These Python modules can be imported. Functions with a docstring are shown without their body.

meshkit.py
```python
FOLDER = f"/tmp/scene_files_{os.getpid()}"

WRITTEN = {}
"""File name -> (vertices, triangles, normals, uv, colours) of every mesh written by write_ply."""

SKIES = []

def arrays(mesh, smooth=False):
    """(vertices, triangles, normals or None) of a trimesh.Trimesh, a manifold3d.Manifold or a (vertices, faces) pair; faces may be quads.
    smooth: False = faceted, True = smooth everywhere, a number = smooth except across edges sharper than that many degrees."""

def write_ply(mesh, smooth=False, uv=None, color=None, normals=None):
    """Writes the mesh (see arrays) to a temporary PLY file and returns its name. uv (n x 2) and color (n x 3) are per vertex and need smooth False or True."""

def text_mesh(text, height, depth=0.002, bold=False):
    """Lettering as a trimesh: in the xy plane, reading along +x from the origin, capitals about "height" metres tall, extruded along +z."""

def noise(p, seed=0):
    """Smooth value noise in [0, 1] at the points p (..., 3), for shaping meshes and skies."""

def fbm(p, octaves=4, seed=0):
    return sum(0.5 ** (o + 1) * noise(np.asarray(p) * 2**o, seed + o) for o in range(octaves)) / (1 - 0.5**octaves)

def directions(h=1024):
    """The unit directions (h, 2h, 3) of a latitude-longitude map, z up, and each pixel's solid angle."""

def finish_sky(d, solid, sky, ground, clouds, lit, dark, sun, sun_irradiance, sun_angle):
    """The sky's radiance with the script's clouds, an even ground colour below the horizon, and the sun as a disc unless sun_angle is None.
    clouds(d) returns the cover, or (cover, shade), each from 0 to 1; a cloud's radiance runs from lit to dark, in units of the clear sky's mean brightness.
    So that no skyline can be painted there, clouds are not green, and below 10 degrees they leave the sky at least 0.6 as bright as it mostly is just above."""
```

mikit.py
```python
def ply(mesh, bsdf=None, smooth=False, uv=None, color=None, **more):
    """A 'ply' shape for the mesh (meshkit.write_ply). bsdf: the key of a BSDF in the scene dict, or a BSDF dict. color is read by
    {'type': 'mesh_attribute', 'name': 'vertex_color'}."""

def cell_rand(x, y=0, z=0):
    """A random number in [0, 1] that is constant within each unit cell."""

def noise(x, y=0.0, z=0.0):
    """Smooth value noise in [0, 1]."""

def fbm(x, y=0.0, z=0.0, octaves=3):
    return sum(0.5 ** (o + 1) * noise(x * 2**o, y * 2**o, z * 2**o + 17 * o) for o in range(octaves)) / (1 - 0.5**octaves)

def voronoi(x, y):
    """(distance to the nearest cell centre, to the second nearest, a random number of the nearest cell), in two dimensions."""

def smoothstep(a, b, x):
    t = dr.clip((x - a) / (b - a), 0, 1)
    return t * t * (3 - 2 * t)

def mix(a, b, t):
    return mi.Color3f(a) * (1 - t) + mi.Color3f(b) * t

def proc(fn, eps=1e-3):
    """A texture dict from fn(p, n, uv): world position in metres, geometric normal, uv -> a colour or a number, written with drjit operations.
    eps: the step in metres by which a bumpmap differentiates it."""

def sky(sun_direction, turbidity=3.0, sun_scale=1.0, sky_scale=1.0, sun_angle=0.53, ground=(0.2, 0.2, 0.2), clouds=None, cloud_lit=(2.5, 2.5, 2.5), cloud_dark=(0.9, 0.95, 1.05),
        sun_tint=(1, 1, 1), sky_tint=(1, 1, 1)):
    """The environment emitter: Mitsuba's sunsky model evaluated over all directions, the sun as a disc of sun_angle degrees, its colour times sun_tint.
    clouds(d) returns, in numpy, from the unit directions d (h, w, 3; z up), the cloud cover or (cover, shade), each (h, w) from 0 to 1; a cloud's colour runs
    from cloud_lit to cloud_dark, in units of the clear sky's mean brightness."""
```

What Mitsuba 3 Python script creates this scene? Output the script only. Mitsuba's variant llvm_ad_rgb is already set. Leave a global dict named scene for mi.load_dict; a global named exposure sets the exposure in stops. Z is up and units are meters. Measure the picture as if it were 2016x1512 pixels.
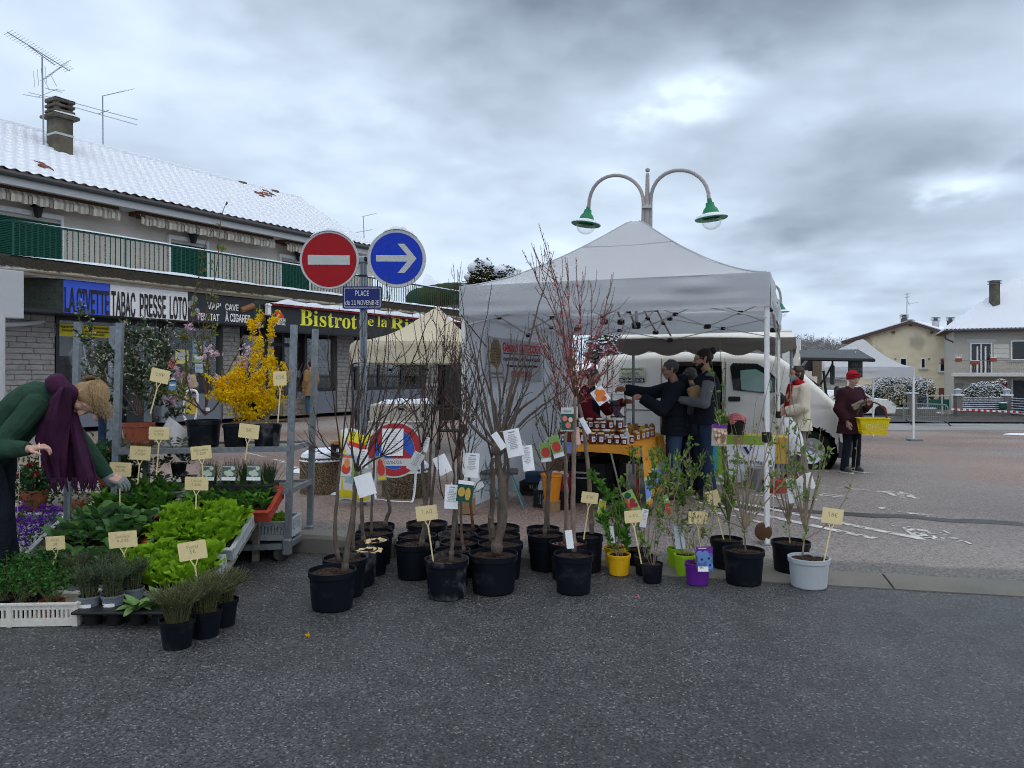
import math, random
import numpy as np, trimesh, mitsuba as mi, drjit as dr, mikit, meshkit
import manifold3d as mf
from shapely.geometry import Polygon
from shapely import affinity
RNG = np.random.default_rng(11); random.seed(11)
scene, labels = {}, {}
T = mi.ScalarTransform4f

# ---------------- camera, sky, exposure ----------------
F, CU, HZ, CAMH = 1514.0, 1008.0, 738.0, 1.6        # photograph's focal length, centre column, horizon row, eye height
scene['camera'] = {'type': 'perspective', 'fov': 2*math.degrees(math.atan(1008/F)), 'fov_axis': 'x', 'near_clip': 0.05, 'far_clip': 6000.0,
                   'principal_point_offset_x': 0.0, 'principal_point_offset_y': (756-HZ)/1512,
                   'to_world': T().look_at(origin=[0, 0, CAMH], target=[0, 1, CAMH], up=[0, 0, 1])}
def clouds(d):
    """A broken stratocumulus deck: noise on the cloud layer seen in perspective, plus the large masses and the thin bright gap."""
    x, y, z = d[..., 0], d[..., 1], np.maximum(d[..., 2], 0.0)
    q = np.stack([x/(z+.16), y/(z+.16), 0*z], -1)
    n1 = meshkit.fbm(q*0.9+[3.1, 7.7, .3], 5, 5)
    n2 = meshkit.fbm(q*2.4+[1.7, 2.2, 4.1]+n1[..., None]*1.3, 6, 9); n3 = meshkit.fbm(q*5.5+[9.7, 1.2, .1]+n2[..., None]*1.1, 5, 12)
    az, el = np.degrees(np.arctan2(x, y)), np.degrees(np.arcsin(z))
    s = 0.46+(n1-.5)*1.15+(n2-.5)*.62+(n3-.5)*.26
    w = (n2-.5)*13+(n1-.5)*10+(n3-.5)*8
    br = .25+1.5*np.clip((n2+n3-.78)/.40, 0, 1)**1.3
    for a, e, sa, se, k in ((9, 30, 16, 7, .40), (26, 26, 13, 9, .30), (-8, 24, 12, 6, .12), (27, 13, 9, 5, .16), (19, 10, 7, 3.0, .16), (-24, 17, 13, 9, -.22), (13.6, 19.9, 3.8, 1.8, -.80),
                             (-4, 11, 14, 4, -.14), (-33, 27, 10, 7, -.16), (8.0, 18.0, 3, 1.5, -.50), (30.5, 12.2, 3.6, .9, -.5), (36, 24, 8, 7, .12)):
        s = s+(k*br if k < -.25 else k)*np.exp(-((az+w*.55-a)/sa)**2-((el+w*.35-e)/se)**2)
    s = s-.20*np.exp(-(el/7.0)**2)
    return np.full_like(s, .965), np.clip(s, 0, 1)
SKY = dict(sun_direction=[.20, -.34, .92], turbidity=3, sun_scale=0.30, sun_angle=96, sun_tint=(.90, .98, 1.12), sky_scale=1.0, clouds=clouds, cloud_lit=(2.12, 2.50, 2.95), cloud_dark=(.33, .44, .60), ground=(.16, .155, .15))
scene['sky'] = mikit.sky(**SKY)
exposure = 2.15

# ---------------- helpers: places ----------------
def sst(a, b, x):
    t = min(max((x-a)/(b-a), 0), 1); return t*t*(3-2*t)
def gz(x, y):
    """height of the paved square: kerb height at its edge, falling away towards the far right."""
    k = .13*(1-sst(-1.2, .9, x))+.025
    far = -.036*(min(max(y, 12), 36)-12)*sst(0, 7, x-max(0, y-20)*.12)
    return k+(.06-k)*sst(7, 12, y)+far
def kerb_y(x): return 6.90-.233*(x+1.76)
def ground(x, y): return gz(x, y) if y > kerb_y(x)+.2 else 0.0
def at(u, v, d): return np.array([(u-CU)/F*d, d, CAMH-(v-HZ)/F*d])
def road(u, v): d = F*CAMH/(v-HZ); return at(u, v, d)
def sq(u, v):
    d = 8.0
    for _ in range(40):
        d = .5*d+.5*min(max(F*(CAMH-gz((u-CU)/F*d, d))/(v-HZ), 4), 70)
    return at(u, v, d)

# ---------------- helpers: meshes as (vertices, triangles) ----------------
A = np.array
def nrm(v): v = np.asarray(v, float); return v/max(np.linalg.norm(v), 1e-12)
def join(ms):
    vs, fs, n = [], [], 0
    for v, f in ms:
        vs.append(v); fs.append(np.asarray(f)+n); n += len(v)
    return np.vstack(vs), np.vstack(fs)
BF = A([[0, 2, 1], [0, 3, 2], [4, 5, 6], [4, 6, 7], [0, 1, 5], [0, 5, 4], [1, 2, 6], [1, 6, 5], [2, 3, 7], [2, 7, 6], [3, 0, 4], [3, 4, 7]])
def box(c, s, taper=1.0):
    x, y, z = A(s)/2.0
    v = A([[-x, -y, -z], [x, -y, -z], [x, y, -z], [-x, y, -z], [-x*taper, -y*taper, z], [x*taper, -y*taper, z], [x*taper, y*taper, z], [-x*taper, y*taper, z]])
    return v+A(c), BF
def hull(pts): m = mf.Manifold.hull_points(np.asarray(pts, float)).to_mesh(); return m.vert_properties[:, :3].astype(float), m.tri_verts.astype(int)
def rbox(c, s, b=.01):
    """a box with chamfered edges"""
    h = A(s)/2.0; b = min(b, h.min()*.9); p = []
    for sx in (-1, 1):
        for sy in (-1, 1):
            for sz in (-1, 1):
                q = A([sx, sy, sz])
                for k in range(3): p.append(q*(h-b*(A([0, 1, 2]) != k)))
    v, f = hull(p); return v+A(c), f
def frame(o, x, y, z): m = np.eye(4); m[:3, 0], m[:3, 1], m[:3, 2], m[:3, 3] = x, y, z, o; return m
def place(m, o, r, u): r, u = nrm(r), A(u, float); n = nrm(np.cross(r, u)); return xf(m, frame(o, r, u, n))
def xf(m, M): return m[0] @ M[:3, :3].T+M[:3, 3], m[1]
def rotz(a): c, s = math.cos(a), math.sin(a); return A([[c, -s, 0, 0], [s, c, 0, 0], [0, 0, 1, 0], [0, 0, 0, 1.0]])
def mat(o=(0, 0, 0), s=1, z=0.0, tilt=0.0, tdir=0.0):
    """scale, spin z, then tilt by an angle towards direction tdir, then move"""
    a = A([math.cos(tdir+math.pi/2), math.sin(tdir+math.pi/2), 0]); c, n = math.cos(tilt), math.sin(tilt)
    K = A([[0, -a[2], a[1]], [a[2], 0, -a[0]], [-a[1], a[0], 0]]); R = np.eye(3)+n*K+(1-c)*K @ K
    m = np.eye(4); m[:3, :3] = R @ rotz(z)[:3, :3]*s; m[:3, 3] = o; return m
def beam(p, q, w, h, up=(0, 0, 1)):
    p, q = A(p, float), A(q, float); d = q-p; L = np.linalg.norm(d); z = d/L; x = np.cross(up, z)
    x = nrm(x) if np.linalg.norm(x) > 1e-6 else A([1.0, 0, 0]); y = np.cross(z, x)
    return xf(box((0, 0, L/2), (w, h, L)), frame(p, x, y, z))
def tube(pts, r, n=6):
    p = A(pts, float); r = np.broadcast_to(A(r, float), (len(p),))
    t = np.gradient(p, axis=0); t /= np.linalg.norm(t, axis=1, keepdims=True)+1e-12
    ref = A([1.0, 0, 0]) if abs(t[len(t)//2][0]) < .8 else A([0, 1.0, 0])
    a = np.cross(t, ref); a /= np.linalg.norm(a, axis=1, keepdims=True)+1e-12; b = np.cross(t, a)
    g = np.arange(n)*2*np.pi/n
    v = (p[:, None]+r[:, None, None]*(np.cos(g)[None, :, None]*a[:, None]+np.sin(g)[None, :, None]*b[:, None])).reshape(-1, 3)
    i, j = np.meshgrid(np.arange(len(p)-1), np.arange(n), indexing='ij'); i, j = i.ravel(), j.ravel(); k = (j+1) % n
    f = np.vstack([np.stack([i*n+j, i*n+k, (i+1)*n+k], 1), np.stack([i*n+j, (i+1)*n+k, (i+1)*n+j], 1)])
    e = (len(p)-1)*n; c = np.arange(1, n-1)
    f = np.vstack([f, np.stack([0*c, c+1, c], 1), np.stack([e+0*c, e+c, e+c+1], 1)])
    return v, f
def lathe(prof, n=28, c=(0, 0, 0), sx=1, sy=1):
    prof = A(prof, float); g = np.arange(n)*2*np.pi/n
    v = np.stack([prof[:, 0:1]*np.cos(g)*sx, prof[:, 0:1]*np.sin(g)*sy, np.repeat(prof[:, 1:2], n, 1)], -1).reshape(-1, 3)+A(c)
    m = len(prof); i, j = np.meshgrid(np.arange(m-1), np.arange(n), indexing='ij'); i, j = i.ravel(), j.ravel(); k = (j+1) % n
    return v, np.vstack([np.stack([i*n+j, i*n+k, (i+1)*n+k], 1), np.stack([i*n+j, (i+1)*n+k, (i+1)*n+j], 1)])
def disc(c, r, n=24): return lathe([(0, 0), (r, 0)], n, c)[0], lathe([(0, 0), (r, 0)], n, c)[1][:, ::-1]
def ball(c, r, s=(1, 1, 1), sub=2): m = trimesh.creation.icosphere(sub, 1.0); return A(m.vertices)*A(s)*r+A(c), A(m.faces)
def ext(poly, h):
    """polygon (points or shapely) extruded along +z"""
    g = poly if hasattr(poly, 'geom_type') else Polygon(poly); ms = []
    for q in getattr(g, 'geoms', [g]):
        m = trimesh.creation.extrude_polygon(q, h, engine='earcut'); ms.append((A(m.vertices), A(m.faces)))
    return join(ms)
def rrect(w, h, r=.01, n=5):
    return Polygon([(-w/2+r, -h/2+r), (w/2-r, -h/2+r), (w/2-r, h/2-r), (-w/2+r, h/2-r)]).buffer(r, quad_segs=n)
def grid(fn, us, vs):
    p = A([[fn(u, v) for v in vs] for u in us], float); nu, nv = p.shape[:2]
    i, j = np.meshgrid(np.arange(nu-1), np.arange(nv-1), indexing='ij'); i, j = i.ravel(), j.ravel(); a = i*nv+j
    return p.reshape(-1, 3), np.vstack([np.stack([a, a+nv, a+nv+1], 1), np.stack([a, a+nv+1, a+1], 1)])
def quad(a, b, c, d): return A([a, b, c, d], float), A([[0, 1, 2], [0, 2, 3]])
def thick(m, t):
    """a sheet given thickness t along its vertex normals (both faces and rim)"""
    v, f = m; n = np.zeros_like(v); fn = np.cross(v[f[:, 1]]-v[f[:, 0]], v[f[:, 2]]-v[f[:, 0]])
    for k in range(3): np.add.at(n, f[:, k], fn)
    n /= np.linalg.norm(n, axis=1, keepdims=True)+1e-12
    f = np.asarray(f); e = np.vstack([f[:, [0, 1]], f[:, [1, 2]], f[:, [2, 0]]]); s = {tuple(x) for x in e.tolist()}
    b = A([x for x in s if (x[1], x[0]) not in s]); N = len(v)
    return np.vstack([v+n*t/2, v-n*t/2]), np.vstack([f, f[:, ::-1]+N, np.stack([b[:, 0], b[:, 0]+N, b[:, 1]], 1), np.stack([b[:, 1], b[:, 0]+N, b[:, 1]+N], 1)])
_txt = {}
def text(s, h, w=None, bold=False, depth=.004):
    """lettering, capitals h tall, squeezed to width w, its left end at the origin, in the xy plane facing +z"""
    k = (s, bold)
    if k not in _txt:
        m = meshkit.text_mesh(s, 1.0, 1.0, bold); _txt[k] = (A(m.vertices), A(m.faces))
    v, f = _txt[k]; v = v.copy(); v[:, 0] -= v[:, 0].min(); v[:, :2] *= h; v[:, 2] *= depth
    if w: v[:, 0] *= w/v[:, 0].max()
    return v, f
def centred(m): v = m[0].copy(); v[:, 0] -= (v[:, 0].min()+v[:, 0].max())/2; return v, m[1]
def sway(p0, p1, bend, n=6):
    """a gently curved line from p0 to p1"""
    p0, p1 = A(p0, float), A(p1, float); t = np.linspace(0, 1, n)[:, None]
    return p0+(p1-p0)*t+A(bend)*np.sin(np.pi*t)

# ---------------- helpers: entries ----------------
_count = {}
def numbered(name):
    k = _count.get(name, 0); _count[name] = k+1
    return name if k == 0 else f'{name}_{k:03d}'
def thing(name, label, cat, group=None):
    key = numbered(name); labels[key] = {'label': label, 'category': cat}
    if group: labels[key]['group'] = group
    return key
def put(parent, name, mesh, bsdf, smooth=False, label=None, kind=None, **kw):
    key = numbered(f'{parent}__{name}'); scene[key] = mikit.ply(mesh, bsdf, smooth=smooth, **kw)
    if label or kind: labels[key] = {k: v for k, v in (('label', label), ('kind', kind)) if v}
    return key
def one(name, mesh, bsdf, label, cat, group=None, smooth=False, kind=None, **kw):
    key = thing(name, label, cat, group); scene[key] = mikit.ply(mesh, bsdf, smooth=smooth, **kw)
    if kind: labels[key]['kind'] = kind
    return key
def struct(name, mesh, bsdf, label, smooth=False, **kw):
    key = numbered(name); scene[key] = mikit.ply(mesh, bsdf, smooth=smooth, **kw); labels[key] = {'label': label, 'kind': 'structure'}; return key
def copy(parent, name, shape, M): key = numbered(f'{parent}__{name}'); scene[key] = {**shape, 'to_world': T(np.asarray(M, float).tolist())}; return key

# ---------------- materials ----------------
def bs(name, rgb, rough=.6, metal=0.0, two=True, **kw):
    c = rgb if isinstance(rgb, dict) else {'type': 'rgb', 'value': [float(x) for x in rgb]}; kw.setdefault('specular', .5 if metal or rough < .31 else .28)
    b = {'type': 'principled', 'base_color': c, 'roughness': rough, 'metallic': metal, **kw}
    scene[name] = {'type': 'twosided', 'bsdf': b} if two else b
    return name
def bump(name, rgb, fn, scale, rough=.7, eps=1e-3, **kw):
    c = rgb if isinstance(rgb, dict) else {'type': 'rgb', 'value': [float(x) for x in rgb]}
    scene[name] = {'type': 'twosided', 'bsdf': {'type': 'bumpmap', 'arbitrary': mikit.proc(fn, eps), 'scale': scale, 'bsdf': {'type': 'principled', 'base_color': c, 'roughness': rough, 'specular': .2, **kw}}}
    return name
nz, fb, vor, mix, ss = mikit.noise, mikit.fbm, mikit.voronoi, mikit.mix, mikit.smoothstep
def asphalt_c(p, n, uv):
    d, e, r = vor(p.x*105, p.y*105); w = fb(p.x*.7+3, p.y*.9, 0, 3); s = fb(p.x*6, p.y*6, 0, 2)
    c = mix([.013, .0138, .0155], [.094, .098, .106], r*(.70+.30*ss(.25, .7, s))*(.72+.5*w))
    return mix(c, [.26, .26, .26], ss(.955, .965, r)*.5)
def asphalt_h(p, n, uv):
    d, e, r = vor(p.x*105, p.y*105); return (1-ss(0, .75, d))*(.3+.7*r)
def asphalt_r(p, n, uv): return .30+.30*fb(p.x*.6, p.y*.8, 0, 3)+.12*nz(p.x*30, p.y*30)
scene['m_asphalt'] = {'type': 'twosided', 'bsdf': {'type': 'bumpmap', 'arbitrary': mikit.proc(asphalt_h, 2e-3), 'scale': .0042,
                      'bsdf': {'type': 'principled', 'base_color': mikit.proc(asphalt_c), 'roughness': mikit.proc(asphalt_r), 'specular': .5}}}
def square_c(p, n, uv):
    d, e, r = vor(p.x*60, p.y*60); w = fb(p.x*.35+8, p.y*.5, 0, 4); g = ss(.42, .62, fb(p.x*.22+31, p.y*.30+5, 0, 3)+.05*nz(p.x*4, p.y*4))
    c = mix(mix([.125, .090, .078], [.31, .232, .20], r), mix([.12, .106, .10], [.30, .27, .257], r), g)*(.62+.62*w)
    edge = 1-ss(.55, .75, p.y+.233*(p.x+1.76)-6.90-.1*(nz(p.x*2.5, p.y*2.5)-.5))     # the greyer strip laid along the kerb
    return mix(c, mix([.05, .049, .047], [.17, .165, .155], r), edge*.9)
def square_h(p, n, uv): d, e, r = vor(p.x*60, p.y*60); return (1-ss(0, .8, d))*r
scene['m_square'] = {'type': 'twosided', 'bsdf': {'type': 'bumpmap', 'arbitrary': mikit.proc(square_h, 3e-3), 'scale': .004,
                     'bsdf': {'type': 'principled', 'base_color': mikit.proc(square_c), 'roughness': .55, 'specular': .35}}}
def conc_c(p, n, uv):
    w = fb(p.x*1.6, p.y*1.6, p.z*1.6, 4); g = nz(p.x*160, p.y*160, p.z*160); return mix([.075, .074, .066], [.20, .195, .175], w*.7+g*.35)
bs('m_concrete', mikit.proc(conc_c), .75)
def tar_c(p, n, uv): return mix([.012, .012, .013], [.07, .066, .062], vor(p.x*80, p.y*80)[2])
bs('m_tar', mikit.proc(tar_c), .45)
def pale_c(p, n, uv): return mix([.15, .155, .16], [.27, .275, .28], fb(p.x*.5, p.y*.9, 0, 3)*.7+.3*nz(p.x*25, p.y*25))
bs('m_pale_road', mikit.proc(pale_c), .6)
bs('m_roadpaint', mikit.proc(lambda p, n, uv: mix([.30, .29, .28], [.68, .68, .66], fb(p.x*14, p.y*14, 0, 3))), .6)
def snow_h(p, n, uv): return fb(p.x*14, p.y*14, p.z*14, 3)
bump('m_snow', (.68, .73, .815), snow_h, .018, .65, 4e-3)
def stucco_c(p, n, uv): return mix([.52, .48, .43], [.66, .62, .57], fb(p.x*.8, p.y*.8, p.z*.5, 4)*.6+.4*nz(p.x*45, p.y*45, p.z*45))
bs('m_stucco', mikit.proc(stucco_c), .9)
def slab_c(p, n, uv):                                            # rendered slab edge: flaking paint below, black mould along its upper part
    g = fb(p.x*5, p.y*5, p.z*9, 4); h = fb(p.x*1.1+4, p.y*1.1, p.z*2, 3); k = nz(p.x*38, p.y*38, p.z*60)
    c = mix([.34, .29, .20], [.55, .52, .44], g); c = mix(c, [.62, .61, .60], ss(.62, .7, h))
    m = ss(.40, .62, g*.55+h*.25+ss(4.06, 4.26, p.z)*.66+(k-.5)*.25-.10)
    return mix(c, mix([.012, .011, .009], [.075, .066, .05], k), m)
bs('m_slab', mikit.proc(slab_c), .9)
def stone_c(p, n, uv):
    g = fb(p.x*9, p.y*9, p.z*14, 4); k = nz(p.x*70, p.y*70, p.z*90); r = mikit.cell_rand(dr.floor(p.x*1.7+p.y*2.3), dr.floor(p.z*7.1))
    return mix([.16, .155, .15], [.37, .36, .35], g*.6+k*.3+r*.25)
bump('m_stone', mikit.proc(stone_c), lambda p, n, uv: fb(p.x*22, p.y*22, p.z*34, 3), .02, .9, 3e-3)
bs('m_mortar', (.13, .128, .125), .95)
def slate_c(p, n, uv): return mix([.026, .038, .030], [.080, .098, .076], fb(p.x*7, p.y*7, p.z*7, 3)*.7+.3*nz(p.x*60, p.y*60, p.z*60))
bs('m_slate', mikit.proc(slate_c), .4)
def wood_c(p, n, uv): return mix([.10, .09, .075], [.30, .27, .225], fb(p.x*6, p.y*6, p.z*45, 4))
bs('m_oldwood', mikit.proc(wood_c), .8)
def bark_c(p, n, uv): return mix([.040, .031, .026], [.185, .15, .125], fb(p.x*45, p.y*45, p.z*16, 4)*.75+.25*nz(p.x*160, p.y*160, p.z*60))
bump('m_bark', mikit.proc(bark_c), lambda p, n, uv: fb(p.x*70, p.y*70, p.z*30, 3), .006, .8, 2e-3)
def whip_c(p, n, uv): return mix([.026, .016, .014], [.085, .055, .045], fb(p.x*30, p.y*30, p.z*12, 3))
bs('m_whip', mikit.proc(whip_c), .55)
def redwhip_c(p, n, uv): return mix([.075, .030, .022], [.165, .082, .058], fb(p.x*25, p.y*25, p.z*10, 3))
bs('m_redwhip', mikit.proc(redwhip_c), .5)
def cane_c(p, n, uv): return mix([.16, .12, .08], [.36, .29, .22], fb(p.x*30, p.y*30, p.z*14, 3))
bs('m_cane', mikit.proc(cane_c), .65)
def soil_c(p, n, uv): d, e, r = vor(p.x*70, p.y*70); return mix([.009, .006, .005], [.060, .038, .026], r*r+.25*fb(p.x*20, p.y*20, 0, 2))
bump('m_soil', mikit.proc(soil_c), lambda p, n, uv: fb(p.x*45, p.y*45, p.z*45, 3), .03, .95, 3e-3)
def pot_c(p, n, uv):                                             # dry soil smears and scuffs on the black plastic
    s = ss(.56, .78, fb(p.x*6, p.y*6, p.z*8, 4)); k = nz(p.x*90, p.y*90, p.z*40); return mix([.0055, .0075, .0125], [.060, .062, .065], s*k*.55)
bs('m_pot', mikit.proc(pot_c), .42, specular=.16)
def muddy_c(p, n, uv): s = ss(.42, .60, fb(p.x*9, p.y*9, p.z*7, 4)); k = nz(p.x*60, p.y*60, p.z*25); return mix([.0055, .0075, .0125], [.16, .165, .17], s*k*.8)
bs('m_pot_muddy', mikit.proc(muddy_c), .6, specular=.12)
def galv_c(p, n, uv): d, e, r = vor(p.x*40+p.y*40, p.z*40); return mix([.15, .175, .20], [.31, .34, .37], r*.5+.5*fb(p.x*8, p.y*8, p.z*8, 3))
bs('m_galv', mikit.proc(galv_c), .42, .55)
def gravel_c(p, n, uv): d, e, r = vor((p.x+p.y)*75, p.z*75+(p.x-p.y)*40); return mix([.05, .035, .02], [.33, .25, .16], r*(1-ss(.3, .8, d)))
bump('m_pebble', mikit.proc(gravel_c), lambda p, n, uv: 1-ss(0, .8, vor((p.x+p.y)*75, p.z*75+(p.x-p.y)*40)[0]), .006, .85, 3e-3)
def cloth(name, a, b, sc=260, rough=.95, h=.0015, big=7):
    """woven or knitted cloth: thread grain and gentle creases"""
    a, b = list(a), list(b)
    return bump(name, mikit.proc(lambda p, n, uv, a=a, b=b: mix(a, b, nz(p.x*sc, p.y*sc, p.z*sc)*.6+.4*fb(p.x*big, p.y*big, p.z*big, 3))),
                lambda p, n, uv: fb(p.x*16, p.y*16, p.z*10, 4), h*14, rough, 4e-3)
cloth('m_green_knit', (.012, .036, .024), (.030, .072, .048))
cloth('m_plum', (.022, .006, .020), (.060, .016, .050))
cloth('m_navy', (.006, .008, .014), (.016, .020, .032))
cloth('m_jean', (.020, .045, .085), (.055, .105, .175))
cloth('m_jean_dark', (.010, .018, .042), (.026, .046, .092))
cloth('m_burgundy', (.020, .006, .010), (.048, .016, .024))
cloth('m_ivory', (.50, .45, .37), (.66, .61, .52))
cloth('m_red', (.24, .008, .014), (.42, .016, .024))
cloth('m_greymelange', (.05, .055, .065), (.20, .21, .23), 420)
cloth('m_ochre', (.50, .20, .022), (.66, .30, .045), 200, .9, .0008)
cloth('m_taupe', (.16, .135, .12), (.24, .21, .185))
cloth('m_wine', (.09, .007, .016), (.19, .013, .028))
cloth('m_tan', (.20, .11, .045), (.32, .19, .09))
def plain(**kw):
    for k, v in kw.items(): bs('m_'+k, v[0], *v[1:])
plain(white=((.74, .75, .76), .45), offwhite=((.62, .60, .55), .6), black=((.010, .011, .013), .45), charcoal=((.028, .032, .038), .5), darkgrey=((.06, .065, .07), .5), grey=((.22, .23, .24), .5), lightgrey=((.45, .47, .49), .5),
      green=((.010, .085, .062), .45), lampgreen=((.012, .20, .085), .35), blue=((.05, .115, .66), .5), navyblue=((.010, .020, .16), .35), signblue=((.004, .038, .46), .6), signred=((.33, .003, .010), .6), reflect=((.50, .52, .53), .5), greysteel=((.25, .29, .33), .4, .3),
      redplastic=((.36, .055, .03), .45), terracotta=((.27, .075, .04), .6), potgrey=((.42, .46, .49), .5), potyellow=((.80, .46, .012), .4), lime=((.30, .52, .02), .4), purple=((.13, .018, .27), .4), label=((.80, .66, .36), .55), pencil=((.30, .25, .16), .9),
      yellow=((.62, .54, .02), .5), textyellow=((.80, .80, .06), .5), orange=((.62, .22, .02), .5), sky=((.08, .30, .55), .4), skyblue=((.20, .28, .62), .6), paper=((.78, .80, .84), .7), ink=((.03, .03, .035), .8), inkred=((.55, .03, .03), .6), printgreen=((.22, .38, .10), .6), printred=((.52, .05, .03), .5),
      skin=((.42, .235, .17), .55), skinpale=((.50, .31, .245), .55), hairdark=((.012, .009, .008), .5), hairgrey=((.075, .072, .07), .6), hairblond=((.27, .175, .085), .6), hairbrown=((.035, .016, .010), .5), lips=((.36, .10, .085), .5), mask=((.25, .42, .55), .8), shoe=((.03, .032, .036), .6), sole=((.6, .6, .58), .6),
      brown=((.09, .045, .022), .6), tile=((.14, .06, .04), .8), ridge=((.11, .075, .07), .8), wall_grey=((.42, .395, .345), .9), shutterbrown=((.17, .055, .03), .6), honey=((.13, .022, .006), .15), honeylight=((.42, .15, .02), .2), lid=((.62, .48, .26), .35, .4), cardboard=((.27, .17, .09), .85),
      chrome=((.55, .56, .58), .25, .8), rubber=((.015, .015, .016), .8), bamboo=((.55, .36, .15), .6), cyan=((.05, .42, .50), .6), salmon=((.55, .12, .05), .6), crateblack=((.014, .016, .018), .5), cratewhite=((.62, .60, .55), .5), crategrey=((.40, .44, .47), .5), teal=((.12, .25, .27), .4), lamplit=((.55, .55, .50), .2))
def flat_c(p, n, uv): return mix([.012, .014, .018], [.05, .052, .056], fb(p.x*2, p.y*2, p.z*2, 2))
scene['m_vc'] = {'type': 'twosided', 'bsdf': {'type': 'principled', 'base_color': {'type': 'mesh_attribute', 'name': 'vertex_color'}, 'roughness': .5, 'specular': .4}}
scene['m_leaf'] = {'type': 'principledthin', 'base_color': {'type': 'mesh_attribute', 'name': 'vertex_color'}, 'roughness': .45, 'diff_trans': .55, 'spec_trans': 0.0}
def leafm(name, rgb, dt=.5, rough=.45): scene[name] = {'type': 'principledthin', 'base_color': {'type': 'rgb', 'value': list(rgb)}, 'roughness': rough, 'diff_trans': dt, 'spec_trans': 0.0}
leafm('m_canopy', (.62, .65, .69), .7, .7); leafm('m_cream_canvas', (.68, .62, .48), .5, .6); leafm('m_grey_canvas', (.20, .18, .16), .35, .8)
for i, c in enumerate(((.22, .42, .025), (.27, .48, .035), (.18, .36, .02))): leafm(f'm_lettuce_{i}', c, .75)
for i, c in enumerate(((.085, .19, .055), (.11, .23, .075), (.12, .23, .12))): leafm(f'm_cabbage_{i}', c, .4)
for i, c in enumerate(((.055, .16, .026), (.085, .21, .034), (.11, .25, .045))): leafm(f'm_spinach_{i}', c, .45, .35)
for i, c in enumerate(((.11, .22, .065), (.145, .26, .10), (.18, .30, .11))): leafm(f'm_sage_{i}', c, .4, .6)
scene['m_glass'] = {'type': 'thindielectric', 'int_ior': 1.5}
scene['m_jar'] = {'type': 'dielectric', 'int_ior': 1.45}
bs('m_vanpaint', (.66, .66, .63), .3, 0.0, True, clearcoat=.6, clearcoat_gloss=.9)
bs('m_tint', (.010, .014, .016), .06, 0.0, True, specular=.6)
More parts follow.
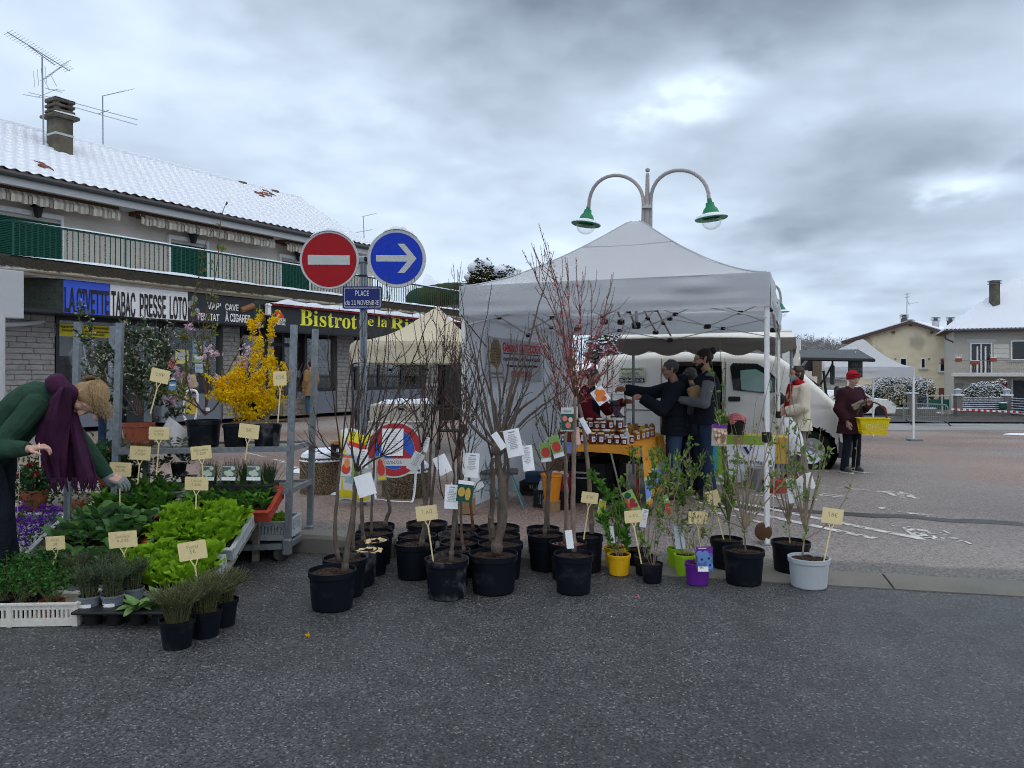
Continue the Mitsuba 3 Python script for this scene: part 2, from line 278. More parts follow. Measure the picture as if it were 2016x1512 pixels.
bs('m_hillside', mikit.proc(lambda p, n, uv: mix([.10, .10, .09], [.62, .64, .68], ss(.45, .6, fb(p.x*.03, p.y*.02, 0, 4)))), .9)
bs('m_farwood', (.24, .23, .235), .9)
def ywall_c(p, n, uv):
    g = fb(p.x*.9, p.y*.9, p.z*.5, 4); k = ss(.47, .64, g)*ss(2.6, 4.0, p.z)*(1-ss(5.0, 5.6, p.z)); return mix(mix([.68, .60, .42], [.76, .68, .50], nz(p.x*3, p.y*3, p.z*3)), [.36, .33, .25], k*.75)
bs('m_wall_yellow', mikit.proc(ywall_c), .9)
def mould_c(p, n, uv): return mix([.028, .025, .019], [.20, .18, .14], fb(p.x*4, p.y*4, p.z*3, 4)*.75+.25*nz(p.x*50, p.y*50, p.z*50))
bs('m_mould', mikit.proc(mould_c), .95)
plain(plinth=((.16, .18, .215), .8), frame=((.022, .027, .034), .4), brownlight=((.24, .12, .06), .6), redstrip=((.22, .012, .018), .5), printred2=((.62, .05, .06), .5))
for k, c in (('blue', (1.2, 1.8, 9.0)), ('red', (8.0, .8, 1.6))): bs('m_neon'+k, (.5, .5, .5), .4)
plain(chrome2=((.50, .50, .50), .4, .3), banner=((.42, .42, .45), .7), comb=((.22, .16, .07), .7), lampgrey=((.36, .34, .34), .5), darkgrey2=((.10, .12, .14), .5))
plain(ironpale=((.42, .40, .33), .6), pillar=((.17, .15, .14), .9), darkgreen=((.008, .07, .045), .6), darkgreen2=((.03, .045, .02), .9), gateblue=((.045, .06, .085), .5), red2=((.55, .02, .03), .5))
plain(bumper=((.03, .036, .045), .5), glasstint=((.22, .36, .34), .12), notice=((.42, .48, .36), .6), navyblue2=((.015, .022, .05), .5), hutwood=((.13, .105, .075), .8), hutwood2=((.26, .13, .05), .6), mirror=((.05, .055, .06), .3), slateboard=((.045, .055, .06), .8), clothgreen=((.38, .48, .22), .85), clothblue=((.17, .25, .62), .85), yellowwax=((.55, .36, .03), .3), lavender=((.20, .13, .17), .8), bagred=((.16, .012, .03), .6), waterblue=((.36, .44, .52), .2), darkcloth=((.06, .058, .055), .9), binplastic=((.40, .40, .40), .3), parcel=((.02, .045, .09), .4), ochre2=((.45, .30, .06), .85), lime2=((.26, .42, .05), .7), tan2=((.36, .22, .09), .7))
scene['m_warmlamp'] = {'type': 'diffuse', 'reflectance': {'type': 'rgb', 'value': [.9, .85, .6]}}
def ging_c(p, n, uv): a = ss(.45, .55, dr.abs(dr.sin((p.x+p.y*.4)*110))); b = ss(.45, .55, dr.abs(dr.sin((p.z+p.y*.3)*110))); return mix([.55, .40, .40], [.38, .01, .025], .5*a+.5*b)
bs('m_gingham', mikit.proc(ging_c), .9)
def bark2_c(p, n, uv): return mix([.12, .085, .065], [.30, .22, .17], fb(p.x*40, p.y*40, p.z*18, 4))
bs('m_bark2', mikit.proc(bark2_c), .7)
plain(greencane=((.11, .12, .05), .6), chip=((.62, .48, .27), .8), paperdim=((.52, .54, .55), .7), tagblue=((.50, .58, .66), .6), cardbg=((.42, .36, .30), .6), fruitred=((.50, .05, .035), .5), fruitorange=((.70, .22, .05), .5), fruitpink=((.62, .16, .15), .5), peachpale=((.68, .48, .40), .5), pearyellow=((.48, .32, .07), .5), fruitdark=((.28, .02, .04), .5), cardblue=((.05, .13, .30), .5), berryblue=((.12, .22, .48), .5), bagwhite=((.66, .68, .68), .35), bagblue=((.32, .48, .58), .4), signred2=((.36, .02, .03), .45), signblue2=((.02, .09, .46), .45), creamgrey=((.44, .41, .34), .6))
plain(rubber2=((.05, .048, .046), .7), whiteknit=((.55, .56, .57), .95), yellow2=((.50, .36, .03), .6), cardgreen=((.10, .16, .13), .6), bulb=((.52, .58, .50), .6), potgrey2=((.16, .19, .22), .5), redbark=((.10, .055, .04), .6))
plain(whitecloth=((.66, .68, .74), .9), basketyellow=((.72, .56, .008), .4), hairstrand=((.36, .25, .135), .5), greyglove=((.19, .21, .23), .9))
# ================= the setting: road, kerb, square, far ground, hill =================
def sheet(fn,x0,x1,nx,y0,y1,ny):return grid(lambda x,y:(x,y,fn(x,y)),np.linspace(x0,x1,nx),np.linspace(y0,y1,ny))
struct('land',sheet(lambda x,y:-1.4-.9*sst(60,200,y),-900,900,25,-60,2600,25),'m_pale_road','open ground reaching to the horizon')
struct('road',quad((-40,-14,0),(40,-14,0),(40,kerb_y(40)+.12,0),(-40,kerb_y(-40)+.12,0)),'m_asphalt','wet dark asphalt road in the foreground')
def square_fn(t,w):
    x=t;y=kerb_y(x)+.27+(w**1.8)*60;return(x,y,gz(x,y))
struct('square',grid(square_fn,np.linspace(-40,40,81),np.linspace(0,1,40)),'m_square','reddish asphalt of the market square')
# kerb stones, high on the left and lowered towards the right
KD=nrm((1,-.233,0));KN=A([.227,.974,0])
kb=thing('kerb','low concrete kerb along the road edge, lowered on the right','kerb');labels[kb]={'label':labels[kb]['label'],'kind':'structure'}
for i in range(-8,9):
    a=i*1.0+.25;ms=[]
    def kp(s,w,z):q=A([-1.76,6.90,0])+KD*s+KN*w;return(q[0],q[1],z)
    s0,s1=a-.492,a+.492;h0,h1=(gz(-1.76+KD[0]*s,7.0)+.004 for s in(s0,s1));low=h0<.06
    prof=(lambda h:[(-.10,-.05),(-.10,.008),(.02,.012),(.06,h*.75),(.27,h)]) if low else(lambda h:[(.0,-.05),(.0,h*.8),(.022,h),(.27,h)])
    v=[kp(s,w,z) for s,h in((s0,h0),(s1,h1)) for w,z in prof(h)+[(.27,-.05)]]
    put(kb,'kerbstone',hull(v),'m_concrete')
def ragged(poly_fn,L,W,keep,seed,cell=.03,fray=.5):
    """worn paint: only the cells of the marking that are left"""
    nu,nv=max(int(L/cell),2),max(int(W/cell),2);us,vs=np.linspace(0,1,nu+1),np.linspace(0,1,nv+1)
    g=np.stack(np.meshgrid(us*L*7,vs*W*22,[seed*3.7],indexing='ij'),-1)[:,:,0];n=meshkit.fbm(g,3,seed);n=.5*n+.5*meshkit.noise(g*3.1,seed+5)
    V,Fc=[],[];keep=np.quantile(n,keep)+fray*.04
    for i in range(nu):
        for j in range(nv):
            if n[i,j]+fray*.25*(abs((j+.5)/nv-.5)>.36)<keep:
                b=len(V);V+=[poly_fn(us[i+a],vs[j+c]) for a,c in((0,0),(1,0),(1,1),(0,1))];Fc+=[[b,b+1,b+2],[b,b+2,b+3]]
    return A(V),A(Fc)
def line_mark(p,q,w,keep,seed,wear=0.0):
    P0,P1=sq(*p),sq(*q);d=nrm((P1-P0)*A([1,1,0]));s=A([-d[1],d[0],0]);L=np.linalg.norm(P1-P0)
    def fn(a,b):r=P0+(P1-P0)*a+s*(b-.5)*w;r[2]=gz(r[0],r[1])+.006;return r
    return ragged(fn,L,w,keep,seed)
mk=numbered('road_marking');labels[mk]={'label':'worn white parking lines painted on the square','kind':'structure'}
for i,(p,q,w,k) in enumerate((((1380,975),(1815,1062),.10,.88),((1400,993),(1722,1061),.10,.86),((1800,1042),(1828,1064),.34,.44),((1440,952),(1555,988),.10,.5),((1480,975),(1610,985),.08,.45),
                                   ((1605,974),(1650,980),.16,.5),((1620,972),(1668,979),.07,.5),((1755,968),(1790,982),.30,.36),((1600,927),(1720,931),.08,.42),((1590,955),(1750,970),.06,.33),
                                   ((1390,1005),(1500,1030),.09,.52),((1730,1000),(1850,1020),.18,.27),((1735,1034),(1790,1040),.16,.30),((1850,1045),(1910,1075),.16,.25),((545,905),(600,930),.14,.5),((470,888),(520,900),.12,.5))):
    put(mk,'painted_line',line_mark(p,q,w,k,i+3),'m_roadpaint')
def strip(pts,w,name,bsdf,label,lift=.004):
    V=[]
    for i,p in enumerate(pts):
        c=sq(*p)
        for k in(-1,1):y=c[1]+k*w*(.5+.12*math.sin(i*2.1+k));V.append((c[0],y,gz(c[0],y)+lift))
    n=len(pts);f=[]
    for i in range(n-1):f+=[[2*i,2*i+2,2*i+3],[2*i,2*i+3,2*i+1]]
    return struct(name,(A(V),A(f)),bsdf,label)
strip([(1400+i*44,996+i*2.6+1.2*math.sin(i*1.3)) for i in range(15)],.24,'asphalt_patch','m_tar','dark strip of newer asphalt across the square')
# the pale street beyond the square and the darker pavement behind it
def band(x0,x1,ya,yb,lift):return grid(lambda x,w:(x,ya(x)+w*(yb(x)-ya(x)),gz(x,ya(x)+w*(yb(x)-ya(x)))+lift),np.linspace(x0,x1,40),np.linspace(0,1,6))
struct('far_street',band(1,45,lambda x:31.5-.06*x,lambda x:39-.05*x,.008),'m_pale_road','pale side street beyond the square')
struct('far_pavement',band(1,45,lambda x:39-.05*x,lambda x:46,.08),'m_tar','dark pavement in front of the houses on the right')
struct('shop_pavement',(lambda P:(A(P),A([[0,1,2],[0,2,3],[4,5,6],[4,6,7],[0,1,5],[0,5,4]])))([(-19.0,15.2,.26),(1.4,48.7,.26),(-3,51.3,.26),(-23.4,17.8,.26),(-19.0,15.2,0),(1.4,48.7,0),(-3,51.3,0),(-23.4,17.8,0)]),'m_concrete','raised pavement in front of the shops')
def snow_patch(cx,cy,rx,ry,h,seed,z=None):
    def fn(r,a):
        k=r*(.72+.5*meshkit.noise(A([math.cos(a)*1.6+seed,math.sin(a)*1.6,.5]),seed));x,y=cx+rx*k*math.cos(a),cy+ry*k*math.sin(a)
        return(x,y,(gz(x,y) if z is None else z)+.004+h*(1-r**3)*(.6+.6*meshkit.noise(A([x*7,y*7,seed]),seed)))
    return grid(fn,np.linspace(0,1,6),np.linspace(0,2*np.pi,25))
for i,(u,v,rx,ry) in enumerate(((2012,856,.55,.5),(1995,818,1.2,.5),(1900,822,1.6,.25),(1940,826,1.1,.18),(1770,814,.9,.2),(1720,812,.8,.3),(1835,813,.8,.2),(600,930,.25,.12),(668,974,.12,.06))):
    c=sq(u,v);one('snow_patch',snow_patch(c[0],c[1],rx,ry,.05,i),'m_snow','patch of melting snow '+('on the square at the right edge of the picture','by the fence at the right edge','along the foot of the garden fence','on the far kerb below the barrier tape','behind the crowd barrier','beside the parked white car','between the gate and the crowd barrier','left of the round gravel planter','at the foot of the compost bag')[i],'snow',smooth=True)
# far wooded hill
def hill_z(x,y):return-2+15*math.exp(-((x-105)/95)**2)*sst(210,420,y)+6*math.exp(-((x-230)/130)**2)*sst(240,420,y)
struct('hill',sheet(hill_z,-500,900,60,150,900,40),'m_hillside','snow dusted hillside beyond the houses')
WR=np.random.default_rng(5);ms=[]
for i in range(900):
    y=WR.uniform(245,470);x=y*WR.uniform(.30,.50);z=hill_z(x,y);h=WR.uniform(5,8.5);n=60
    p=A([x,y,z+h*.55])+WR.normal(0,1,(n,3))*A([h*.26,h*.26,h*.24]);d=WR.normal(0,1,(n,3))+A([0,0,.9]);d/=np.linalg.norm(d,axis=1,keepdims=True);w=np.cross(d,WR.normal(0,1,(n,3)));L=h*.15
    V=np.stack([p-d*L-w*.08,p-d*L+w*.08,p+d*L],1).reshape(-1,3);ms.append((V,np.arange(n*3).reshape(-1,3)));ms.append(tube([(x,y,z-1),(x,y,z+h*.5)],[.22,.10],3))
one('far_wood',join(ms),'m_farwood','bare wintry wood covering the far hill','wood',kind='stuff')
# ================= the shop building on the left =================
BA=math.atan((1930-CU)/F);BE,BB=A([math.sin(BA),math.cos(BA),0]),A([-math.cos(BA),math.sin(BA),0]);BN=-BB
BO=at(557,824,26.4);BO[2]=0
def bp(s,p,z):q=BO+BE*s+BB*p;return A([q[0],q[1],z])
def bs_(u,p):k=(u-CU)/F;o=BO+BB*p;return-(o[0]-k*o[1])/(BE[0]-k*BE[1])
def bz(u,v,p):q=BO+BB*p+BE*bs_(u,p);return CAMH-(v-HZ)/F*q[1]
def bl(m):v,f=m;return BO+v[:,:1]*BE+v[:,1:2]*BB+v[:,2:3]*A([0,0,1]),f[:,::-1]  # building coordinates (along, back, up) to world; the frame is left-handed
def bbox(s0,s1,p0,p1,z0,z1):return bl(box(((s0+s1)/2,(p0+p1)/2,(z0+z1)/2),(abs(s1-s0),abs(p1-p0),abs(z1-z0))))
def bcb(s0,s1,p0,p1,z0,z1,b=.01):return bl(rbox(((s0+s1)/2,(p0+p1)/2,(z0+z1)/2),(abs(s1-s0),abs(p1-p0),abs(z1-z0)),b))
def btext(parent,name,s,u0,u1,vt,vb,p,bsdf,bold=False,wmax=None,depth=.012,label=None,um=None):
    s0,s1=bs_(u0,p),bs_(u1,p);z0,z1=bz(u0,vb,p),bz(u0,vt,p)
    return put(parent,name,place(text(s,z1-z0,s1-s0,bold,depth),bp(s0,p-.004,z0),BE,(0,0,1)),bsdf,label=label)
B=thing('shop_building','long two storey building with snowy roof, shops below and a green balcony railing','building')
SL=bs_(-260,0)  # left end, outside the frame
SEND=bs_(733,.3)  # right end of the upper storey
ZS0,ZS1=4.02,4.42  # balcony slab
put(B,'wall',join([bbox(SL,SEND,.3,8.2,ZS1-.3,bz(300,398,-.5)-.06),bbox(SL,bs_(905,.3)+6,2.6,9,0,ZS0)]),'m_stucco')
put(B,'balcony_slab',join([bcb(SL,bs_(905,-1)+8,-1.0,2.9,ZS0+.06,ZS1,.03),bbox(SL,bs_(905,-1)+8,-.86,2.9,ZS0-.0,ZS0+.055)]),'m_slab')
RG=np.random.default_rng(2)
def snow_strip(s0,s1,p0,p1,z,h,seed,n=90):
    def fn(a,b):
        s=s0+(s1-s0)*a;p=p0+(p1-p0)*b;k=max(0,1-abs(2*b-1)**4)*min(1,12*min(a,1-a)+.05);w=(.6+.8*meshkit.noise(A([s*2.3,p*5,seed]),seed))
        return(s,p-.02*(1-b)*w,z-.012+(h*k*w if b not in(0,1) else 0))
    return bl(grid(fn,np.linspace(0,1,n),[0,.1,.3,.6,.9,1]))
put(B,'slab_snow',snow_strip(bs_(20,-1),bs_(905,-1)+5,-1.01,-.62,ZS1+.012,.075,1,160),'m_snow',True,label='line of snow along the balcony edge')
# roof: snow over tiles, hipped at its right end
SR=bs_(590,3.9);ZE=bz(300,398,-.5);ZR=bz(300,318,3.9);PE,PR=-.5,3.9;SE=bs_(742,PE)
put(B,'eave',join([bbox(SL,SE-.05,PE+.02,PE+.08,ZE-.28,ZE-.05),bbox(SL,SE-.08,PE+.08,.3,ZE-.24,ZE-.18)]),'m_lightgrey',label='pale painted eave board and soffit')
put(B,'gutter',bl(tube([(SL,PE-.04,ZE-.03),(SE,PE-.04,ZE-.03)],.075,8)),'m_darkgrey')
put(B,'roof',join([bl((A([(SL,PE,ZE-.04),(SE,PE,ZE-.04),(SR,PR,ZR-.05),(SL,PR,ZR-.05),(SE,8.3,ZE-.04),(SL,8.3,ZE-.04)]),A([[0,1,2],[0,2,3],[1,4,2],[3,2,4],[3,4,5]])))]),'m_tile')
def roof_snow(a,b):
    s_end=SE+(SR-SE)*b;s=SL+(s_end-SL)*a;p=PE+(PR-PE)*b;z=ZE+(ZR-ZE)*b
    row,col=b*15.0,s/.28;t=(row%1);c=abs((col+.5*(int(row)%2))%1-.5)*2
    dz=.085*(1-t)**.7*(.74+.26*math.cos(math.pi*c))+.03*meshkit.noise(A([s*.7,p*.9,1.0]),3)+.02*meshkit.noise(A([s*3,p*3,1.0]),4)
    return(s,p-.03*(b<.01),z+.012+dz)
BV=np.sort(np.concatenate([[k/15.0+.001,k/15.0+.014,k/15.0+.032,k/15.0+.064] for k in range(15)]+[[.9999]]));BV=np.clip(BV,0,.9999)
put(B,'roof_snow',bl(grid(roof_snow,np.linspace(.0,1,540),BV)),'m_snow',True,label='thin even snow showing the rows of roof tiles')
put(B,'hip_snow',bl(grid(lambda a,b:(SE+(SR-SE)*b+.02,PE+(8.3-PE)*a*(1-b)+(PR-PE)*b,ZE+(ZR-ZE)*b+.03+.03*meshkit.noise(A([a*30,b*20,2.0]),3)),np.linspace(0,1,24),np.linspace(0,1,16))),'m_snow',True)
for k in range(int((SR-bs_(-40,PR))/.40)):
    s=SR-.2-k*.40;put(B,'ridge_tile',bl(xf(tube([(-.205,0,0),(.205,0,.018)],[.115,.125],8),frame((s,PR,ZR+.0),(1,0,0),(0,1,0),(0,0,1)))),'m_ridge' if 2<s-bs_(486,PR)<99 and s<bs_(545,PR) or RG.random()<.1 else 'm_snow',30)
for k in range(70):  # open tile ends along the eave
    s=SE-.25-k*.28
    if s>bs_(-10,PE):put(B,'eave_tile',bl(tube([(s,PE-.05,ZE+.005),(s,PE+.14,ZE+.045)],.085,7)),'m_ridge',30)
def bare(u,v,n,seed):
    r=np.random.default_rng(seed)
    for i in range(n):
        uu,vv=u+r.normal(0,16),v+r.normal(0,3);best=min(((abs(bz(uu,vv,PE+(PR-PE)*b)-(ZE+(ZR-ZE)*b)),b) for b in np.linspace(.05,.97,80)))[1]
        p=PE+(PR-PE)*best;s=bs_(uu,p);z=ZE+(ZR-ZE)*best+.075;put(B,'bare_tile',bl(hull([(s+x,p+y,z+y*(ZR-ZE)/(PR-PE)+h) for x in(-.12,.12) for y in(-.14,.14) for h in(-.02,.03-.02*abs(x))])),'m_tile')
bare(520,385,7,1);bare(88,337,2,2)
# chimney
pc=2.3;sc=bs_(118,pc);zc0,zc1=bz(118,312,pc),bz(118,236,pc);w=.25;ch=thing('chimney','weathered concrete chimney with stacked cap slabs on the snowy roof of the shops','chimney')
put(ch,'stack',bcb(sc-w,sc+w,pc-w,pc+w,zc0-.7,zc1,.02),'m_slab2' if 'm_slab2' in scene else 'm_mould');put(ch,'collar',bcb(sc-w-.13,sc+w+.13,pc-w-.13,pc+w+.13,zc1,zc1+.09,.02),'m_mould')
for k in range(3):
    put(ch,'cap_slab',bcb(sc-w-.04,sc+w+.04,pc-w-.04,pc+w+.04,zc1+.16+k*.15,zc1+.24+k*.15,.015),'m_mould')
    put(ch,'spacer',join([bbox(sc+a-.06,sc+a+.06,pc+b-.06,pc+b+.06,zc1+.09+k*.15-(.01 if k else 0),zc1+.16+k*.15) for a in(-.18,.18) for b in(-.18,.18)]),'m_mould')
put(ch,'snow_cap',snow_strip(sc-w-.05,sc+w+.05,pc-w-.05,pc+w+.05,zc1+.555,.07,4,14),'m_snow',True);put(ch,'snow_cap',snow_strip(sc-w-.12,sc+w+.12,pc-w-.13,pc-w+.05,zc1+.10,.05,5,14),'m_snow',True)
put(ch,'band',bbox(sc-w-.012,sc+w+.012,pc-w-.012,pc+w+.012,zc1-.50,zc1-.44),'m_lightgrey')
# aerials
def aer(key,parts):
    for nm,segs,r in parts:put(key,nm,join([bl(tube([a,b],r,5)) for a,b in segs]),'m_greysteel')
def yagi(c,d,L,n,e,up=(0,0,1),alt=(0,1,0)):
    c,d=A(c,float),nrm(d);x=nrm(np.cross(d,up)) if alt is None else A(alt,float);return[(c+d*L*t-x*e*(1-.4*t),c+d*L*t+x*e*(1-.4*t)) for t in np.linspace(.05,1,n)]
q=bs_(83,pc-.6);zt=bz(83,112,pc-.6);ae=thing('roof_aerial','tall television aerial beside the chimney with a long slanted boom','aerial');sx=lambda u,v:A([bs_(u,pc-.6),pc-.6,bz(u,v,pc-.6)])
bm0,bm1=sx(14,63),sx(138,140)
aer(ae,[('mast',[(sx(86,285),(q,pc-.6,zt))],.022),('boom',[(bm0,bm1),(sx(56,90),sx(108,128))],.013),('element',[(bm0+(bm1-bm0)*t+A([0,-.25,.02]),bm0+(bm1-bm0)*t+A([0,.25,0])) for t in np.linspace(.02,.98,22)],.005),
         ('reflector',[(sx(77,135)+A([0,y,0]),sx(80,168)+A([0,y,0])) for y in(-.3,-.1,.1,.3)]+[(sx(92,150)+A([0,y,0]),sx(104,173)+A([0,y,0])) for y in(-.2,.2)]+[(sx(84,158),sx(122,130))]+yagi(sx(84,158),sx(122,130)-sx(84,158),1.05,11,.22),.006),
         ('dipole',[(sx(45,186),sx(104,196)),(sx(56,182),sx(104,193)),(sx(72,192),sx(114,175)),(sx(88,173),sx(122,182)),(sx(94,176),sx(128,178))],.007)])
s2=lambda u,v:A([bs_(u,PR),PR,bz(u,v,PR)]);ae=thing('roof_aerial','aerial on the roof ridge right of the chimney with two long crossed rods','aerial')
aer(ae,[('mast',[(s2(203,297),s2(202,188))],.02),('boom',[(s2(202,189),s2(246,179)),(s2(194,224),s2(214,217))],.014),('element',yagi(s2(206,188),s2(246,179)-s2(206,188),1.1,10,.16),.006),('rod',[(s2(110,201),s2(270,246)),(s2(143,202),s2(271,236))],.010),('bracket',[(s2(203,286),s2(204,296)),(s2(204,295),s2(222,300))],.03)])
s3=lambda u,v:A([bs_(u,4.2),4.2,bz(u,v,4.2)]);ae=thing('roof_aerial','small aerial standing on the roof behind the two round road signs','aerial')
aer(ae,[('mast',[(s3(717,474),s3(715,426))],.02),('boom',[(s3(715,426),s3(737,421)),(s3(700,458),s3(733,452))],.012),('element',yagi(s3(715,426),s3(737,421)-s3(715,426),.9,8,.15),.007)])
# railing
RP=-.9;ZT,ZB=bz(300,468,RP),bz(300,548,RP);ZT=ZB+.98;s_a,s_b=bs_(26,RP),bs_(905,RP)+4
rl=thing('balcony_railing','long green metal balcony railing above the shops','railing')
put(rl,'handrail',join([bl(tube([(s_a,RP,ZT),(s_b,RP,ZT)],.028,6)),bl(tube([(s_a,RP,ZT),(s_a-.5,.3,ZT)],.028,6))]),'m_green');put(rl,'bottom_rail',join([bbox(s_a,s_b,RP-.012,RP+.012,ZB+.09,ZB+.12),bl(tube([(s_a,RP,ZB+.1),(s_a-.5,.3,ZB+.1)],.014,5))]),'m_green')
put(rl,'rail_snow',snow_strip(s_a,s_b,RP-.026,RP+.026,ZT+.03,.032,8,220),'m_snow',True)
put(rl,'rail_snow',snow_strip(s_a,s_b,RP-.014,RP+.014,ZB+.128,.02,9,220),'m_snow',True)
s,i=s_a,0
while s<s_b:
    post=i%12==8 or i==0;put(rl,'post' if post else 'baluster',bbox(s-(.02 if post else .0075),s+(.02 if post else .0075),RP-.012,RP+.012,ZS1-.02 if post else ZB+.1,ZT-.01),'m_green');s+=.14;i+=1
for a in(.3,.6,.9):put(rl,'baluster',bl(tube([(s_a-.5*a,RP+1.2*a,ZB+.1),(s_a-.5*a,RP+1.2*a,ZT)],.011,5)),'m_green')
# shutters of the upper windows, lamps and folded awnings
PW=.3
for u0,u1,lab in((-14,118,'closed green rolling shutter, leftmost on the balcony'),(334,405,'closed green rolling shutter in the middle of the balcony wall'),(552,606,'closed green rolling shutter behind the red road sign')):
    s0,s1=bs_(u0,PW-.03),bs_(u1,PW-.03);z0,z1=ZS1+.03,ZB+1.30
    sh=thing('rolling_shutter',lab,'shutter',None);n=26
    prof=[(0,0)]+[(.0+(.022 if k%2 else 0)-.02,z) for k,z in enumerate(np.linspace(z0,z1,2*n))]
    put(sh,'curtain',bl(grid(lambda a,b:(s0+(s1-s0)*a,PW-.055-(.022 if int(round(b*78))%3 else 0),z0+(z1-z0)*b),[0,1],np.linspace(0,1,79))),'m_green')
    put(sh,'frame',join([bbox(s0-.07,s0,PW-.10,PW-.004,z0,z1+.1),bbox(s1,s1+.07,PW-.10,PW-.004,z0,z1+.1),bbox(s0-.07,s1+.07,PW-.105,PW-.008,z1+.1,z1+.22)]),'m_white')
for u0,u1,vt,lab in((-60,232,372,'folded striped awning above the leftmost shutter'),(275,537,424,'folded striped awning above the middle shutter'),(562,640,480,'folded striped awning half hidden by the red road sign')):
    p=-.15;s0,s1=bs_(u0,p),bs_(u1,p);zt_=ZE-.33;aw=thing('awning',lab,'awning');put(aw,'case',bcb(s0-.06,s1+.06,p+.02,PW,zt_-.02,zt_+.10,.02),'m_brown')
    k,sp,V,Fc,C=0,s0,[],[],[]
    while sp<s1:
        wd=.085;b=len(V);sg=.035*math.sin(k*math.pi/3);zb=zt_-.27-.03*abs(math.sin(k*math.pi/4.0));c=[(.55,.52,.44),(.27,.25,.21),(.55,.52,.44),(.40,.375,.32)][k%4]
        for a in(0,1):V+=[(sp+a*wd,p,zt_),(sp+a*wd,p-.10+sg,zt_-.12),(sp+a*wd,p-.08+sg,zb)];C+=[c]*3
        Fc+=[[b,b+3,b+4],[b,b+4,b+1],[b+1,b+4,b+5],[b+1,b+5,b+2]];k+=1;sp+=wd
    put(aw,'valance',bl((A(V),A(Fc))),'m_vc',color=A(C));put(aw,'arm',bbox(s0+.02,s0+.12,p-.06,p+.2,zt_-.10,zt_-.02),'m_brown')
for u,lab in((74,'black wall lantern under the eave, leftmost of three'),(380,'black wall lantern under the middle awning'),(588,'black wall lantern close to the red road sign')):
    s=bs_(u,.1);z=ZE-.55;la=thing('wall_lantern',lab,'lantern');c=bp(s,.08,z)
    put(la,'cage',(lambda m:(m[0],m[1]))(lathe([(0,-.30),(.085,-.30),(.14,-.04),(.0,-.04)],6,c)),'m_black');put(la,'roof',lathe([(.19,-.04),(.07,.06),(0,.08)],6,c),'m_black');put(la,'arm',tube([bp(s,.08,z+.06),bp(s,.08,z+.12),bp(s,.30,z+.10)],.02,5),'m_black')
# fallen plank with snow on the balcony
# ground floor: stone piers, shop windows, doors
ZF0,ZF1=bz(300,638-8,-.8),ZS0  # fascia bottom / top
ZF0=3.16
def bricks(parent,u0,u1,z0,z1,p,seed,course=.155,wid=(.30,.62)):
    r=np.random.default_rng(seed);s0,s1=bs_(u0,p),bs_(u1,p);put(parent,'mortar',bbox(s0,s1,p+.015,p+.5,z0,z1),'m_mortar')
    z=z0
    while z<z1-.04:
        h=course*r.uniform(.85,1.15);s=s0-r.uniform(0,.2)
        while s<s1-.02:
            w=r.uniform(*wid);a,b=max(s,s0),min(s+w,s1)
            if b-a>.05:put(parent,'brick',bcb(a+.006,b-.006,p-r.uniform(0,.02),p+.1,z+.006,min(z+h,z1)-.006,.012),'m_stone')
            s+=w
        z+=h
bricks(B,-30,108,.2,ZF0-.02,-.02,1,.14,(.35,.75));bricks(B,439,473,.2,ZF0-.02,-.02,2);bricks(B,664,697,.2,ZF0-.02,-.02,3,.15,(.28,.45));bricks(B,838,862,.2,ZF0-.02,-.02,4,.16,(.3,.5))
for a,b,z in((108,240,1.02),(318,439,1.02),(585,664,1.0),(697,838,1.0)):put(B,'plinth',bbox(bs_(a,.05),bs_(b,.05),.05,.4,.2,z),'m_plinth',label='blue grey rendered base below a shop window')
put(B,'floor_inside',bbox(SL,bs_(905,2)+6,.4,2.5,.2,.24),'m_charcoal');put(B,'inner_wall',bbox(SL,bs_(905,2)+6,2.5,2.58,.2,ZF1),'m_charcoal');put(B,'inner_ceiling',bbox(SL,bs_(905,2)+6,.5,2.5,ZF1-.9,ZF1-.8),'m_charcoal');put(B,'soffit',bbox(bs_(20,-.8),bs_(905,0)+6,-.78,.5,ZF0-.02,ZF0+.06),'m_charcoal')  # charcoal lining put in before the back wall to darken the shops
def window(u0,u1,z0,z1,p=.16,fr=.09,mull=(),trans=None,name='shop_window'):
    s0,s1=bs_(u0,p),bs_(u1,p);w=numbered(f'{B}__{name}');bars=[bbox(s0,s0+fr,p-.05,p+.05,z0,z1),bbox(s1-fr,s1,p-.05,p+.05,z0,z1),bbox(s0+fr,s1-fr,p-.048,p+.048,z0,z0+fr),bbox(s0+fr,s1-fr,p-.048,p+.048,z1-fr,z1)]
    for u in mull:m=bs_(u,p);bars.append(bbox(m-fr/2,m+fr/2,p-.046,p+.046,z0+fr,z1-fr))
    if trans:bars.append(bbox(s0+fr,s1-fr,p-.044,p+.044,trans-fr/2,trans+fr/2))
    scene[w]=mikit.ply(join(bars),'m_frame');scene[w+'__pane']=mikit.ply(bl(quad((s0+fr,p,z0+fr),(s1-fr,p,z0+fr),(s1-fr,p,z1-fr),(s0+fr,p,z1-fr))),'m_glass');_count[w+'__pane']=1
    return w
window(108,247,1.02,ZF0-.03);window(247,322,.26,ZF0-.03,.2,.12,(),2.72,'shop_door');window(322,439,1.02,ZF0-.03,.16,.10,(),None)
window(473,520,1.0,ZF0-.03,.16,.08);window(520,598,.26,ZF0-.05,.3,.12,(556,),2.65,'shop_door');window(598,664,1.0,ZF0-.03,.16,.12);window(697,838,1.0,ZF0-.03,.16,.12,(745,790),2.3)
for u in(456,860):put(B,'partition',bbox(bs_(u,1),bs_(u,1)+.1,.5,2.5,.2,ZF0),'m_charcoal')
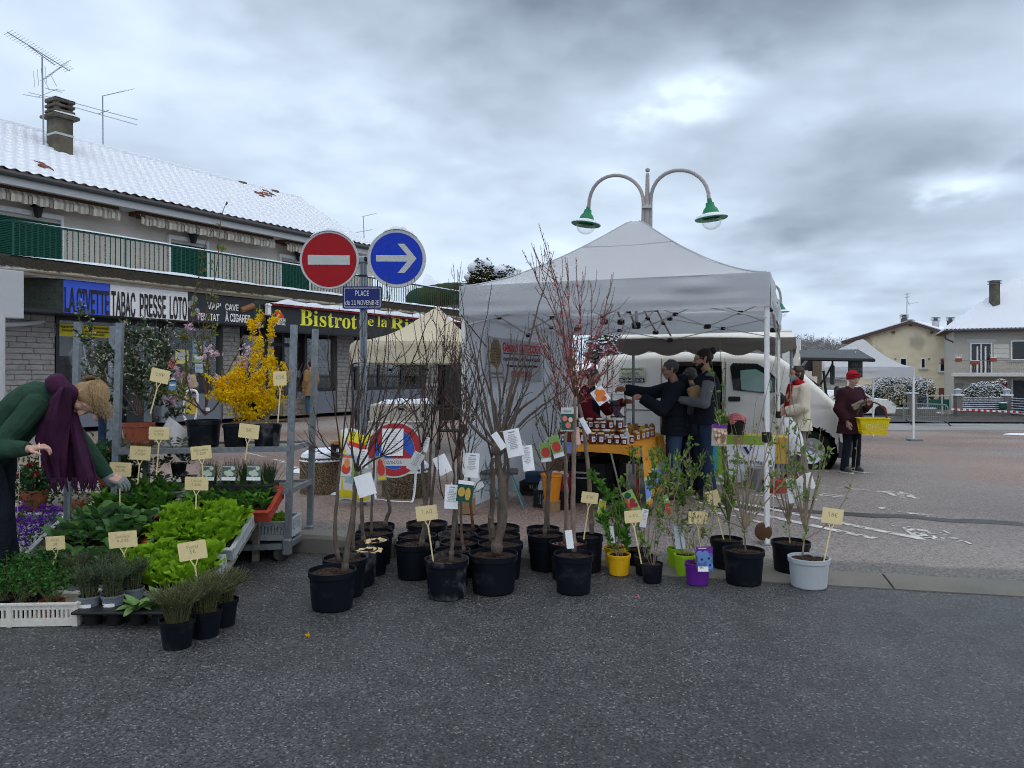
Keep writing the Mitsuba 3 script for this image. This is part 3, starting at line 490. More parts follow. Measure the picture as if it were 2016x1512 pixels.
# things inside the windows
def card(parent,name,u0,u1,v0,v1,p,bsdf,label=None,th=.01):return put(parent,name,bbox(bs_(u0,p),bs_(u1,p),p,p+th,bz(u0,v1,p),bz(u0,v0,p)),bsdf,label=label)
PG=.24
for u0,u1,v0,v1,m,lab,ins in((379,404,671,694,'m_sky','blue poster in the tobacco shop window',(383,400,676,690,'m_lightgrey')),(328,347,704,728,'m_salmon','orange poster low in the tobacco shop window',(330,345,714,720,'m_redplastic')),(345,371,688,716,'m_yellow','tilted yellow poster in the tobacco shop window',(350,366,693,709,'m_lightgrey')),
                            (379,406,696,713,'m_printgreen','green and white poster in the tobacco shop window',(382,403,700,707,'m_paper')),(384,404,716,734,'m_lightgrey','grey poster under the green one in the shop window',(386,400,722,726,'m_sky')),(304,312,712,722,'m_sky','small blue notice beside the shop door',(305,311,714,717,'m_paper')),
                            (332,346,732,748,'m_paper','white notice above the window base of the tobacco shop',(334,344,737,741,'m_sky')),(332,347,752,768,'m_sky','blue notice at the bottom of the tobacco shop window',(334,345,756,760,'m_paper')),(276,290,709,724,'m_lightgrey','pale notice behind the white flowering shrub',(278,288,712,716,'m_sky'))):
    po=thing('window_poster',lab,'poster');card(po,'sheet',u0,u1,v0,v1,PG,m);card(po,'print',*ins[:4],PG-.004,ins[4],th=.003)
    if 'orange' in lab or 'blue poster' in lab:card(po,'print',u0+2,u1-2,v0+2,v0+6,PG-.004,'m_ink',th=.003)
sg=thing('window_banner','yellow vaping banner inside the window left of the shop door','banner');card(sg,'sheet',109,244,637,661,.12,'m_yellow')
for t,a,b,v0,v1 in(('Cigarettes Electroniques',112,226,639.5,644),('Diffuseurs et accessoires',122,222,648,652),('VAPOTAGE',152,206,655.5,659.5)):btext(sg,'lettering',t,a,b,v0,v1,.11,'m_brown')
NEON=lambda c:{'type':'area','radiance':{'type':'rgb','value':dict(blue=[.5,.8,3.2],red=[3.0,.35,.6])[c]}}
sg=thing('lit_cross','red and blue lit neon cross hanging in the tobacco shop window','sign')
put(sg,'arm',bl(tube([(bs_(164,.3),.3,bz(164,681,.3)),(bs_(171,.3),.3,bz(171,724,.3))],.014,5)),'m_neonblue',label='upright tube lit blue',emitter=NEON('blue'));put(sg,'arm',bl(tube([(bs_(147,.3),.3,bz(147,709,.3)),(bs_(167,.3),.3,bz(167,704,.3))],.014,5)),'m_neonred',label='left tube lit red',emitter=NEON('red'));put(sg,'arm',bl(tube([(bs_(168,.3),.3,bz(168,704,.3)),(bs_(187,.3),.3,bz(187,699,.3))],.014,5)),'m_neonblue',emitter=NEON('blue'))
put(sg,'disc',bl((lambda m:(m[0][:,[0,2,1]]+A([bs_(166,.34),.34,bz(166,703,.34)]),m[1]))(lathe([(0,0),(.42,0),(.42,.02),(0,.02)],24))),'m_darkgrey')
for k,(u,s,w) in enumerate(((575,1.35,.4),(535,1.5,.5),(640,1.3,.5),(350,1.5,.8),(200,1.7,.7),(760,1.4,.8))):
    t=thing('shop_shelf',['pale display seen through the bistro doorway','white goods stacked behind the bistro door','display in the bistro window','shelves at the back of the tobacco shop','counter inside the leftmost shop window','bar counter inside the far window'][k],'shelf');put(t,'body',bcb(bs_(u,s)-w,bs_(u,s)+w,s,s+.35,.24,1.5+.2*(k%3),.01),'m_darkgrey');put(t,'goods',join([bbox(bs_(u,s)+x-.1,bs_(u,s)+x+.09,s-.01,s+.2,1.5+.2*(k%3)+.002,1.5+.2*(k%3)+.1+.2*RG.random()) for x in np.arange(-w+.1,w,.22)]),'m_lightgrey')
# fascia boards
PF=-.8;zt_f=ZS0-.005
fa=thing('tobacco_sign','long shop fascia reading LA CIVETTE TABAC PRESSE LOTO in blue and white','sign')
def panel(parent,name,u0,u1,p,z0,z1,bsdf,th=.06,label=None):return put(parent,name,bcb(bs_(u0,p),bs_(u1,p),p,p+th,z0,z1,.004),bsdf,label=label)
panel(fa,'panel',125,216.5,PF,ZF0,zt_f,'m_blue',label='blue panel');panel(fa,'panel',217,370,PF,ZF0+.01,zt_f-.01,'m_white',label='white panel')
btext(fa,'lettering','LA',127,147.5,566,612.5,PF,'m_ink',True);btext(fa,'lettering','CIVETTE',151,214,569,614,PF,'m_ink',True)
btext(fa,'lettering','TABAC',219,266,574,620,PF,'m_ink',True);btext(fa,'lettering','PRESSE',275,326,579,622,PF,'m_ink',True);btext(fa,'lettering','LOTO',334,367.5,584,626,PF,'m_ink',True)
fa=thing('cigar_sign',"black fascia panel reading VAP' FEYTIAT CAVE À CIGARES with a cigar",'sign');panel(fa,'panel',370.5,500,PF,ZF0,zt_f-.02,'m_charcoal')
for t,a,b,v0,v1 in(("VAP'",408,434,595,608),('CAVE',443,469,598,610),('FEYTIAT',389,431,616,629),('À CIGARES',443,492,617,632)):btext(fa,'lettering',t,a,b,v0,v1,PF,'m_white',True)
put(fa,'cigar',bl(tube([(bs_(474,PF-.03),PF-.03,bz(474,611,PF)),(bs_(498,PF-.03),PF-.03,bz(498,602,PF))],[.09,.10],8)),'m_brownlight')
for k,(u,v,r) in enumerate(((383,588,.10),(377,600,.13),(388,612,.09),(379,618,.08))):put(fa,'smoke_print',bl((lambda m:(m[0][:,[0,2,1]]+A([bs_(u,PF),PF-.002-.0012*k,bz(u,v,PF)]),m[1]))(lathe([(0,0),(r,0),(r,.0005)],14))),'m_grey')
fs=numbered(f'{B}__slate_fascia');ms=bbox(bs_(500,PF),bs_(532,PF),PF+.03,PF+.2,ZF0,zt_f);scene[fs]=mikit.ply(ms,'m_mortar');SC=bs_(125,PF)
def slates(o,d,L,z0,z1,seed):
    r=np.random.default_rng(seed);n=A([d[1],-d[0],0]);z,k=z0,0
    while z<z1-.02:
        h=.165;x=-.15*(k%2)
        while x<L:
            w=.31;a,b=max(x,0),min(x+w,L)
            if b-a>.03:put(fs,'slate',beam(o+d*(a+b)/2+n*(.012+r.uniform(0,.008))+A([0,0,z+.004]),o+d*(a+b)/2+n*.028+A([0,0,min(z+h,z1)-.004]),b-a-.008,.012,n),'m_tan' if r.random()<.03 else 'm_slate')
            x+=w
        z+=h;k+=1
slates(bp(bs_(500,PF),PF+.03,0),BE,bs_(532,PF)-bs_(500,PF),ZF0,zt_f,1)
cl,cr=bp(bs_(43,-.05),-.05,0),bp(SC,PF,0);dd=nrm(cr-cl);slates(cl,dd,np.linalg.norm(cr-cl),ZF0,zt_f,2)
put(fs,'backing',join([hull([cl+A([0,0,ZF0]),cr+A([0,0,ZF0]),bp(SC,-.05,ZF0),cl+A([0,0,zt_f]),cr+A([0,0,zt_f]),bp(SC,-.05,zt_f)])]),'m_mortar')
put(fs,'snow',snow_strip(bs_(60,PF),bs_(372,PF),PF-.03,PF+.12,zt_f-.0,.05,14,70),'m_snow',True)
fa=thing('bistro_sign','black bistro fascia with yellow serif lettering and a red upper edge','sign');p=-1.0;z1=3.82;z0=2.98
put(fa,'board',bcb(bs_(530,p),bs_(905,p),p,p+.10,z0,z1,.01),'m_charcoal');put(fa,'red_strip',bbox(bs_(528,p)-.04,bs_(905,p),p-.16,p+.14,z1+.003,z1+.07),'m_redstrip');put(fa,'snow',snow_strip(bs_(528,p)-.05,bs_(905,p),p-.17,p+.15,z1+.08,.16,15,110),'m_snow',True);put(fa,'moulding',bbox(bs_(530,p),bs_(905,p),p-.03,p-.003,z0,z0+.05),'m_black')
GL={'B':[95,[0,4,95,4,98,57,98,74,95,84,86,85,82,85,70,83,64,78,59,66,54,82,46,90,35,90,21,88,15,81,7,75,4,60,0,4,0,4,5,13,7,16,15,16,84,14,90,12,93],[1,40,12,42,6,52,5,58,7,64,15,65,25,65,37,62,43,53,49,39,49],[2,39,55,51,56,59,61,61,65,61,84,58,90,54,93,43,94,40,90]],'R':[103,[0,4,94,4,98,57,98,69,96,82,91,89,82,90,65,87,59,81,53,69,47,96,8,100,4,104,4,104,0,73,0,43,45,39,45,40,10,44,5,53,4,53,0,4,0,4,4,11,5,14,8,16,14,16,85,13,92],[1,39,51,49,50,56,52,64,61,65,79,63,86,56,92,44,93,40,89]],'V':[93,[0,-3,98,45,98,45,95,35,93,33,87,56,33,76,84,76,91,70,95,65,95,65,98,95,98,95,95,88,93,83,83,50,-3,45,-3,9,84,4,92,-3,95]],'a':[75,[0,5,20,7,25,17,34,43,43,43,59,40,63,35,65,28,65,23,62,26,55,26,48,24,45,19,43,10,45,7,49,7,56,15,65,28,70,43,70,54,67,60,62,64,51,64,11,65,9,71,9,71,6,68,4,59,-1,51,-1,45,4,43,8,30,0,16,-1,6,5,5,10],[1,25,23,26,13,31,9,35,9,43,15,42,38,33,34,28,30]],'c':[64,[0,5,42,10,55,20,65,33,70,48,69,58,62,60,58,59,49,55,45,45,47,43,51,43,62,39,65,30,63,25,51,25,28,30,17,37,11,48,10,58,16,62,14,53,5,44,0,29,-1,23,1,15,5,7,16,5,25]],'d':[80,[0,5,25,5,47,9,56,15,64,27,70,36,70,48,64,48,90,45,94,38,95,38,99,69,99,69,13,72,8,76,7,76,4,48,-1,47,7,38,0,25,-1,14,5,6,17],[1,25,44,27,15,32,8,39,7,47,14,48,55,40,62,35,62,28,56]],'e':[65,[0,5,25,5,44,7,53,13,61,19,66,29,70,44,69,52,65,58,56,61,47,61,37,25,37,27,21,31,15,35,12,46,10,52,13,58,19,62,17,59,12,49,3,39,-1,28,-1,20,2,9,13],[1,26,55,26,43,43,43,44,55,40,64,34,65,29,63]],'i':[43,[0,4,0,4,4,9,5,11,7,11,60,10,63,5,64,5,67,32,67,32,10,34,5,39,4,39,0],[0,11,85,12,95,16,99,25,100,32,95,33,86,27,79,16,79]],'l':[44,[0,4,0,4,4,9,5,11,7,11,91,10,94,5,95,5,98,32,98,32,10,34,5,39,4,39,0]],'n':[83,[0,4,64,4,67,32,67,33,59,38,65,45,68,55,69,64,66,70,58,72,50,72,8,74,5,79,4,79,0,44,0,44,4,49,5,51,9,51,52,50,55,45,58,38,56,32,49,32,9,34,5,39,4,39,0,4,0,4,4,7,4,11,7,11,59,9,63]],'o':[73,[0,4,34,5,47,11,58,20,66,31,70,46,69,55,65,62,58,66,50,69,35,67,22,62,11,53,3,42,-1,26,0,16,5,6,19],[1,26,56,26,13,30,6,39,4,44,8,47,17,47,50,44,62,38,65,30,63]],'r':[62,[0,4,0,4,4,9,5,11,7,11,60,10,63,5,64,5,67,32,67,33,57,41,66,47,69,55,69,60,66,63,61,63,55,59,49,51,48,47,50,44,55,40,56,36,53,33,48,33,8,35,5,43,4,43,0]],'s':[63,[0,7,24,12,24,16,13,27,5,37,5,41,9,42,15,39,21,19,31,11,38,8,44,8,55,11,61,19,68,35,70,47,67,50,70,53,70,53,49,49,49,44,60,35,65,27,64,23,59,23,55,28,49,44,42,54,33,55,28,55,15,52,7,47,3,38,-1,28,-1,16,3,13,3,11,-1,7,-1]],'t':[49,[0,5,62,5,66,18,79,27,93,31,93,31,69,45,68,45,62,31,61,32,12,34,10,38,10,43,13,45,17,48,15,44,6,38,2,32,-1,22,-1,16,1,13,5,11,9,11,61]]}
def serif(s,h,w):
    x,ms=0,[]
    for c in s:
        if c==' ':x+=30;continue
        adv,*rs=GL[c];ps=[(r[0],Polygon(list(zip(r[1::2],r[2::2])))) for r in rs];g=None
        for k,q in ps:g=(q.buffer(0) if g is None else g.union(q.buffer(0))) if k==0 else g.difference(q.buffer(0))
        m=ext(affinity.translate(g,x,0),1.0);ms.append(m);x+=adv
    v,f=join(ms);v=v*A([w/x,h/98.0,.012]);return v,f
for t,u0,u1,vt,vb in(('Bistrot',589,702,609,640),('de',706,736,621,640),('la',742,762,622,643),('Rincon',768,876,625,646)):
    s0,s1,zb,zt2=bs_(u0,p),bs_(u1,p),bz(u0,vb,p),bz(u0,vt,p);put(fa,'lettering',place(serif(t,zt2-zb,s1-s0),bp(s0,p-.004,zb),BE,(0,0,1)),'m_textyellow')
q0=bs_(541,p);zc=z0+.1;put(fa,'emblem',bl(hull([(q0+.02+x,p-.008+y,zc+z) for x,z in((.02,.36),(.02,.56),(.17,.64),(.34,.46),(.36,.36)) for y in(0,.006)])),'m_printred2',label='red emblem');put(fa,'emblem',bl(hull([(q0+.02+x,p-.008+y,zc+z) for x,z in((.0,.28),(.0,.31),(.2,.34),(.37,.38),(.37,.35),(.2,.305)) for y in(0,.006)])),'m_lime',label='green wave of the emblem')
btext(fa,'emblem_lettering','BLASON',542,561,626,632,p,'m_white',True);btext(fa,'emblem_lettering','PRESTIGE',542,561,634,639,p,'m_white',True)
# junction box, downpipe, white planters
t=thing('junction_box','small white box with snow on top beside the bistro sign','box');put(t,'case',bcb(bs_(529,-1.05)-.12,bs_(529,-1.05)+.02,-1.16,-1.0,3.5,3.80,.02),'m_white');put(t,'snow',snow_strip(bs_(529,-1.05)-.13,bs_(529,-1.05)+.03,-1.17,-.99,3.81,.07,16,10),'m_snow',True)
t=thing('downpipe','grey rainwater pipe with a square hopper at the left edge of the picture','pipe');p=-1.12;put(t,'hopper',bl(rbox(((bs_(-30,p)+bs_(41,p))/2,p,(bz(20,627,p)+bz(20,533,p))/2),(bs_(41,p)-bs_(-30,p),.30,bz(20,533,p)-bz(20,627,p)),.015)),'m_lightgrey');put(t,'shaft',bl(tube([(bs_(-14,p),p-.1,.2),(bs_(-14,p),p-.1,bz(0,620,p))],.20,14)),'m_lightgrey',True);put(t,'elbow',bl(tube([(bs_(4,-.4),-.4,bz(4,640,-.4)),(bs_(45,-.2),-.2,bz(45,638,-.2)),(bs_(95,.1),.1,bz(95,631,.1))],.06,8)),'m_lightgrey',True)
t=thing('wooden_planter','weathered wooden planter box outside the bistro door','planter')
for i in range(3):put(t,'plank',bcb(bs_(556,-1.3),bs_(605,-1.3),-1.34,-1.28,.27+i*.19,.27+i*.19+.18,.008),'m_oldwood')
put(t,'back',bbox(bs_(556,-1.3)+.01,bs_(605,-1.3)-.01,-1.27,-.75,.27,.80),'m_oldwood');SHRUB0=(bs_(575,-1.0),-1.0)
t=thing('trellis','dark diamond trellis standing in the wooden planter','trellis');put(t,'lattice',join([bl(tube([(bs_(550,-.85)+x,-.85,.8),(bs_(550,-.85)+x+.62*sg,-.85,2.0)],.012,4)) for x in np.arange(-.3,1.2,.17) for sg in(1,-1)]),'m_brown');put(t,'frame',join([bl(tube([(bs_(550,-.85)+x,-.85,.8),(bs_(550,-.85)+x,-.85,2.02)],.02,4)) for x in(-.4,1.35)]),'m_brown')
# ================= white market tent =================
def onplane(u,v,o,d):
    """where the sight line through (u, v) meets the vertical plane through o along d: (distance along d, height)"""
    k=(u-CU)/F;t=-(o[0]-k*o[1])/(d[0]-k*d[1]);y=o[1]+t*d[1];return t,CAMH-(v-HZ)/F*y
def canopy(C,ze,peak,power=1.45,n=26,m=18,wr=.012,seed=0,round_=.10):
    ms=[]
    for k in range(4):
        a,b=C[k],C[(k+1)%4]
        def fn(t,r):
            e=a+(b-a)*t;q=e+(peak[:2]-e)*r;f=r**power
            if r>1-round_:f-=((r-(1-round_))/round_)**2*round_*power*.36
            sag=-.05*math.sin(math.pi*t)*(1-r)*min(1,r*6)
            w=wr*(meshkit.noise(A([q[0]*2.2+seed,q[1]*2.2,r*3]),seed)-.5)*2*min(1,r*9)*(1-r)+.006*math.sin(t*23+seed)*(1-r)**6*min(1,r*14)
            return(q[0],q[1],ze+(peak[2]-ze)*f+sag+w)
        ms.append(grid(fn,np.linspace(0,1,n),np.linspace(0,.999,m)))
    v,f=join(ms);t=trimesh.Trimesh(v,f);t.merge_vertices(digits_vertex=4);return A(t.vertices),A(t.faces)
def valance(C,ze,h,seed,edge=None,n=70,fold=.026,sides=range(4)):
    ms=[]
    for k in sides:
        a,b=C[k],C[(k+1)%4];L=np.linalg.norm(b-a);nn=A([(b-a)[1],-(b-a)[0]])/L
        def fn(t,r):
            q=a+(b-a)*t;z=r*(h if edge is None else edge(t*L))
            o=fold*(meshkit.noise(A([t*L*.8+seed+k*9,r*5.5,.5]),seed)-.35)*min(1,9*min(t,1-t)+.1)*min(1,r*4)+fold*.8*(meshkit.noise(A([t*L*2.4,r*3+7,seed]),seed)-.5)*min(1,6*min(t,1-t))
            return(q[0]+nn[0]*(o+.006),q[1]+nn[1]*(o+.006),ze-z-.012*math.sin(math.pi*t)*r)
        ms.append(grid(fn,np.linspace(0,1,n),np.linspace(0,1,14)))
    return ms
def truss(key,a,b,z0,z1,n,bsdf,w=.024,joints='m_black'):
    for k in range(n):
        p,q=a+(b-a)*k/n,a+(b-a)*(k+1)/n;off=A([(b-a)[1],-(b-a)[0]])/np.linalg.norm(b-a)*.016
        put(key,'scissor_bar',beam((*(p+off),z1),(*(q+off),z0),w,.012),bsdf);put(key,'scissor_bar',beam((*(p-off),z0),(*(q-off),z1),w,.012),bsdf)
        m=(p+q)/2;put(key,'joint',rbox((*m,(z0+z1)/2),(.06,.06,.045),.008),joints)
        if k:put(key,'joint',rbox((*p,z0),(.075,.075,.055),.01),joints);put(key,'joint',rbox((*p,z1),(.075,.075,.05),.01),joints)
def leg(key,x,y,z1,bsdf,foot=True,w=.042):
    z0=ground(x,y);put(key,'leg',rbox((x,y,(z0+z1)/2),(w,w,z1-z0),.006),bsdf);put(key,'leg_slider',rbox((x,y,1.02),(w+.03,w+.03,.10),.01),'m_black')
    if foot:put(key,'foot_plate',rbox((x,y,z0+.006),(.13,.13,.008),.002),'m_galv')
TC=[A([-.563,8.27]),A([2.386,7.11]),A([3.93,11.25]),A([.93,12.35])];TZ=2.553;TP=A([1.57,9.72,3.60]);VH=.315
tent=thing('market_tent','big white pop-up market tent with a pointed roof and one side wall','tent')
put(tent,'canopy',canopy(TC,TZ,TP,1.42,40,24,.018,3),'m_canopy',True);
for k,m in enumerate(valance(TC,TZ,VH,4,fold=.05)):put(tent,'valance',m,'m_canopy',True)
def seam(a,r0=.02,r1=.97):return[A([*(a+(TP[:2]-a)*r),TZ+(TP[2]-TZ)*(r**1.42-(max(0,r-.9)/.1)**2*.1*1.42*.36)+.004]) for r in np.linspace(r0,r1,24)]
for c in TC:put(tent,'seam',tube(seam(c),.007,4),'m_canopy',True)
for k in range(4):put(tent,'seam',tube([seam(TC[k]+(TC[(k+1)%4]-TC[k])*t,.66,.67)[0]-A([0,0,.05*math.sin(math.pi*t)*.33]) for t in np.linspace(0,1,20)],.004,4),'m_canopy',True)
ins=[c+(TP[:2]-c)*.018 for c in TC]
for k,c in enumerate(ins):leg(tent,c[0],c[1],TZ-.03,'m_white')
for k in range(4):truss(tent,ins[k],ins[(k+1)%4],TZ-.42,TZ-.10,2,'m_chrome2')
mid=[(ins[k]+ins[(k+1)%4])/2 for k in range(4)]
for k in range(4):truss(tent,mid[k],TP[:2]+(mid[k]-TP[:2])*.06,TZ-.36,TZ-.04,2,'m_chrome2')
put(tent,'peak_pole',tube([(TP[0],TP[1],TZ-.35),(TP[0],TP[1],TP[2]-.06)],.02,8),'m_chrome2');put(tent,'peak_hub',rbox((TP[0],TP[1],TZ-.33),(.10,.10,.08),.01),'m_black')
def wall_fn(t,r):
    q=ins[0]+(ins[3]-ins[0])*t;z=.14+(TZ-VH-.0-.14)*r;w=.03*(meshkit.noise(A([t*11,r*2.2,3.3]),2)-.5)+.012*(meshkit.noise(A([t*26,r*9,1.3]),3)-.5)
    return(q[0]+w*.94,q[1]-w*.34,z)
put(tent,'side_wall',grid(wall_fn,np.linspace(.012,.99,60),np.linspace(0,1,40)),'m_canopy',True,label='white side wall on the left of the tent')
put(tent,'guy_rope',tube([at(1521,592,7.1),at(1528,640,7.2),at(1526,870,7.25),at(1521,1050,7.15)],.004,4),'m_lightgrey');put(tent,'guy_rope',tube([at(908,620,8.2),at(958,683,8.9)],.006,4),'m_black')
one('tent_weight',(lambda m:xf(m,frame(at(1503,1048,7.2)*A([1,1,0])+A([0,0,gz(2.4,7.2)+.11]),nrm((.93,-.36,0)),(0,0,1),nrm((.36,.93,0)))))(lathe([(0,-.06),(.05,-.06),(.078,-.05),(.078,.05),(.05,.06),(0,.06)],20)),'m_brown','brown round weight leaning against the front right tent leg','weight',smooth=30)
# banner on the side wall
WD=nrm(np.append(ins[3]-ins[0],0));WO=np.append(ins[0],0)+A([.05,-.018,0]);WNN=np.cross(WD,(0,0,1))
def wpt(u,v):return onplane(u,v,WO,WD)
bn=thing('beekeeper_banner','grey banner with red and black lettering hung on the white tent wall','banner')
(t0,z1),(t1,z0)=wpt(961,662),wpt(1066,752);z0=min(z0,wpt(961,748)[1]+.0);
put(bn,'sheet',xf(rbox(((t0+t1)/2,(z0+z1)/2,0),(t1-t0,z1-z0,.008),.002),frame(WO,WD,(0,0,1),WNN)),'m_banner')
def wtext(s,u0,v0,u1,v1,m,bold=False):
    (a,zt),(b,zb)=wpt(u0,v0),wpt(u1,v1);_,zb0=wpt(u0,v1);h=abs(zt-zb0)
    put(bn,'lettering',place(text(s,h,b-a,bold,.006),WO+WD*a+A([0,0,zb0])+WNN*.004,WD,(0,0,1)),m)
wtext('Gérard QUIECOUT',989,674,1064,691,'m_inkred',True);wtext('apiculteur récoltant',990,702,1062,709,'m_ink');wtext("“Nos abeilles butinent dans nos monts d'Ambazac”",996,717.5,1058,722,'m_ink',True);wtext('05 55 71 12 08',1006,731,1046,742,'m_inkred',True)
wtext('Miel toutes fleurs',962,732,987,737,'m_grey');wtext('(Bruyère Châtaignier Tilleul)',962,741,988,744,'m_grey');(a,z),(b,_)=wpt(989,695),wpt(1062,700);put(bn,'line',xf(box(((a+b)/2,z,.007),(b-a,.012,.004)),frame(WO,WD,(0,0,1),WNN)),'m_ink')
hc=[wpt(u,v) for u,v in((971,668),(978,668),(984,680),(986,700),(984,716),(977,725),(966,716),(964,700),(966,680))]
put(bn,'honeycomb_print',xf(ext(hc,.009),frame(WO,WD,(0,0,1),WNN)),'m_comb')
for k in range(6):(a,z),(b,_)=wpt(966,686+k*5.5),wpt(983,690+k*5.5);put(bn,'comb_line',xf(box(((a+b)/2,z,.0105),(b-a,.010,.003)),frame(WO,WD,(0,0,1),WNN)),'m_brown')
# ================= cream tent in front of the bistro =================
ct=thing('cream_tent','cream pop-up tent standing behind the blue and red road signs','tent');d0=14.0
c0,c1=at(700,712,d0)[:2],at(962,716,d0+.6)[:2];dv=(c1-c0);pv=A([-dv[1],dv[0]]);pv=pv/np.linalg.norm(pv)*2.6;CC=[c0,c1,c1+pv,c0+pv];ze=at(0,670,d0)[2];pk=A([*(sum(CC)/4),0]);pk[:2]=at(862,600,pk[1])[:2];pk[2]=at(0,600,pk[1])[2]
put(ct,'canopy',canopy(CC,ze,pk,1.75,30,20,.02,7),'m_cream_canvas',True)
for m in valance(CC,ze,.40,8,fold=.045):put(ct,'valance',m,'m_cream_canvas',True)
for k in range(4):c=CC[k]+(pk[:2]-CC[k])*.03;z0=gz(*c);put(ct,'leg',rbox((*c,(z0+ze)/2),(.045,.045,ze-z0),.006),'m_darkgrey')
i4=[c+(pk[:2]-c)*.03 for c in CC]
for k in range(4):truss(ct,i4[k],i4[(k+1)%4],ze-.52,ze-.14,3,'m_black')
# ================= second white tent far right =================
wt=thing('market_tent','smaller white pop-up tent in front of the yellow house','tent');P=sq(1800,868);e0=at(1806,722,P[1]);L=3.1
r0=P[:2];l0=at(1560,800,P[1]+.25)[:2];dv=(r0-l0)/np.linalg.norm(r0-l0);pv=A([-dv[1],dv[0]])*3.0;CW=[r0-dv*3.3,r0,r0+pv,r0-dv*3.3+pv];ze=e0[2];pk=sum(CW)/4;pk=A([*at(1698,665,pk[1])[:2],at(0,664,pk[1])[2]])
put(wt,'canopy',canopy(CW,ze,pk,1.7,24,18,.02,9),'m_canopy',True)
for m in valance(CW,ze,.30,10,fold=.03):put(wt,'valance',m,'m_canopy',True)
for k in range(4):c=CW[k]+(pk[:2]-CW[k])*.015;z0=gz(*c);put(wt,'leg',rbox((*c,(z0+ze)/2),(.05,.05,ze-z0),.006),'m_white')
put(wt,'foot_plate',rbox((*CW[1],gz(*CW[1])+.04),(.36,.3,.06),.01),'m_grey')
i4=[c+(pk[:2]-c)*.015 for c in CW]
for k in range(4):truss(wt,i4[k],i4[(k+1)%4],ze-.45,ze-.12,2,'m_chrome2',joints='m_black')
# ================= taupe scalloped stall canopy in front of the van =================
sc_=thing('stall_canopy','taupe stall canopy with a scalloped edge in front of the white van','canopy')
a,b=at(1215,668,12.0),at(1566,668,11.3);a2,b2=a+A([.25,1.15,.16]),b+A([.35,1.1,.16])
put(sc_,'roof',thick(grid(lambda t,r:(a+(b-a)*t)*(1-r)+(a2+(b2-a2)*t)*r+A([0,0,.03*math.sin(math.pi*t)]),np.linspace(0,1,20),np.linspace(0,1,8)),.006),'m_offwhite',True)
CS=[a[:2],b[:2],b2[:2],a2[:2]]
put(sc_,'valance',valance(CS,a[2],.25,12,edge=lambda s:.17+.085*abs(math.sin(s*math.pi/.52)),n=140,fold=.03,sides=[0])[0],'m_grey_canvas',True)
put(sc_,'valance',valance(CS,a[2],.25,13,edge=lambda s:.20+.085*abs(math.sin(s*math.pi/.52)),n=60,fold=.03,sides=[1])[0],'m_grey_canvas',True)
put(sc_,'valance',valance(CS,a2[2],.25,14,edge=lambda s:.17+.085*abs(math.sin(s*math.pi/.52)),n=140,fold=.03,sides=[2])[0],'m_cream_canvas',True)
for c,z in((a*.9+b*.1,a[2]),(b*.985+a*.015,b[2])):put(sc_,'pole',tube([(c[0],c[1]+.06,gz(c[0],c[1])),(c[0],c[1]+.06,z)],.022,8),'m_galv')
# ================= street lamps =================
def lamp_head(key,c,s,tilt,d):
    M=lambda m:xf(m,frame(c,nrm((1,0,-tilt)),(0,1,0),nrm((tilt,0,1))));h=numbered(f'{key}__lamp_head')
    scene[h]=mikit.ply(M(lathe([(0,0),(.04*s,0),(.045*s,-.07*s),(.075*s,-.08*s),(.085*s,-.15*s),(.13*s,-.2*s),(.16*s,-.28*s),(.17*s,-.33*s)],24)),'m_lampgreen',smooth=35)
    scene[h+'__brim']=mikit.ply(M(lathe([(.15*s,-.305*s),(.30*s,-.36*s),(.305*s,-.39*s),(.29*s,-.40*s),(.16*s,-.37*s)],30)),'m_lampgreen',smooth=35)
    scene[h+'__snow']=mikit.ply(M(lathe([(.165*s,-.31*s),(.2*s,-.295*s),(.27*s,-.325*s),(.308*s,-.365*s),(.31*s,-.375*s)],30)),'m_snow',smooth=True)
    scene[h+'__globe']=mikit.ply(M(lathe([(.185*s,-.37*s)]+[(.195*s*math.cos(t),(-.40-.19*math.sin(t))*s) for t in np.linspace(0,1.57,10)],24)),'m_glass',smooth=True)
lp=thing('street_lamp','tall two armed street lamp with green lamp heads behind the white tent','street lamp');D=15.0;sc=1.0
def arch(u0,v0,uc,vc,u1,v1,d0,d1,n=16):
    p=[];
    for t in np.linspace(0,1,n):a=math.pi*t;u=(u0+u1)/2-(u1-u0)/2*math.cos(a);vb=v0+(v1-v0)*t;p.append(at(u,vb-(vb-vc)*math.sin(a)**.85,d0+(d1-d0)*t))
    return p
put(lp,'pole',tube([at(1272,780,D)*A([1,1,0]),at(1272,560,D),at(1274,404,D),at(1275,342,D)],[.075,.06,.05,.035],12),'m_lampgrey',True);put(lp,'finial',ball(at(1275,335,D),.045),'m_lampgrey',True)
put(lp,'arm',tube([at(1264,560,D),at(1266,430,D),at(1267,403,D)]+arch(1267,403,1215,345,1159,412,D,D+.7),.036,10),'m_lampgrey',True);put(lp,'arm',tube([at(1280,560,D),at(1281,430,D),at(1281,400,D)]+arch(1281,400,1340,335,1396,396,D,D-.7),.036,10),'m_lampgrey',True)
put(lp,'collar',hull([p for u,v in((1263,407),(1285,406),(1274,401),(1263,409.5),(1285,409)) for p in(at(u,v,D-.1),at(u,v,D+.1))]),'m_lightgrey')
lamp_head(lp,at(1158.5,406,D+.7),.98,.14,1);lamp_head(lp,at(1396.5,391,D-.7),.98,-.10,1)
lp=thing('street_lamp','distant street lamp with a green head seen right of the white tent','street lamp');D=30.0
put(lp,'pole',tube([at(1505,800,D),at(1506,640,D),at(1507,566,D)],[.09,.07,.06],8),'m_lampgrey');put(lp,'arm',tube(arch(1507,572,1520,562,1537.5,598,D,D),.05,8),'m_lampgrey');lamp_head(lp,at(1538,596,D),.95,-.05,1)
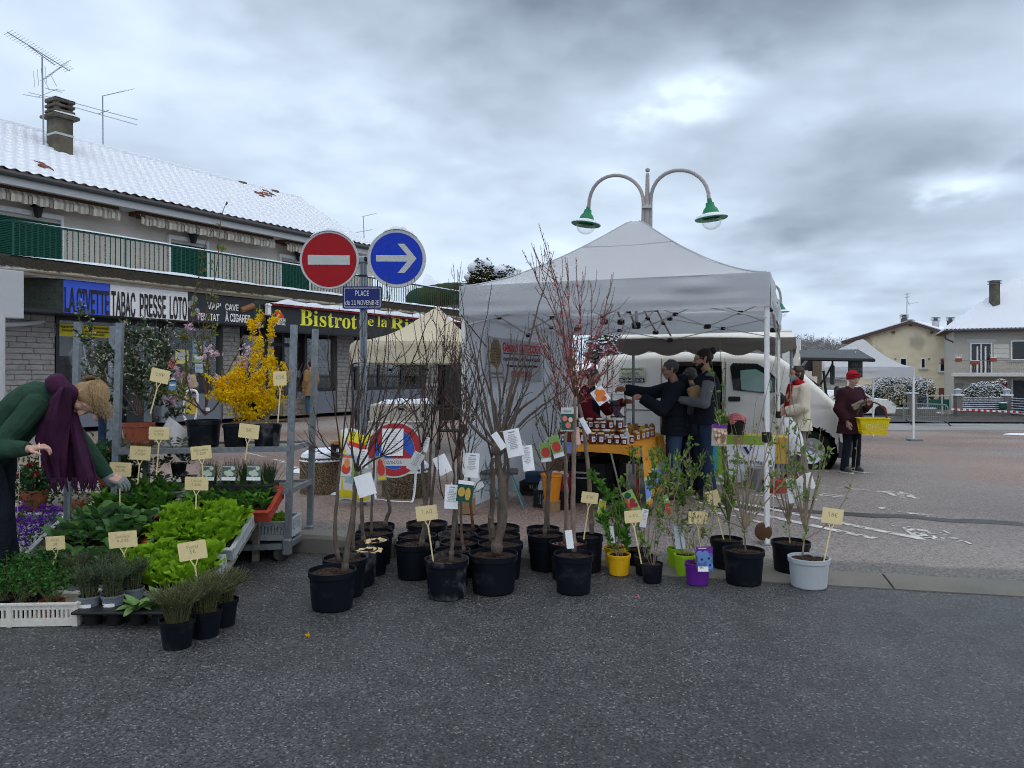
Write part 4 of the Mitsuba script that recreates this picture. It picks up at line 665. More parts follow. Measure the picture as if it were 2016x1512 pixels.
# ================= road signs on their pole =================
D=8.75;sp=thing('sign_pole','grey ribbed steel pole carrying two round road signs and a street name plate','pole');px=(715.5-CU)/F*D;pz=gz(px,D)
put(sp,'shaft',join([rbox((px,D,(pz+2.92)/2),(.080,.05,2.92-pz),.012)]),'m_greysteel');put(sp,'rib',rbox((px-.012,D-.027,(pz+2.9)/2),(.012,.01,2.88-pz),.003),'m_darkgrey2');put(sp,'rib',rbox((px+.02,D-.027,(pz+2.9)/2),(.008,.01,2.88-pz),.003),'m_darkgrey2')
put(sp,'head_bracket',rbox(at(714,512,D),(.16,.08,.09),.02),'m_greysteel');put(sp,'clamp',rbox(at(714.5,543,D),(.10,.075,.022),.004),'m_black')
for k,z in enumerate((709,714,718,721)):put(sp,'cable_tie',tube([at(695+1,z,D-.03),at(706,z-1,D-.035),at(726,z-2.5-k*.4,D-.035)],.004,4),'m_lightgrey')
def rsign(u,v,r,face,lab,marks,tiltx=0.0):
    c=at(u,v,D-.075);s=thing('road_sign',lab,'road sign');M=frame(c,(1,0,0),(0,0,1),(0,-1,0)) if False else frame(c,nrm((1,.05,0)),(0,0,1),nrm((.05,-1,0)))
    put(s,'rim',xf(lathe([(0,-.03),(r*.985,-.03),(r,-.022),(r,.006),(r*.985,.012),(r*.965,.008),(0,.004)],48),M),'m_reflect',35)
    put(s,'face',xf(lathe([(0,.0105),(r*.925 if face=='m_signred' else r*.885,.0105),(r*.925 if face=='m_signred' else r*.885,.0085)],48)[0:2],M),face)
    for poly in marks:put(s,'symbol',xf((lambda m:(m[0]+A([0,0,.0115]),m[1]))(ext(poly,.002)),M),'m_reflect')
    def fn(a,b):th=math.radians(32+100*a) if u<700 else math.radians(45+72*a);rr=r+(.032*math.sin(math.pi*a)**.6*(.5+meshkit.noise(A([a*9,1.1,u]),3)))*math.sin(math.pi*b);return(rr*math.cos(th),rr*math.sin(th),-.03+.05*b)
    put(s,'snow',xf(grid(fn,np.linspace(0,1,40),np.linspace(0,1,8)),M),'m_snow',True);put(s,'bracket',xf(rbox((.30 if u<700 else-.30,0,-.05),(.14,.05,.04),.008),M),'m_black');return s
R=57*D/F
rsign(648.5,512,R,'m_signred','round red no entry sign with a white bar and a little snow on top',[[(-R*.72,-R*.165),(R*.70,-R*.165),(R*.70,R*.165),(-R*.72,R*.165)]])
ar=[(-.70,-.11),(.36,-.11),(.03,-.50),(.27,-.50),(.68,.0),(.27,.50),(.03,.50),(.36,.11),(-.70,.11)]
rsign(781,509,R*1.0,'m_signblue','round blue sign with a white arrow pointing right',[[(x*R,y*R) for x,y in ar]])
pl=thing('street_name_plate','blue street name plate reading PLACE du 11 NOVEMBRE','sign');c=at(713.5,586,D-.06);M=frame(c,(1,0,0),(0,0,1),(0,-1,0));W,H=77*D/F,44*D/F
put(pl,'plate',xf(ext(rrect(W,H,.02),.012),M),'m_navyblue');inn=rrect(W-.035,H-.035,.012);
put(pl,'border',xf((lambda m:(m[0]+A([0,0,.0122]),m[1]))(ext(inn.difference(rrect(W-.045,H-.045,.008)),.001)),M),'m_white')
for t,w,h,y in(('PLACE',26.5,10.6,3.0),('du 11 NOVEMBRE',65,9.3,-14.5)):put(pl,'lettering',xf((lambda m:(centred(m)[0]+A([0,y*D/F,.0135]),m[1]))(text(t,h*D/F,w*D/F,False,.001)),M),'m_white')
# ================= houses, hedges and fences on the right =================
def wframe(u,v,d,dirx):  # house frame: local x along the front to the right, y back, z up, origin on the ground line
    o=at(u,v,d);r=nrm(np.append(dirx,0));return frame(o,r,np.cross((0,0,1),r),(0,0,1))
GB=-.95
def hput(M,parent,name,m,bsdf,smooth=False,**k):return put(parent,name,xf(m,M),bsdf,smooth,**k)
yh=thing('yellow_house','pale yellow house with a tiled gable roof behind the white tent','house')
def hframe(u0,d,th):
    o=at(u0,HZ,d);o[2]=0;r=A([math.cos(th),-math.sin(th),0]);X=lambda u:(lambda k:-(o[0]-k*o[1])/(r[0]-k*r[1]))((u-CU)/F);return frame(o,r,A([math.sin(th),math.cos(th),0]),(0,0,1)),X,lambda v,u:CAMH-(v-HZ)/F*(o[1]+X(u)*r[1])
M,X,Zz=hframe(1668,60,.72);xl,xr,xa=0,X(1888),X(1794);ze,za=Zz(671,1668),Zz(637,1794)
hput(M,yh,'wall',(lambda m:(m[0][:,[0,2,1]],m[1][:,::-1]))(ext([(xl,GB-.5),(xr+.3,GB-.5),(xr+.3,ze),(xa,za),(xl,ze)],9.0)),'m_wall_yellow')
def slope(x0,z0,x1,z1,t):n=nrm((-(z1-z0),0,x1-x0));n=n if n[2]>0 else-n;return[A([x,y,z])+n*h for x,z in((x0,z0),(x1,z1)) for y in(-.35,9.3) for h in(.02,t)]
hput(M,yh,'roof',hull(slope(xl-.3,ze-.22,xa,za+.02,.16)),'m_tile');hput(M,yh,'roof',hull(slope(xa,za+.02,xr+.4,ze-.2,.16)),'m_tile')
hput(M,yh,'roof_snow',hull([p+A([0,.04,0]) for p in slope(xl-.3,ze-.07,xa,za+.17,.09)]),'m_snow');hput(M,yh,'roof_snow',hull([p+A([0,.04,0]) for p in slope(xa,za+.17,xr+.4,ze-.05,.09)]),'m_snow')
n=17
for k in range(n):
    for x0,z0,x1,z1 in((xl-.3,ze-.15,xa,za+.08),(xa,za+.08,xr+.4,ze-.13)):
        t=(k+.5)/n;hput(M,yh,'verge_tile',beam((x0+(x1-x0)*(t-.45/n),-.37,z0+(z1-z0)*(t-.45/n)),(x0+(x1-x0)*(t+.45/n),-.37,z0+(z1-z0)*(t+.45/n)),.22,.10,(0,1,0)),'m_ridge')
for x,z in((xl+.35,ze+.02),(xa-1.2,za-.62),(xa,za-.12),(xa+1.4,za-.72),(xr-.1,ze)):hput(M,yh,'purlin_end',rbox((x,-.18,z),(.14,.4,.16),.02),'m_brown')
hput(M,yh,'ridge_cap',rbox((xa,0,za+.2),(.35,.7,.2),.05),'m_grey')
def win(M,parent,x0,x1,z0,z1,y=0,shut=0.0,sill=True,mull=True,fm='m_white',sm='m_shutterbrown'):
    w=numbered(f'{parent}__window');f=.07
    scene[w]=mikit.ply(xf(join([box(((x0+x1)/2,y-.02,z0+f/2),(x1-x0,.08,f)),box(((x0+x1)/2,y-.02,z1-f/2),(x1-x0,.08,f)),box((x0+f/2,y-.02,(z0+z1)/2),(f,.08,z1-z0-2*f)),box((x1-f/2,y-.02,(z0+z1)/2),(f,.08,z1-z0-2*f))]+([box(((x0+x1)/2,y-.02,(z0+z1)/2),(f,.07,z1-z0-2*f))] if mull else[])),M),fm)
    scene[w+'__pane']=mikit.ply(xf(box(((x0+x1)/2,y+.008,(z0+z1)/2),(x1-x0-.1,.03,z1-z0-.1)),M),'m_tint');_count[w+'__pane']=1
    if shut:scene[w+'__shutter']=mikit.ply(xf(box(((x0+x1)/2,y-.045,z1-(z1-z0)*shut/2),(x1-x0,.03,(z1-z0)*shut)),M),sm);_count[w+'__shutter']=1
    if sill:scene[w+'__sill']=mikit.ply(xf(box(((x0+x1)/2,y-.07,z0-.05),(x1-x0+.3,.2,.07)),M),'m_lightgrey');_count[w+'__sill']=1
win(M,yh,X(1772),X(1786),Zz(727,1779),Zz(705,1779),mull=False);win(M,yh,X(1813),X(1823),Zz(725.5,1818),Zz(705,1818),mull=False);win(M,yh,X(1850),X(1884),Zz(732,1866),Zz(705,1866),shut=.45);hput(M,yh,'garage_door',box((X(1866),-.02,(Zz(794,1866)+Zz(764,1866))/2),(X(1884)-X(1848),.06,Zz(764,1866)-Zz(794,1866))),'m_shutterbrown')
for u in(1763,1829):hput(M,yh,'vent',box((X(u),-.01,Zz(707,u)),(.14,.04,.14)),'m_grey')
for u,vt,vb,lab,y in((1780,620,650,'chimney on the left slope of the yellow house',3),(1842,625,650,'pale chimney on the right slope of the yellow house',1.5),(1871,625,650,'small dark chimney right of the yellow house',6)):
    D2=57+y;c=at(u,vb,D2);h=at(u,vt,D2)[2];k=thing('chimney',lab,'chimney');put(k,'stack',rbox((c[0],D2,(c[2]-.6+h-.28)/2),(.38,.38,h-.28-c[2]+.6),.02),'m_lightgrey' if u==1842 else 'm_mould')
    for j in range(3):put(k,'cap_slab',rbox((c[0],D2,h-.22+j*.1),(.5,.5,.04),.01),'m_grey');
    put(k,'cap_post',box((c[0],D2,h-.14),(.2,.2,.27)),'m_black');put(k,'snow_cap',rbox((c[0],D2,h+.03),(.5,.5,.06),.03),'m_snow')
k=thing('roof_aerial','aerial on the left chimney of the yellow house','aerial');D2=60;put(k,'mast',tube([at(1785,640,D2),at(1786,577,D2)],.03,5),'m_greysteel')
for nm,p,q in(('boom',(1788,597),(1809,596)),('rod',(1781,580),(1792,578)),('rod',(1781,586),(1791,584)),('rod',(1787,592),(1791,602))):put(k,nm,tube([at(*p,D2),at(*q,D2)],.018,4),'m_greysteel')
gh=thing('grey_house','grey rendered house with a snowy roof and an iron balcony at the right edge','house');D=50.0
M,X,Zz=hframe(1878,50,.42);xl=0;xr=X(2200);ze=Zz(652,1878)
hput(M,gh,'wall',box(((xl+xr)/2,4.5,(GB-.5+ze)/2),(xr-xl,9,ze-GB+.5)),'m_wall_grey');e=.55
apx=X(1978)+1.2;za=ze+3.7
hput(M,gh,'roof',hull([(xl-e,-e,ze),(xr,-e,ze),(xl-e,9.5,ze),(xr,9.5,ze),(apx,4.2,za),(xr,4.2,za)]),'m_tile');hput(M,gh,'roof_snow',hull([(xl-e-.02,-e-.02,ze+.06),(xr,-e-.02,ze+.06),(xl-e,9.5,ze+.06),(xr,9.5,ze+.06),(apx,4.2,za+.09),(xr,4.2,za+.09),(xl-e-.02,-e-.02,ze+.14),(xr,-e-.02,ze+.14)]),'m_snow')
hput(M,gh,'gutter',tube([(xl-e-.05,-e-.06,ze+.0),(xr,-e-.06,ze)],.075,8),'m_darkgrey')
for k in range(38):x=xl-e+.1+k*.235;hput(M,gh,'eave_tile',tube([(x,-e-.05,ze+.05),(x,-e+.15,ze+.10)],.085,6),'m_ridge')
hput(M,gh,'downpipe',tube([(xl-e-.02,-e,ze-.02),(xl-e+.05,-.3,ze-.5),(xl+.3,.5,ze-.85)],.05,6),'m_darkgrey')
c=at(1958,560,50.5);D2=50.5;k=thing('chimney','tall concrete chimney on the snowy roof of the grey house','chimney');hz=at(1958,553,D2)[2];put(k,'stack',rbox((c[0],D2,(hz+3.0)/2),(.46,.46,hz-3.0),.02),'m_mould')
for j in range(3):put(k,'cap_slab',rbox((c[0],D2,hz+.0-.1*j),(.62,.62,.035),.01),'m_grey')
zb=Zz(741,1890)
hput(M,gh,'balcony_slab',rbox(((xl-.1+xr)/2,-.55,zb+.08),(xr-xl+.2,1.25,.18),.02),'m_offwhite');hput(M,gh,'slab_snow',rbox(((xl-.1+xr)/2,-1.02,zb+.20),(xr-xl+.2,.30,.05),.02),'m_snow')
for k in range(74):
    x=xl-.05+k*.115;
    if x<X(2045):hput(M,gh,'baluster',tube([(x,-1.12,zb+.17),(x,-1.16,zb+.35),(x,-1.27,zb+.52),(x,-1.22,zb+.72),(x,-1.12,zb+.88),(x,-1.12,zb+.98)],.011,4),'m_ironpale')
hput(M,gh,'handrail',box(((xl-.1+xr)/2,-1.12,zb+1.0),(xr-xl+.2,.05,.04)),'m_grey');hput(M,gh,'bottom_rail',box(((xl-.1+xr)/2,-1.12,zb+.22),(xr-xl+.2,.03,.03)),'m_grey')
win(M,gh,X(1910),X(1953),zb+.17,Zz(675,1932),-.0,sill=False);hput(M,gh,'window_surround',box((X(1932),.02,Zz(671,1932)),(X(1960)-X(1902),.1,.22)),'m_lightgrey');hput(M,gh,'window_mullion',box((X(1924),-.03,(zb+Zz(677,1932))/2),(.08,.08,Zz(678,1932)-zb-.3)),'m_white');hput(M,gh,'window_mullion',box((X(1940),-.03,(zb+Zz(677,1932))/2),(.08,.08,Zz(678,1932)-zb-.3)),'m_white')
win(M,gh,X(1990),X(2050),Zz(709,2016),Zz(670,2016),-.0,sill=True)
for k in range(3):hput(M,gh,'wall_panel',rbox((X(1971),-.015,Zz(677+k*9.2+5,1971)),(X(1986)-X(1956),.04,.28),.01),'m_offwhite')
r=np.random.default_rng(4)
for k in range(9):
    z=GB+.05+k*.22;x=xl+.02
    while x<X(1902)-.2:
        w=r.uniform(.3,.6);
        if x+w<X(1902):hput(M,gh,'facing_stone',rbox((x+w/2,-.02,z+.1),(w-.03,.06,.19),.015),'m_stone')
        x+=w
    x=X(1975)
    while x<X(2005):
        w=r.uniform(.3,.6);hput(M,gh,'facing_stone',rbox((x+w/2,-.02,z+.1),(w-.03,.06,.19),.015),'m_stone');x+=w
hput(M,gh,'door',box((X(2012),-.03,GB+1.1),(.95,.1,2.2)),'m_charcoal')
for q in(-1,1):hput(M,gh,'door_frame',box((X(2012)+q*.55,-.04,GB+1.15),(.12,.14,2.3)),'m_lightgrey')
for u,lab in((1895,'terracotta flower box with snow on the left end of the balcony'),(1927,'low terracotta flower trough on the balcony railing'),(1962,'terracotta flower box with snow right of the balcony door')):
    k=thing('flower_box',lab,'planter');x,D=(M@A([X(u)-.35,-1.2,0,1]))[:2];D+=1.22;put(k,'box',rbox((x,D-1.22,zb+.98-(.12 if u==1927 else-.06)),(.34 if u!=1927 else .55,.2,.22),.02),'m_terracotta');put(k,'snow',rbox((x,D-1.22,zb+.98+(.02 if u==1927 else .19)),(.32 if u!=1927 else .52,.18,.05),.02),'m_snow')
    if u!=1927:put(k,'twigs',join([tube([(x+a,D-1.22,zb+1.16),(x+a*2.2,D-1.2,zb+1.42)],.012,4) for a in(-.1,-.03,.05,.11)]),'m_snow')
# fence of the grey house: pillars with lamp-like caps, white slats, hedge, tape
FD=45.0;fz=GB+.12
def fx(u):return(u-CU)/F*FD
fe=thing('garden_fence','low garden fence of weathered slats with snow between stone pillars','fence')
for u in(1886,1982):put(fe,'pillar',rbox((fx(u),FD,(fz+at(0,779,FD)[2])/2),(.36,.36,at(0,779,FD)[2]-fz),.02),'m_pillar');put(fe,'pillar_cap',rbox((fx(u),FD,at(0,778,FD)[2]),(.5,.5,.1),.02),'m_snow');put(fe,'urn',lathe([(0,0),(.14,0),(.22,.22),(.24,.26),(.05,.33),(0,.35)],12,(fx(u),FD,at(0,776,FD)[2])),'m_lightgrey',30)
for k in range(6):z=at(0,785+k*4.2,FD)[2];put(fe,'slat',box(((fx(1892)+fx(1976))/2,FD,z),(fx(1976)-fx(1892),.04,.07)),'m_darkgrey');put(fe,'slat_snow',box(((fx(1892)+fx(1976))/2,FD,z+.05),(fx(1976)-fx(1892),.045,.03)),'m_snow')
for k in range(7):z=at(0,785+k*5,FD)[2];put(fe,'slat',beam((fx(1986),FD,z),(fx(1999),FD-2.2,z),.04,.07),'m_darkgrey');put(fe,'slat_snow',beam((fx(1986),FD,z+.045),(fx(1999),FD-2.2,z+.045),.045,.03),'m_snow')
put(fe,'low_wall',rbox(((fx(1880)+fx(1985))/2,FD-.1,fz+.16),(fx(1985)-fx(1880),.3,.32),.03),'m_concrete');put(fe,'wall_snow',rbox(((fx(1882)+fx(1976))/2,FD-.22,fz+.345),(fx(1976)-fx(1882),.2,.06),.03),'m_snow')
bw=thing('boundary_wall','low concrete garden wall with snow under the big hedge','wall');put(bw,'body',rbox(((fx(1640)+fx(1842))/2,FD,fz+.22),(fx(1842)-fx(1640),.25,.45),.02),'m_concrete');put(bw,'snow',rbox(((fx(1640)+fx(1842))/2,FD,fz+.475),(fx(1842)-fx(1640),.26,.06),.03),'m_snow');put(bw,'pillar',rbox((fx(1795),FD-.05,(fz+at(0,775,FD)[2])/2),(.42,.4,at(0,775,FD)[2]-fz),.02),'m_pillar');put(bw,'pillar_cap',rbox((fx(1795),FD-.05,at(0,774,FD)[2]),(.55,.5,.07),.02),'m_snow')
gt=thing('garden_gate','dark green mesh gate with pale posts between the hedge and the pillar','gate')
for u in(1831,1860,1800+76):put(gt,'post',tube([(fx(u),FD+.3,fz),(fx(u),FD+.3,at(0,777,FD)[2])],.05,6),'m_lightgrey')
put(gt,'panel',box(((fx(1833)+fx(1858))/2,FD+.3,at(0,797,FD)[2]),(fx(1858)-fx(1833),.03,.62)),'m_darkgreen');put(gt,'panel',box(((fx(1862)+fx(1878))/2,FD+.3,at(0,797,FD)[2]),(fx(1878)-fx(1862),.03,.62)),'m_darkgreen');put(gt,'bar',tube([(fx(1829),FD+.3,at(0,780,FD)[2]),(fx(1878),FD+.3,at(0,780,FD)[2])],.03,5),'m_lightgrey')
for k in range(7):put(gt,'slat',box(((fx(1800)+fx(1829))/2,FD+.2,at(0,783+k*5.6,FD)[2]),(fx(1829)-fx(1800),.03,.09)),'m_gateblue')
bx=thing('letter_box','small green letter box with snow on top hung on the fence','letter box');put(bx,'case',rbox((fx(1969.5),FD-.25,at(0,799,FD)[2]),(.34,.2,.34),.02),'m_darkgreen');put(bx,'snow',rbox((fx(1969.5),FD-.25,at(0,792.5,FD)[2]),(.4,.25,.07),.03),'m_snow')
tp=thing('barrier_tape','red and white barrier tape stretched in front of the garden fence','tape');N=26
for k in range(N):u0,u1=1873+k*150/N,1873+(k+1)*150/N;f=lambda u:at(u,805.5+(u-1873)*.045,FD-.9);put(tp,'red_stripe' if k%2 else 'white_stripe',beam(f(u0),f(u1),.006,.085,(0,0,1)) if False else hull([f(u)+A([0,y,z]) for u in(u0,u1) for y in(0,.006) for z in(-.05,.05)]),'m_red2' if k%2 else 'm_white')
def hedge(name,lab,u,v,d,rx,ry,rz,seed,n=5200,cols=((.020,.042,.014),(.05,.075,.022),(.10,.085,.035)),snow=.30,cat='hedge',z0=None,leaf=.055,top=.25):
    r=np.random.default_rng(seed);c=at(u,v,d);h=thing(name,lab,cat)
    d_=r.normal(0,1,(n,3));d_/=np.linalg.norm(d_,axis=1,keepdims=True);rad=r.uniform(.35,1.0,n)**.5*(.78+.34*meshkit.noise(d_*3.1+seed,seed));P=c+d_*rad[:,None]*A([rx,ry,rz])
    P[:,2]=np.maximum(P[:,2],c[2]-rz*.96);a=r.normal(0,1,(n,3));a/=np.linalg.norm(a,axis=1,keepdims=True);b=np.cross(a,r.normal(0,1,(n,3)));b/=np.linalg.norm(b,axis=1,keepdims=True);s=leaf*r.uniform(.6,1.5,n)[:,None]
    V=np.stack([P-a*s,P+b*s*.5,P+a*s,P-b*s*.5],1).reshape(-1,3);i=np.arange(n)[:,None]*4;Fc=np.vstack([i+[0,1,2],i+[0,2,3]]);C=np.repeat(A(cols)[r.integers(0,len(cols),n)]*r.uniform(.7,1.3,(n,1)),4,0)
    put(h,'foliage',(V,Fc),'m_leaf',color=C,kind='stuff')
    m=int(n*snow);up=np.argsort(-(d_[:,2]*.6+rad*.5+r.uniform(0,.9,n)))[:m];Q=P[up]+A([0,0,leaf*.4]);w=leaf*r.uniform(.5,1.25,m)[:,None];g=np.arange(4)*np.pi/2+r.uniform(0,6,(m,1));K=np.stack([np.cos(g),np.sin(g),r.uniform(-.25,.25,(m,4))],-1)*w[:,:,None]
    V=np.concatenate([Q[:,None]+K,(Q+A([0,0,1])*w*.5)[:,None]],1).reshape(-1,3);i=np.arange(m)[:,None]*5;put(h,'snow',(V,np.vstack([i+[0,1,4],i+[1,2,4],i+[2,3,4],i+[3,0,4]])),'m_snow',kind='stuff')
    put(h,'stem',join([tube([c+A([x*rx,0,-rz-.5]),c+A([x*rx*1.3,y*ry,rz*.3])],[.05,.02],5) for x,y in((-.4,.2),(0,-.3),(.35,.2),(.6,-.1))]),'m_bark',kind='stuff');return h
hedge('garden_hedge','big green hedge dusted with snow in front of the yellow house',1765,776,46.5,1.75,1.2,1.25,1,5200,snow=.34)
hedge('garden_hedge','end of the big hedge turning brown at the right of the tent leg',1812,775,47.0,.95,1.0,1.05,6,2200,cols=((.05,.05,.02),(.12,.075,.035),(.03,.05,.016)),snow=.25)
hedge('garden_hedge','dark snowy hedge just above the parked white car',1690,783,47,1.5,1.0,.85,3,2600,cols=((.022,.025,.016),(.045,.04,.02)),snow=.28)
hedge('photinia_bush','snow topped bush with reddish tips behind the garden fence',1941,782,46.6,1.35,.9,1.0,2,3600,snow=.42);hedge('photinia_bush','small reddish shoot at the right end of the snow topped bush',1972,757,46.6,.35,.3,.35,4,260,cols=((.22,.04,.04),(.12,.05,.03)),snow=.3,cat='shrub')
hedge('evergreen_tree','round topped evergreen with snow behind the white tent roof',950,545,28,.62,.6,.66,7,3200,cols=((.022,.026,.012),(.05,.045,.02),(.10,.105,.02)),snow=.30,cat='tree',leaf=.05);hedge('evergreen_tree','lower evergreen beside it buried under lumps of snow',993,545,28,.55,.5,.42,8,1800,cols=((.022,.026,.012),(.06,.05,.025)),snow=.75,cat='tree',leaf=.06)
for u,v,w in((938,528,.30),(952,521,.26),(925,545,.2),(985,533,.28),(1005,540,.25),(1020,533,.12)):one('snow_lump',ball(at(u,v,27.9),w,(1.1,1,.75),3),'m_snow','lump of fresh snow lying on the evergreens behind the tent','snow','snow lumps on the evergreens',smooth=True)
for k,u in(('evergreen_tree',952),('evergreen_tree_001',992)):put(k,'trunk',tube([at(u,552,28)*A([1,1,0]),at(u,545,28)],[.2,.1],8),'m_bark')
for i,(u,v,rx) in enumerate(((1195,686,.7),(1245,684,.8),(1300,688,.6))):hedge('snowy_bush',['snow laden bush behind the rear end of the van','snow laden bush behind the middle of the van roof','snow laden bush behind the open van door'][i],u,v,21,rx,.6,.5,20+i,1300,snow=.8,cat='bush',leaf=.07)
one('terrace_hedge',join([ball(at(u,585+7*math.sin(u),60),1.1,(1.2,1,.8),2) for u in range(832,912,13)]),'m_darkgreen2','dark green trees seen through the terrace railing','trees',kind='stuff')
fr=thing('far_roof','snow covered roof rising beyond the balcony terrace','roof');put(fr,'snow',hull([at(u,v,d) for u,v,d in((812,598,62),(905,598,62),(838,540,66),(905,588,66),(812,600,62),(846,541,66))]),'m_snow');put(fr,'wall',hull([at(u,v,d)*A([1,1,z]) for u,v,d in((818,600,64),(930,600,64)) for z in(0,1)]+[at(u,600,69)*A([1,1,z]) for u in(818,930) for z in(0,1)]),'m_wall_grey')
one('roof_vent',join([box(at(910+k*1.6,557,30),(.012,.02,.10)) for k in range(7)]+[box(at(915,554,30),(.25,.05,.025)),box(at(915,560.5,30),(.25,.05,.03))]),'m_lightgrey','pale slatted vent just left of the snowy evergreen','vent')
# crowd barrier
bb=thing('crowd_barrier','galvanised crowd control barrier standing on the square at the far right','barrier');P0,P1=sq(1779,835),sq(1866,839);dv=nrm(P1-P0);H=1.02
def bpz(t,z):return P0+(P1-P0)*t+A([0,0,z])
put(bb,'frame',tube([bpz(0,.18),bpz(0,H-.15),bpz(.03,H-.03),bpz(.07,H),bpz(.93,H-.02),bpz(.97,H-.05),bpz(1,H-.17),bpz(1,.16),bpz(0,.18)],.03,6),'m_galv');put(bb,'rail',tube([bpz(0,.42),bpz(1,.40)],.02,5),'m_galv')
for k in range(1,22):put(bb,'bar',tube([bpz(k/22,.18),bpz(k/22,H)],.011,4),'m_galv')
for t in(.05,.93):put(bb,'foot',tube([bpz(t,.2),bpz(t,.2)+A([.0,-.3,-.06]),bpz(t,0)+A([.05,-.45,.02])],.03,5),'m_black')
# parked car behind
car=thing('parked_car','white car with snow on its bonnet parked by the hedge','car');c=sq(1715,822);L0=np.array([c[0]-2.5,c[1]+1,c[2]])
prof=[(0,.35),(.05,.75),(.35,.95),(1.1,1.42),(2.3,1.45),(3.0,1.0),(3.9,.86),(4.15,.6),(4.1,.25),(0,.25)]
put(car,'body',xf(ext(Polygon(prof).buffer(.05),1.6),frame(L0,(1,-.1,0),(0,0,1),(0,1,0))),'m_vanpaint',30);put(car,'windscreen',xf(hull([(2.35,1.44,.12),(3.02,1.03,.08),(2.35,1.44,1.45),(3.02,1.03,1.5),(2.38,1.48,.12),(3.06,1.06,.08),(2.38,1.48,1.45),(3.06,1.06,1.5)]),frame(L0,(1,-.1,0),(0,0,1),(0,1,0))),'m_tint');put(car,'bonnet_snow',xf(hull([(3.1,1.03,.1),(3.9,.94,.15),(3.1,1.03,1.5),(3.9,.94,1.45),(3.1,1.08,.2),(3.8,1.0,.25),(3.1,1.08,1.4),(3.8,1.0,1.4)]),frame(L0,(1,-.1,0),(0,0,1),(0,1,0))),'m_snow')
put(car,'side_window',xf(hull([(x,z,-.056+h) for x,z in((.7,1.0),(1.15,1.38),(2.25,1.4),(2.85,1.02)) for h in(0,.01)]),frame(L0,(1,-.1,0),(0,0,1),(0,1,0))),'m_tint');put(car,'headlight',xf(hull([(3.95,.74,-.06),(4.17,.68,-.06),(4.17,.8,.3),(4.0,.84,-.06),(4.19,.68,.3)]),frame(L0,(1,-.1,0),(0,0,1),(0,1,0))),'m_chrome')
for x in(.85,3.35):put(car,'wheel',xf(lathe([(0,-.07),(.18,-.08),(.2,-.1),(.31,-.1),(.33,-.06),(.33,.1),(0,.1)],20),frame(L0+A([x,-.1*x,.33]),(1,0,0),(0,0,1),(0,1,0))),'m_rubber',30)
# ================= white van, food truck, stalls =================
VD=nrm((.968,-.25,0));VB=A([.25,.968,0]);VO=A([1.42,13.55,0]);VZ=.02
def vl(m):v,f=m;return VO+v[:,:1]*VD+v[:,1:2]*VB+(v[:,2:3]+VZ)*A([0,0,1]),f
def vpx(u,v):k=(u-CU)/F;t=-(VO[0]-k*VO[1])/(VD[0]-k*VD[1]);y=VO[1]+t*VD[1];return t,CAMH-(v-HZ)/F*y-VZ
van=thing('white_van','white panel van with its side door slid open behind the market tent','van')
tx=[0,.04,.12,.5,1.0,1.3,2.2,2.5,2.9,3.15,3.5,3.80,3.98,4.18,4.32,4.40,4.44];tz=[1.5,1.82,1.90,1.95,1.97,1.97,1.97,1.96,1.93,1.87,1.62,1.33,1.14,1.06,.96,.82,.6]
def top(x):return float(np.interp(x,tx,tz))
def half(x):return .95*min(1,((x+.02)/.14)**.35 if x<.12 else 1)*min(1,max(.55,1-.55*max(0,(x-3.92)/.56)**2.2))
XS=np.unique(np.concatenate([[0,.02,.05,.09,.12],np.linspace(.12,4.3,55),[1.30,2.20,4.35,4.39,4.42,4.44],3.62+.40*np.cos(np.linspace(0,np.pi,15)),.72+.40*np.cos(np.linspace(0,np.pi,15))]))
VS=np.concatenate([np.linspace(0,.72,20),np.linspace(.74,1,14)])
def vsec(x,s,side):
    zt,w,zb=top(x),half(x),.30;r=.16
    if s<.72:
        z=zb+(zt-r-zb)*s/.72;tum=.10*max(0,(z-1.05)/.9)**1.5;bul=.02*math.sin(math.pi*min(1,(z-zb)/.9));y=w-tum+bul-.02
        g=.012*(abs(z-1.02)<.02);y-=g
    else:
        t=(s-.72)/.28;y0=w-.10*max(0,(zt-r-1.05)/.9)**1.5-.02;a=min(t/.45,1)*math.pi/2
        y=y0-r*(1-math.cos(a));z=zt-r+r*math.sin(a)
        if t>.45:k=(t-.45)/.55;y=(y0-r)*(1-k);z=zt+.02*(1-(1-k)**2)
    return(x,.95+side*y,z)
for side in(-1,1):
    v,f=grid(lambda x,s:vsec(x,s,side),XS,VS);c=v[f].mean(1)
    keep=~((c[:,2]<.72)&((np.hypot(c[:,0]-3.62,c[:,2]-.33)<.40)|(np.hypot(c[:,0]-.72,c[:,2]-.33)<.40)))
    if side<0:keep&=~((c[:,0]>1.30)&(c[:,0]<2.20)&(c[:,2]>.42)&(c[:,2]<1.80))
    put(van,'body_side',vl((v,f[keep] if side>0 else f[keep][:,::-1])),'m_vanpaint',35)
put(van,'rear_panel',vl(hull([vsec(.0,s,sd) for s in(0,.3,.6,.72,.86) for sd in(-1,1)]+[(.03,.3,.35),(.03,1.5,.35),(.03,.95,1.5)])),'m_vanpaint',30)
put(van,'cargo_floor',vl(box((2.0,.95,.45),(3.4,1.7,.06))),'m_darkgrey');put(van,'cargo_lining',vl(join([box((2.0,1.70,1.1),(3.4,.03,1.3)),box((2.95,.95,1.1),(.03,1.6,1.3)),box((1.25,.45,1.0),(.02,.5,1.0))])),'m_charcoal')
put(van,'cargo',vl(join([box((1.6,1.2,.7),(.5,.6,.45)),box((2.15,1.1,.8),(.45,.5,.6)),box((1.75,1.3,1.1),(.5,.4,.3))])),'m_brown',kind='stuff')
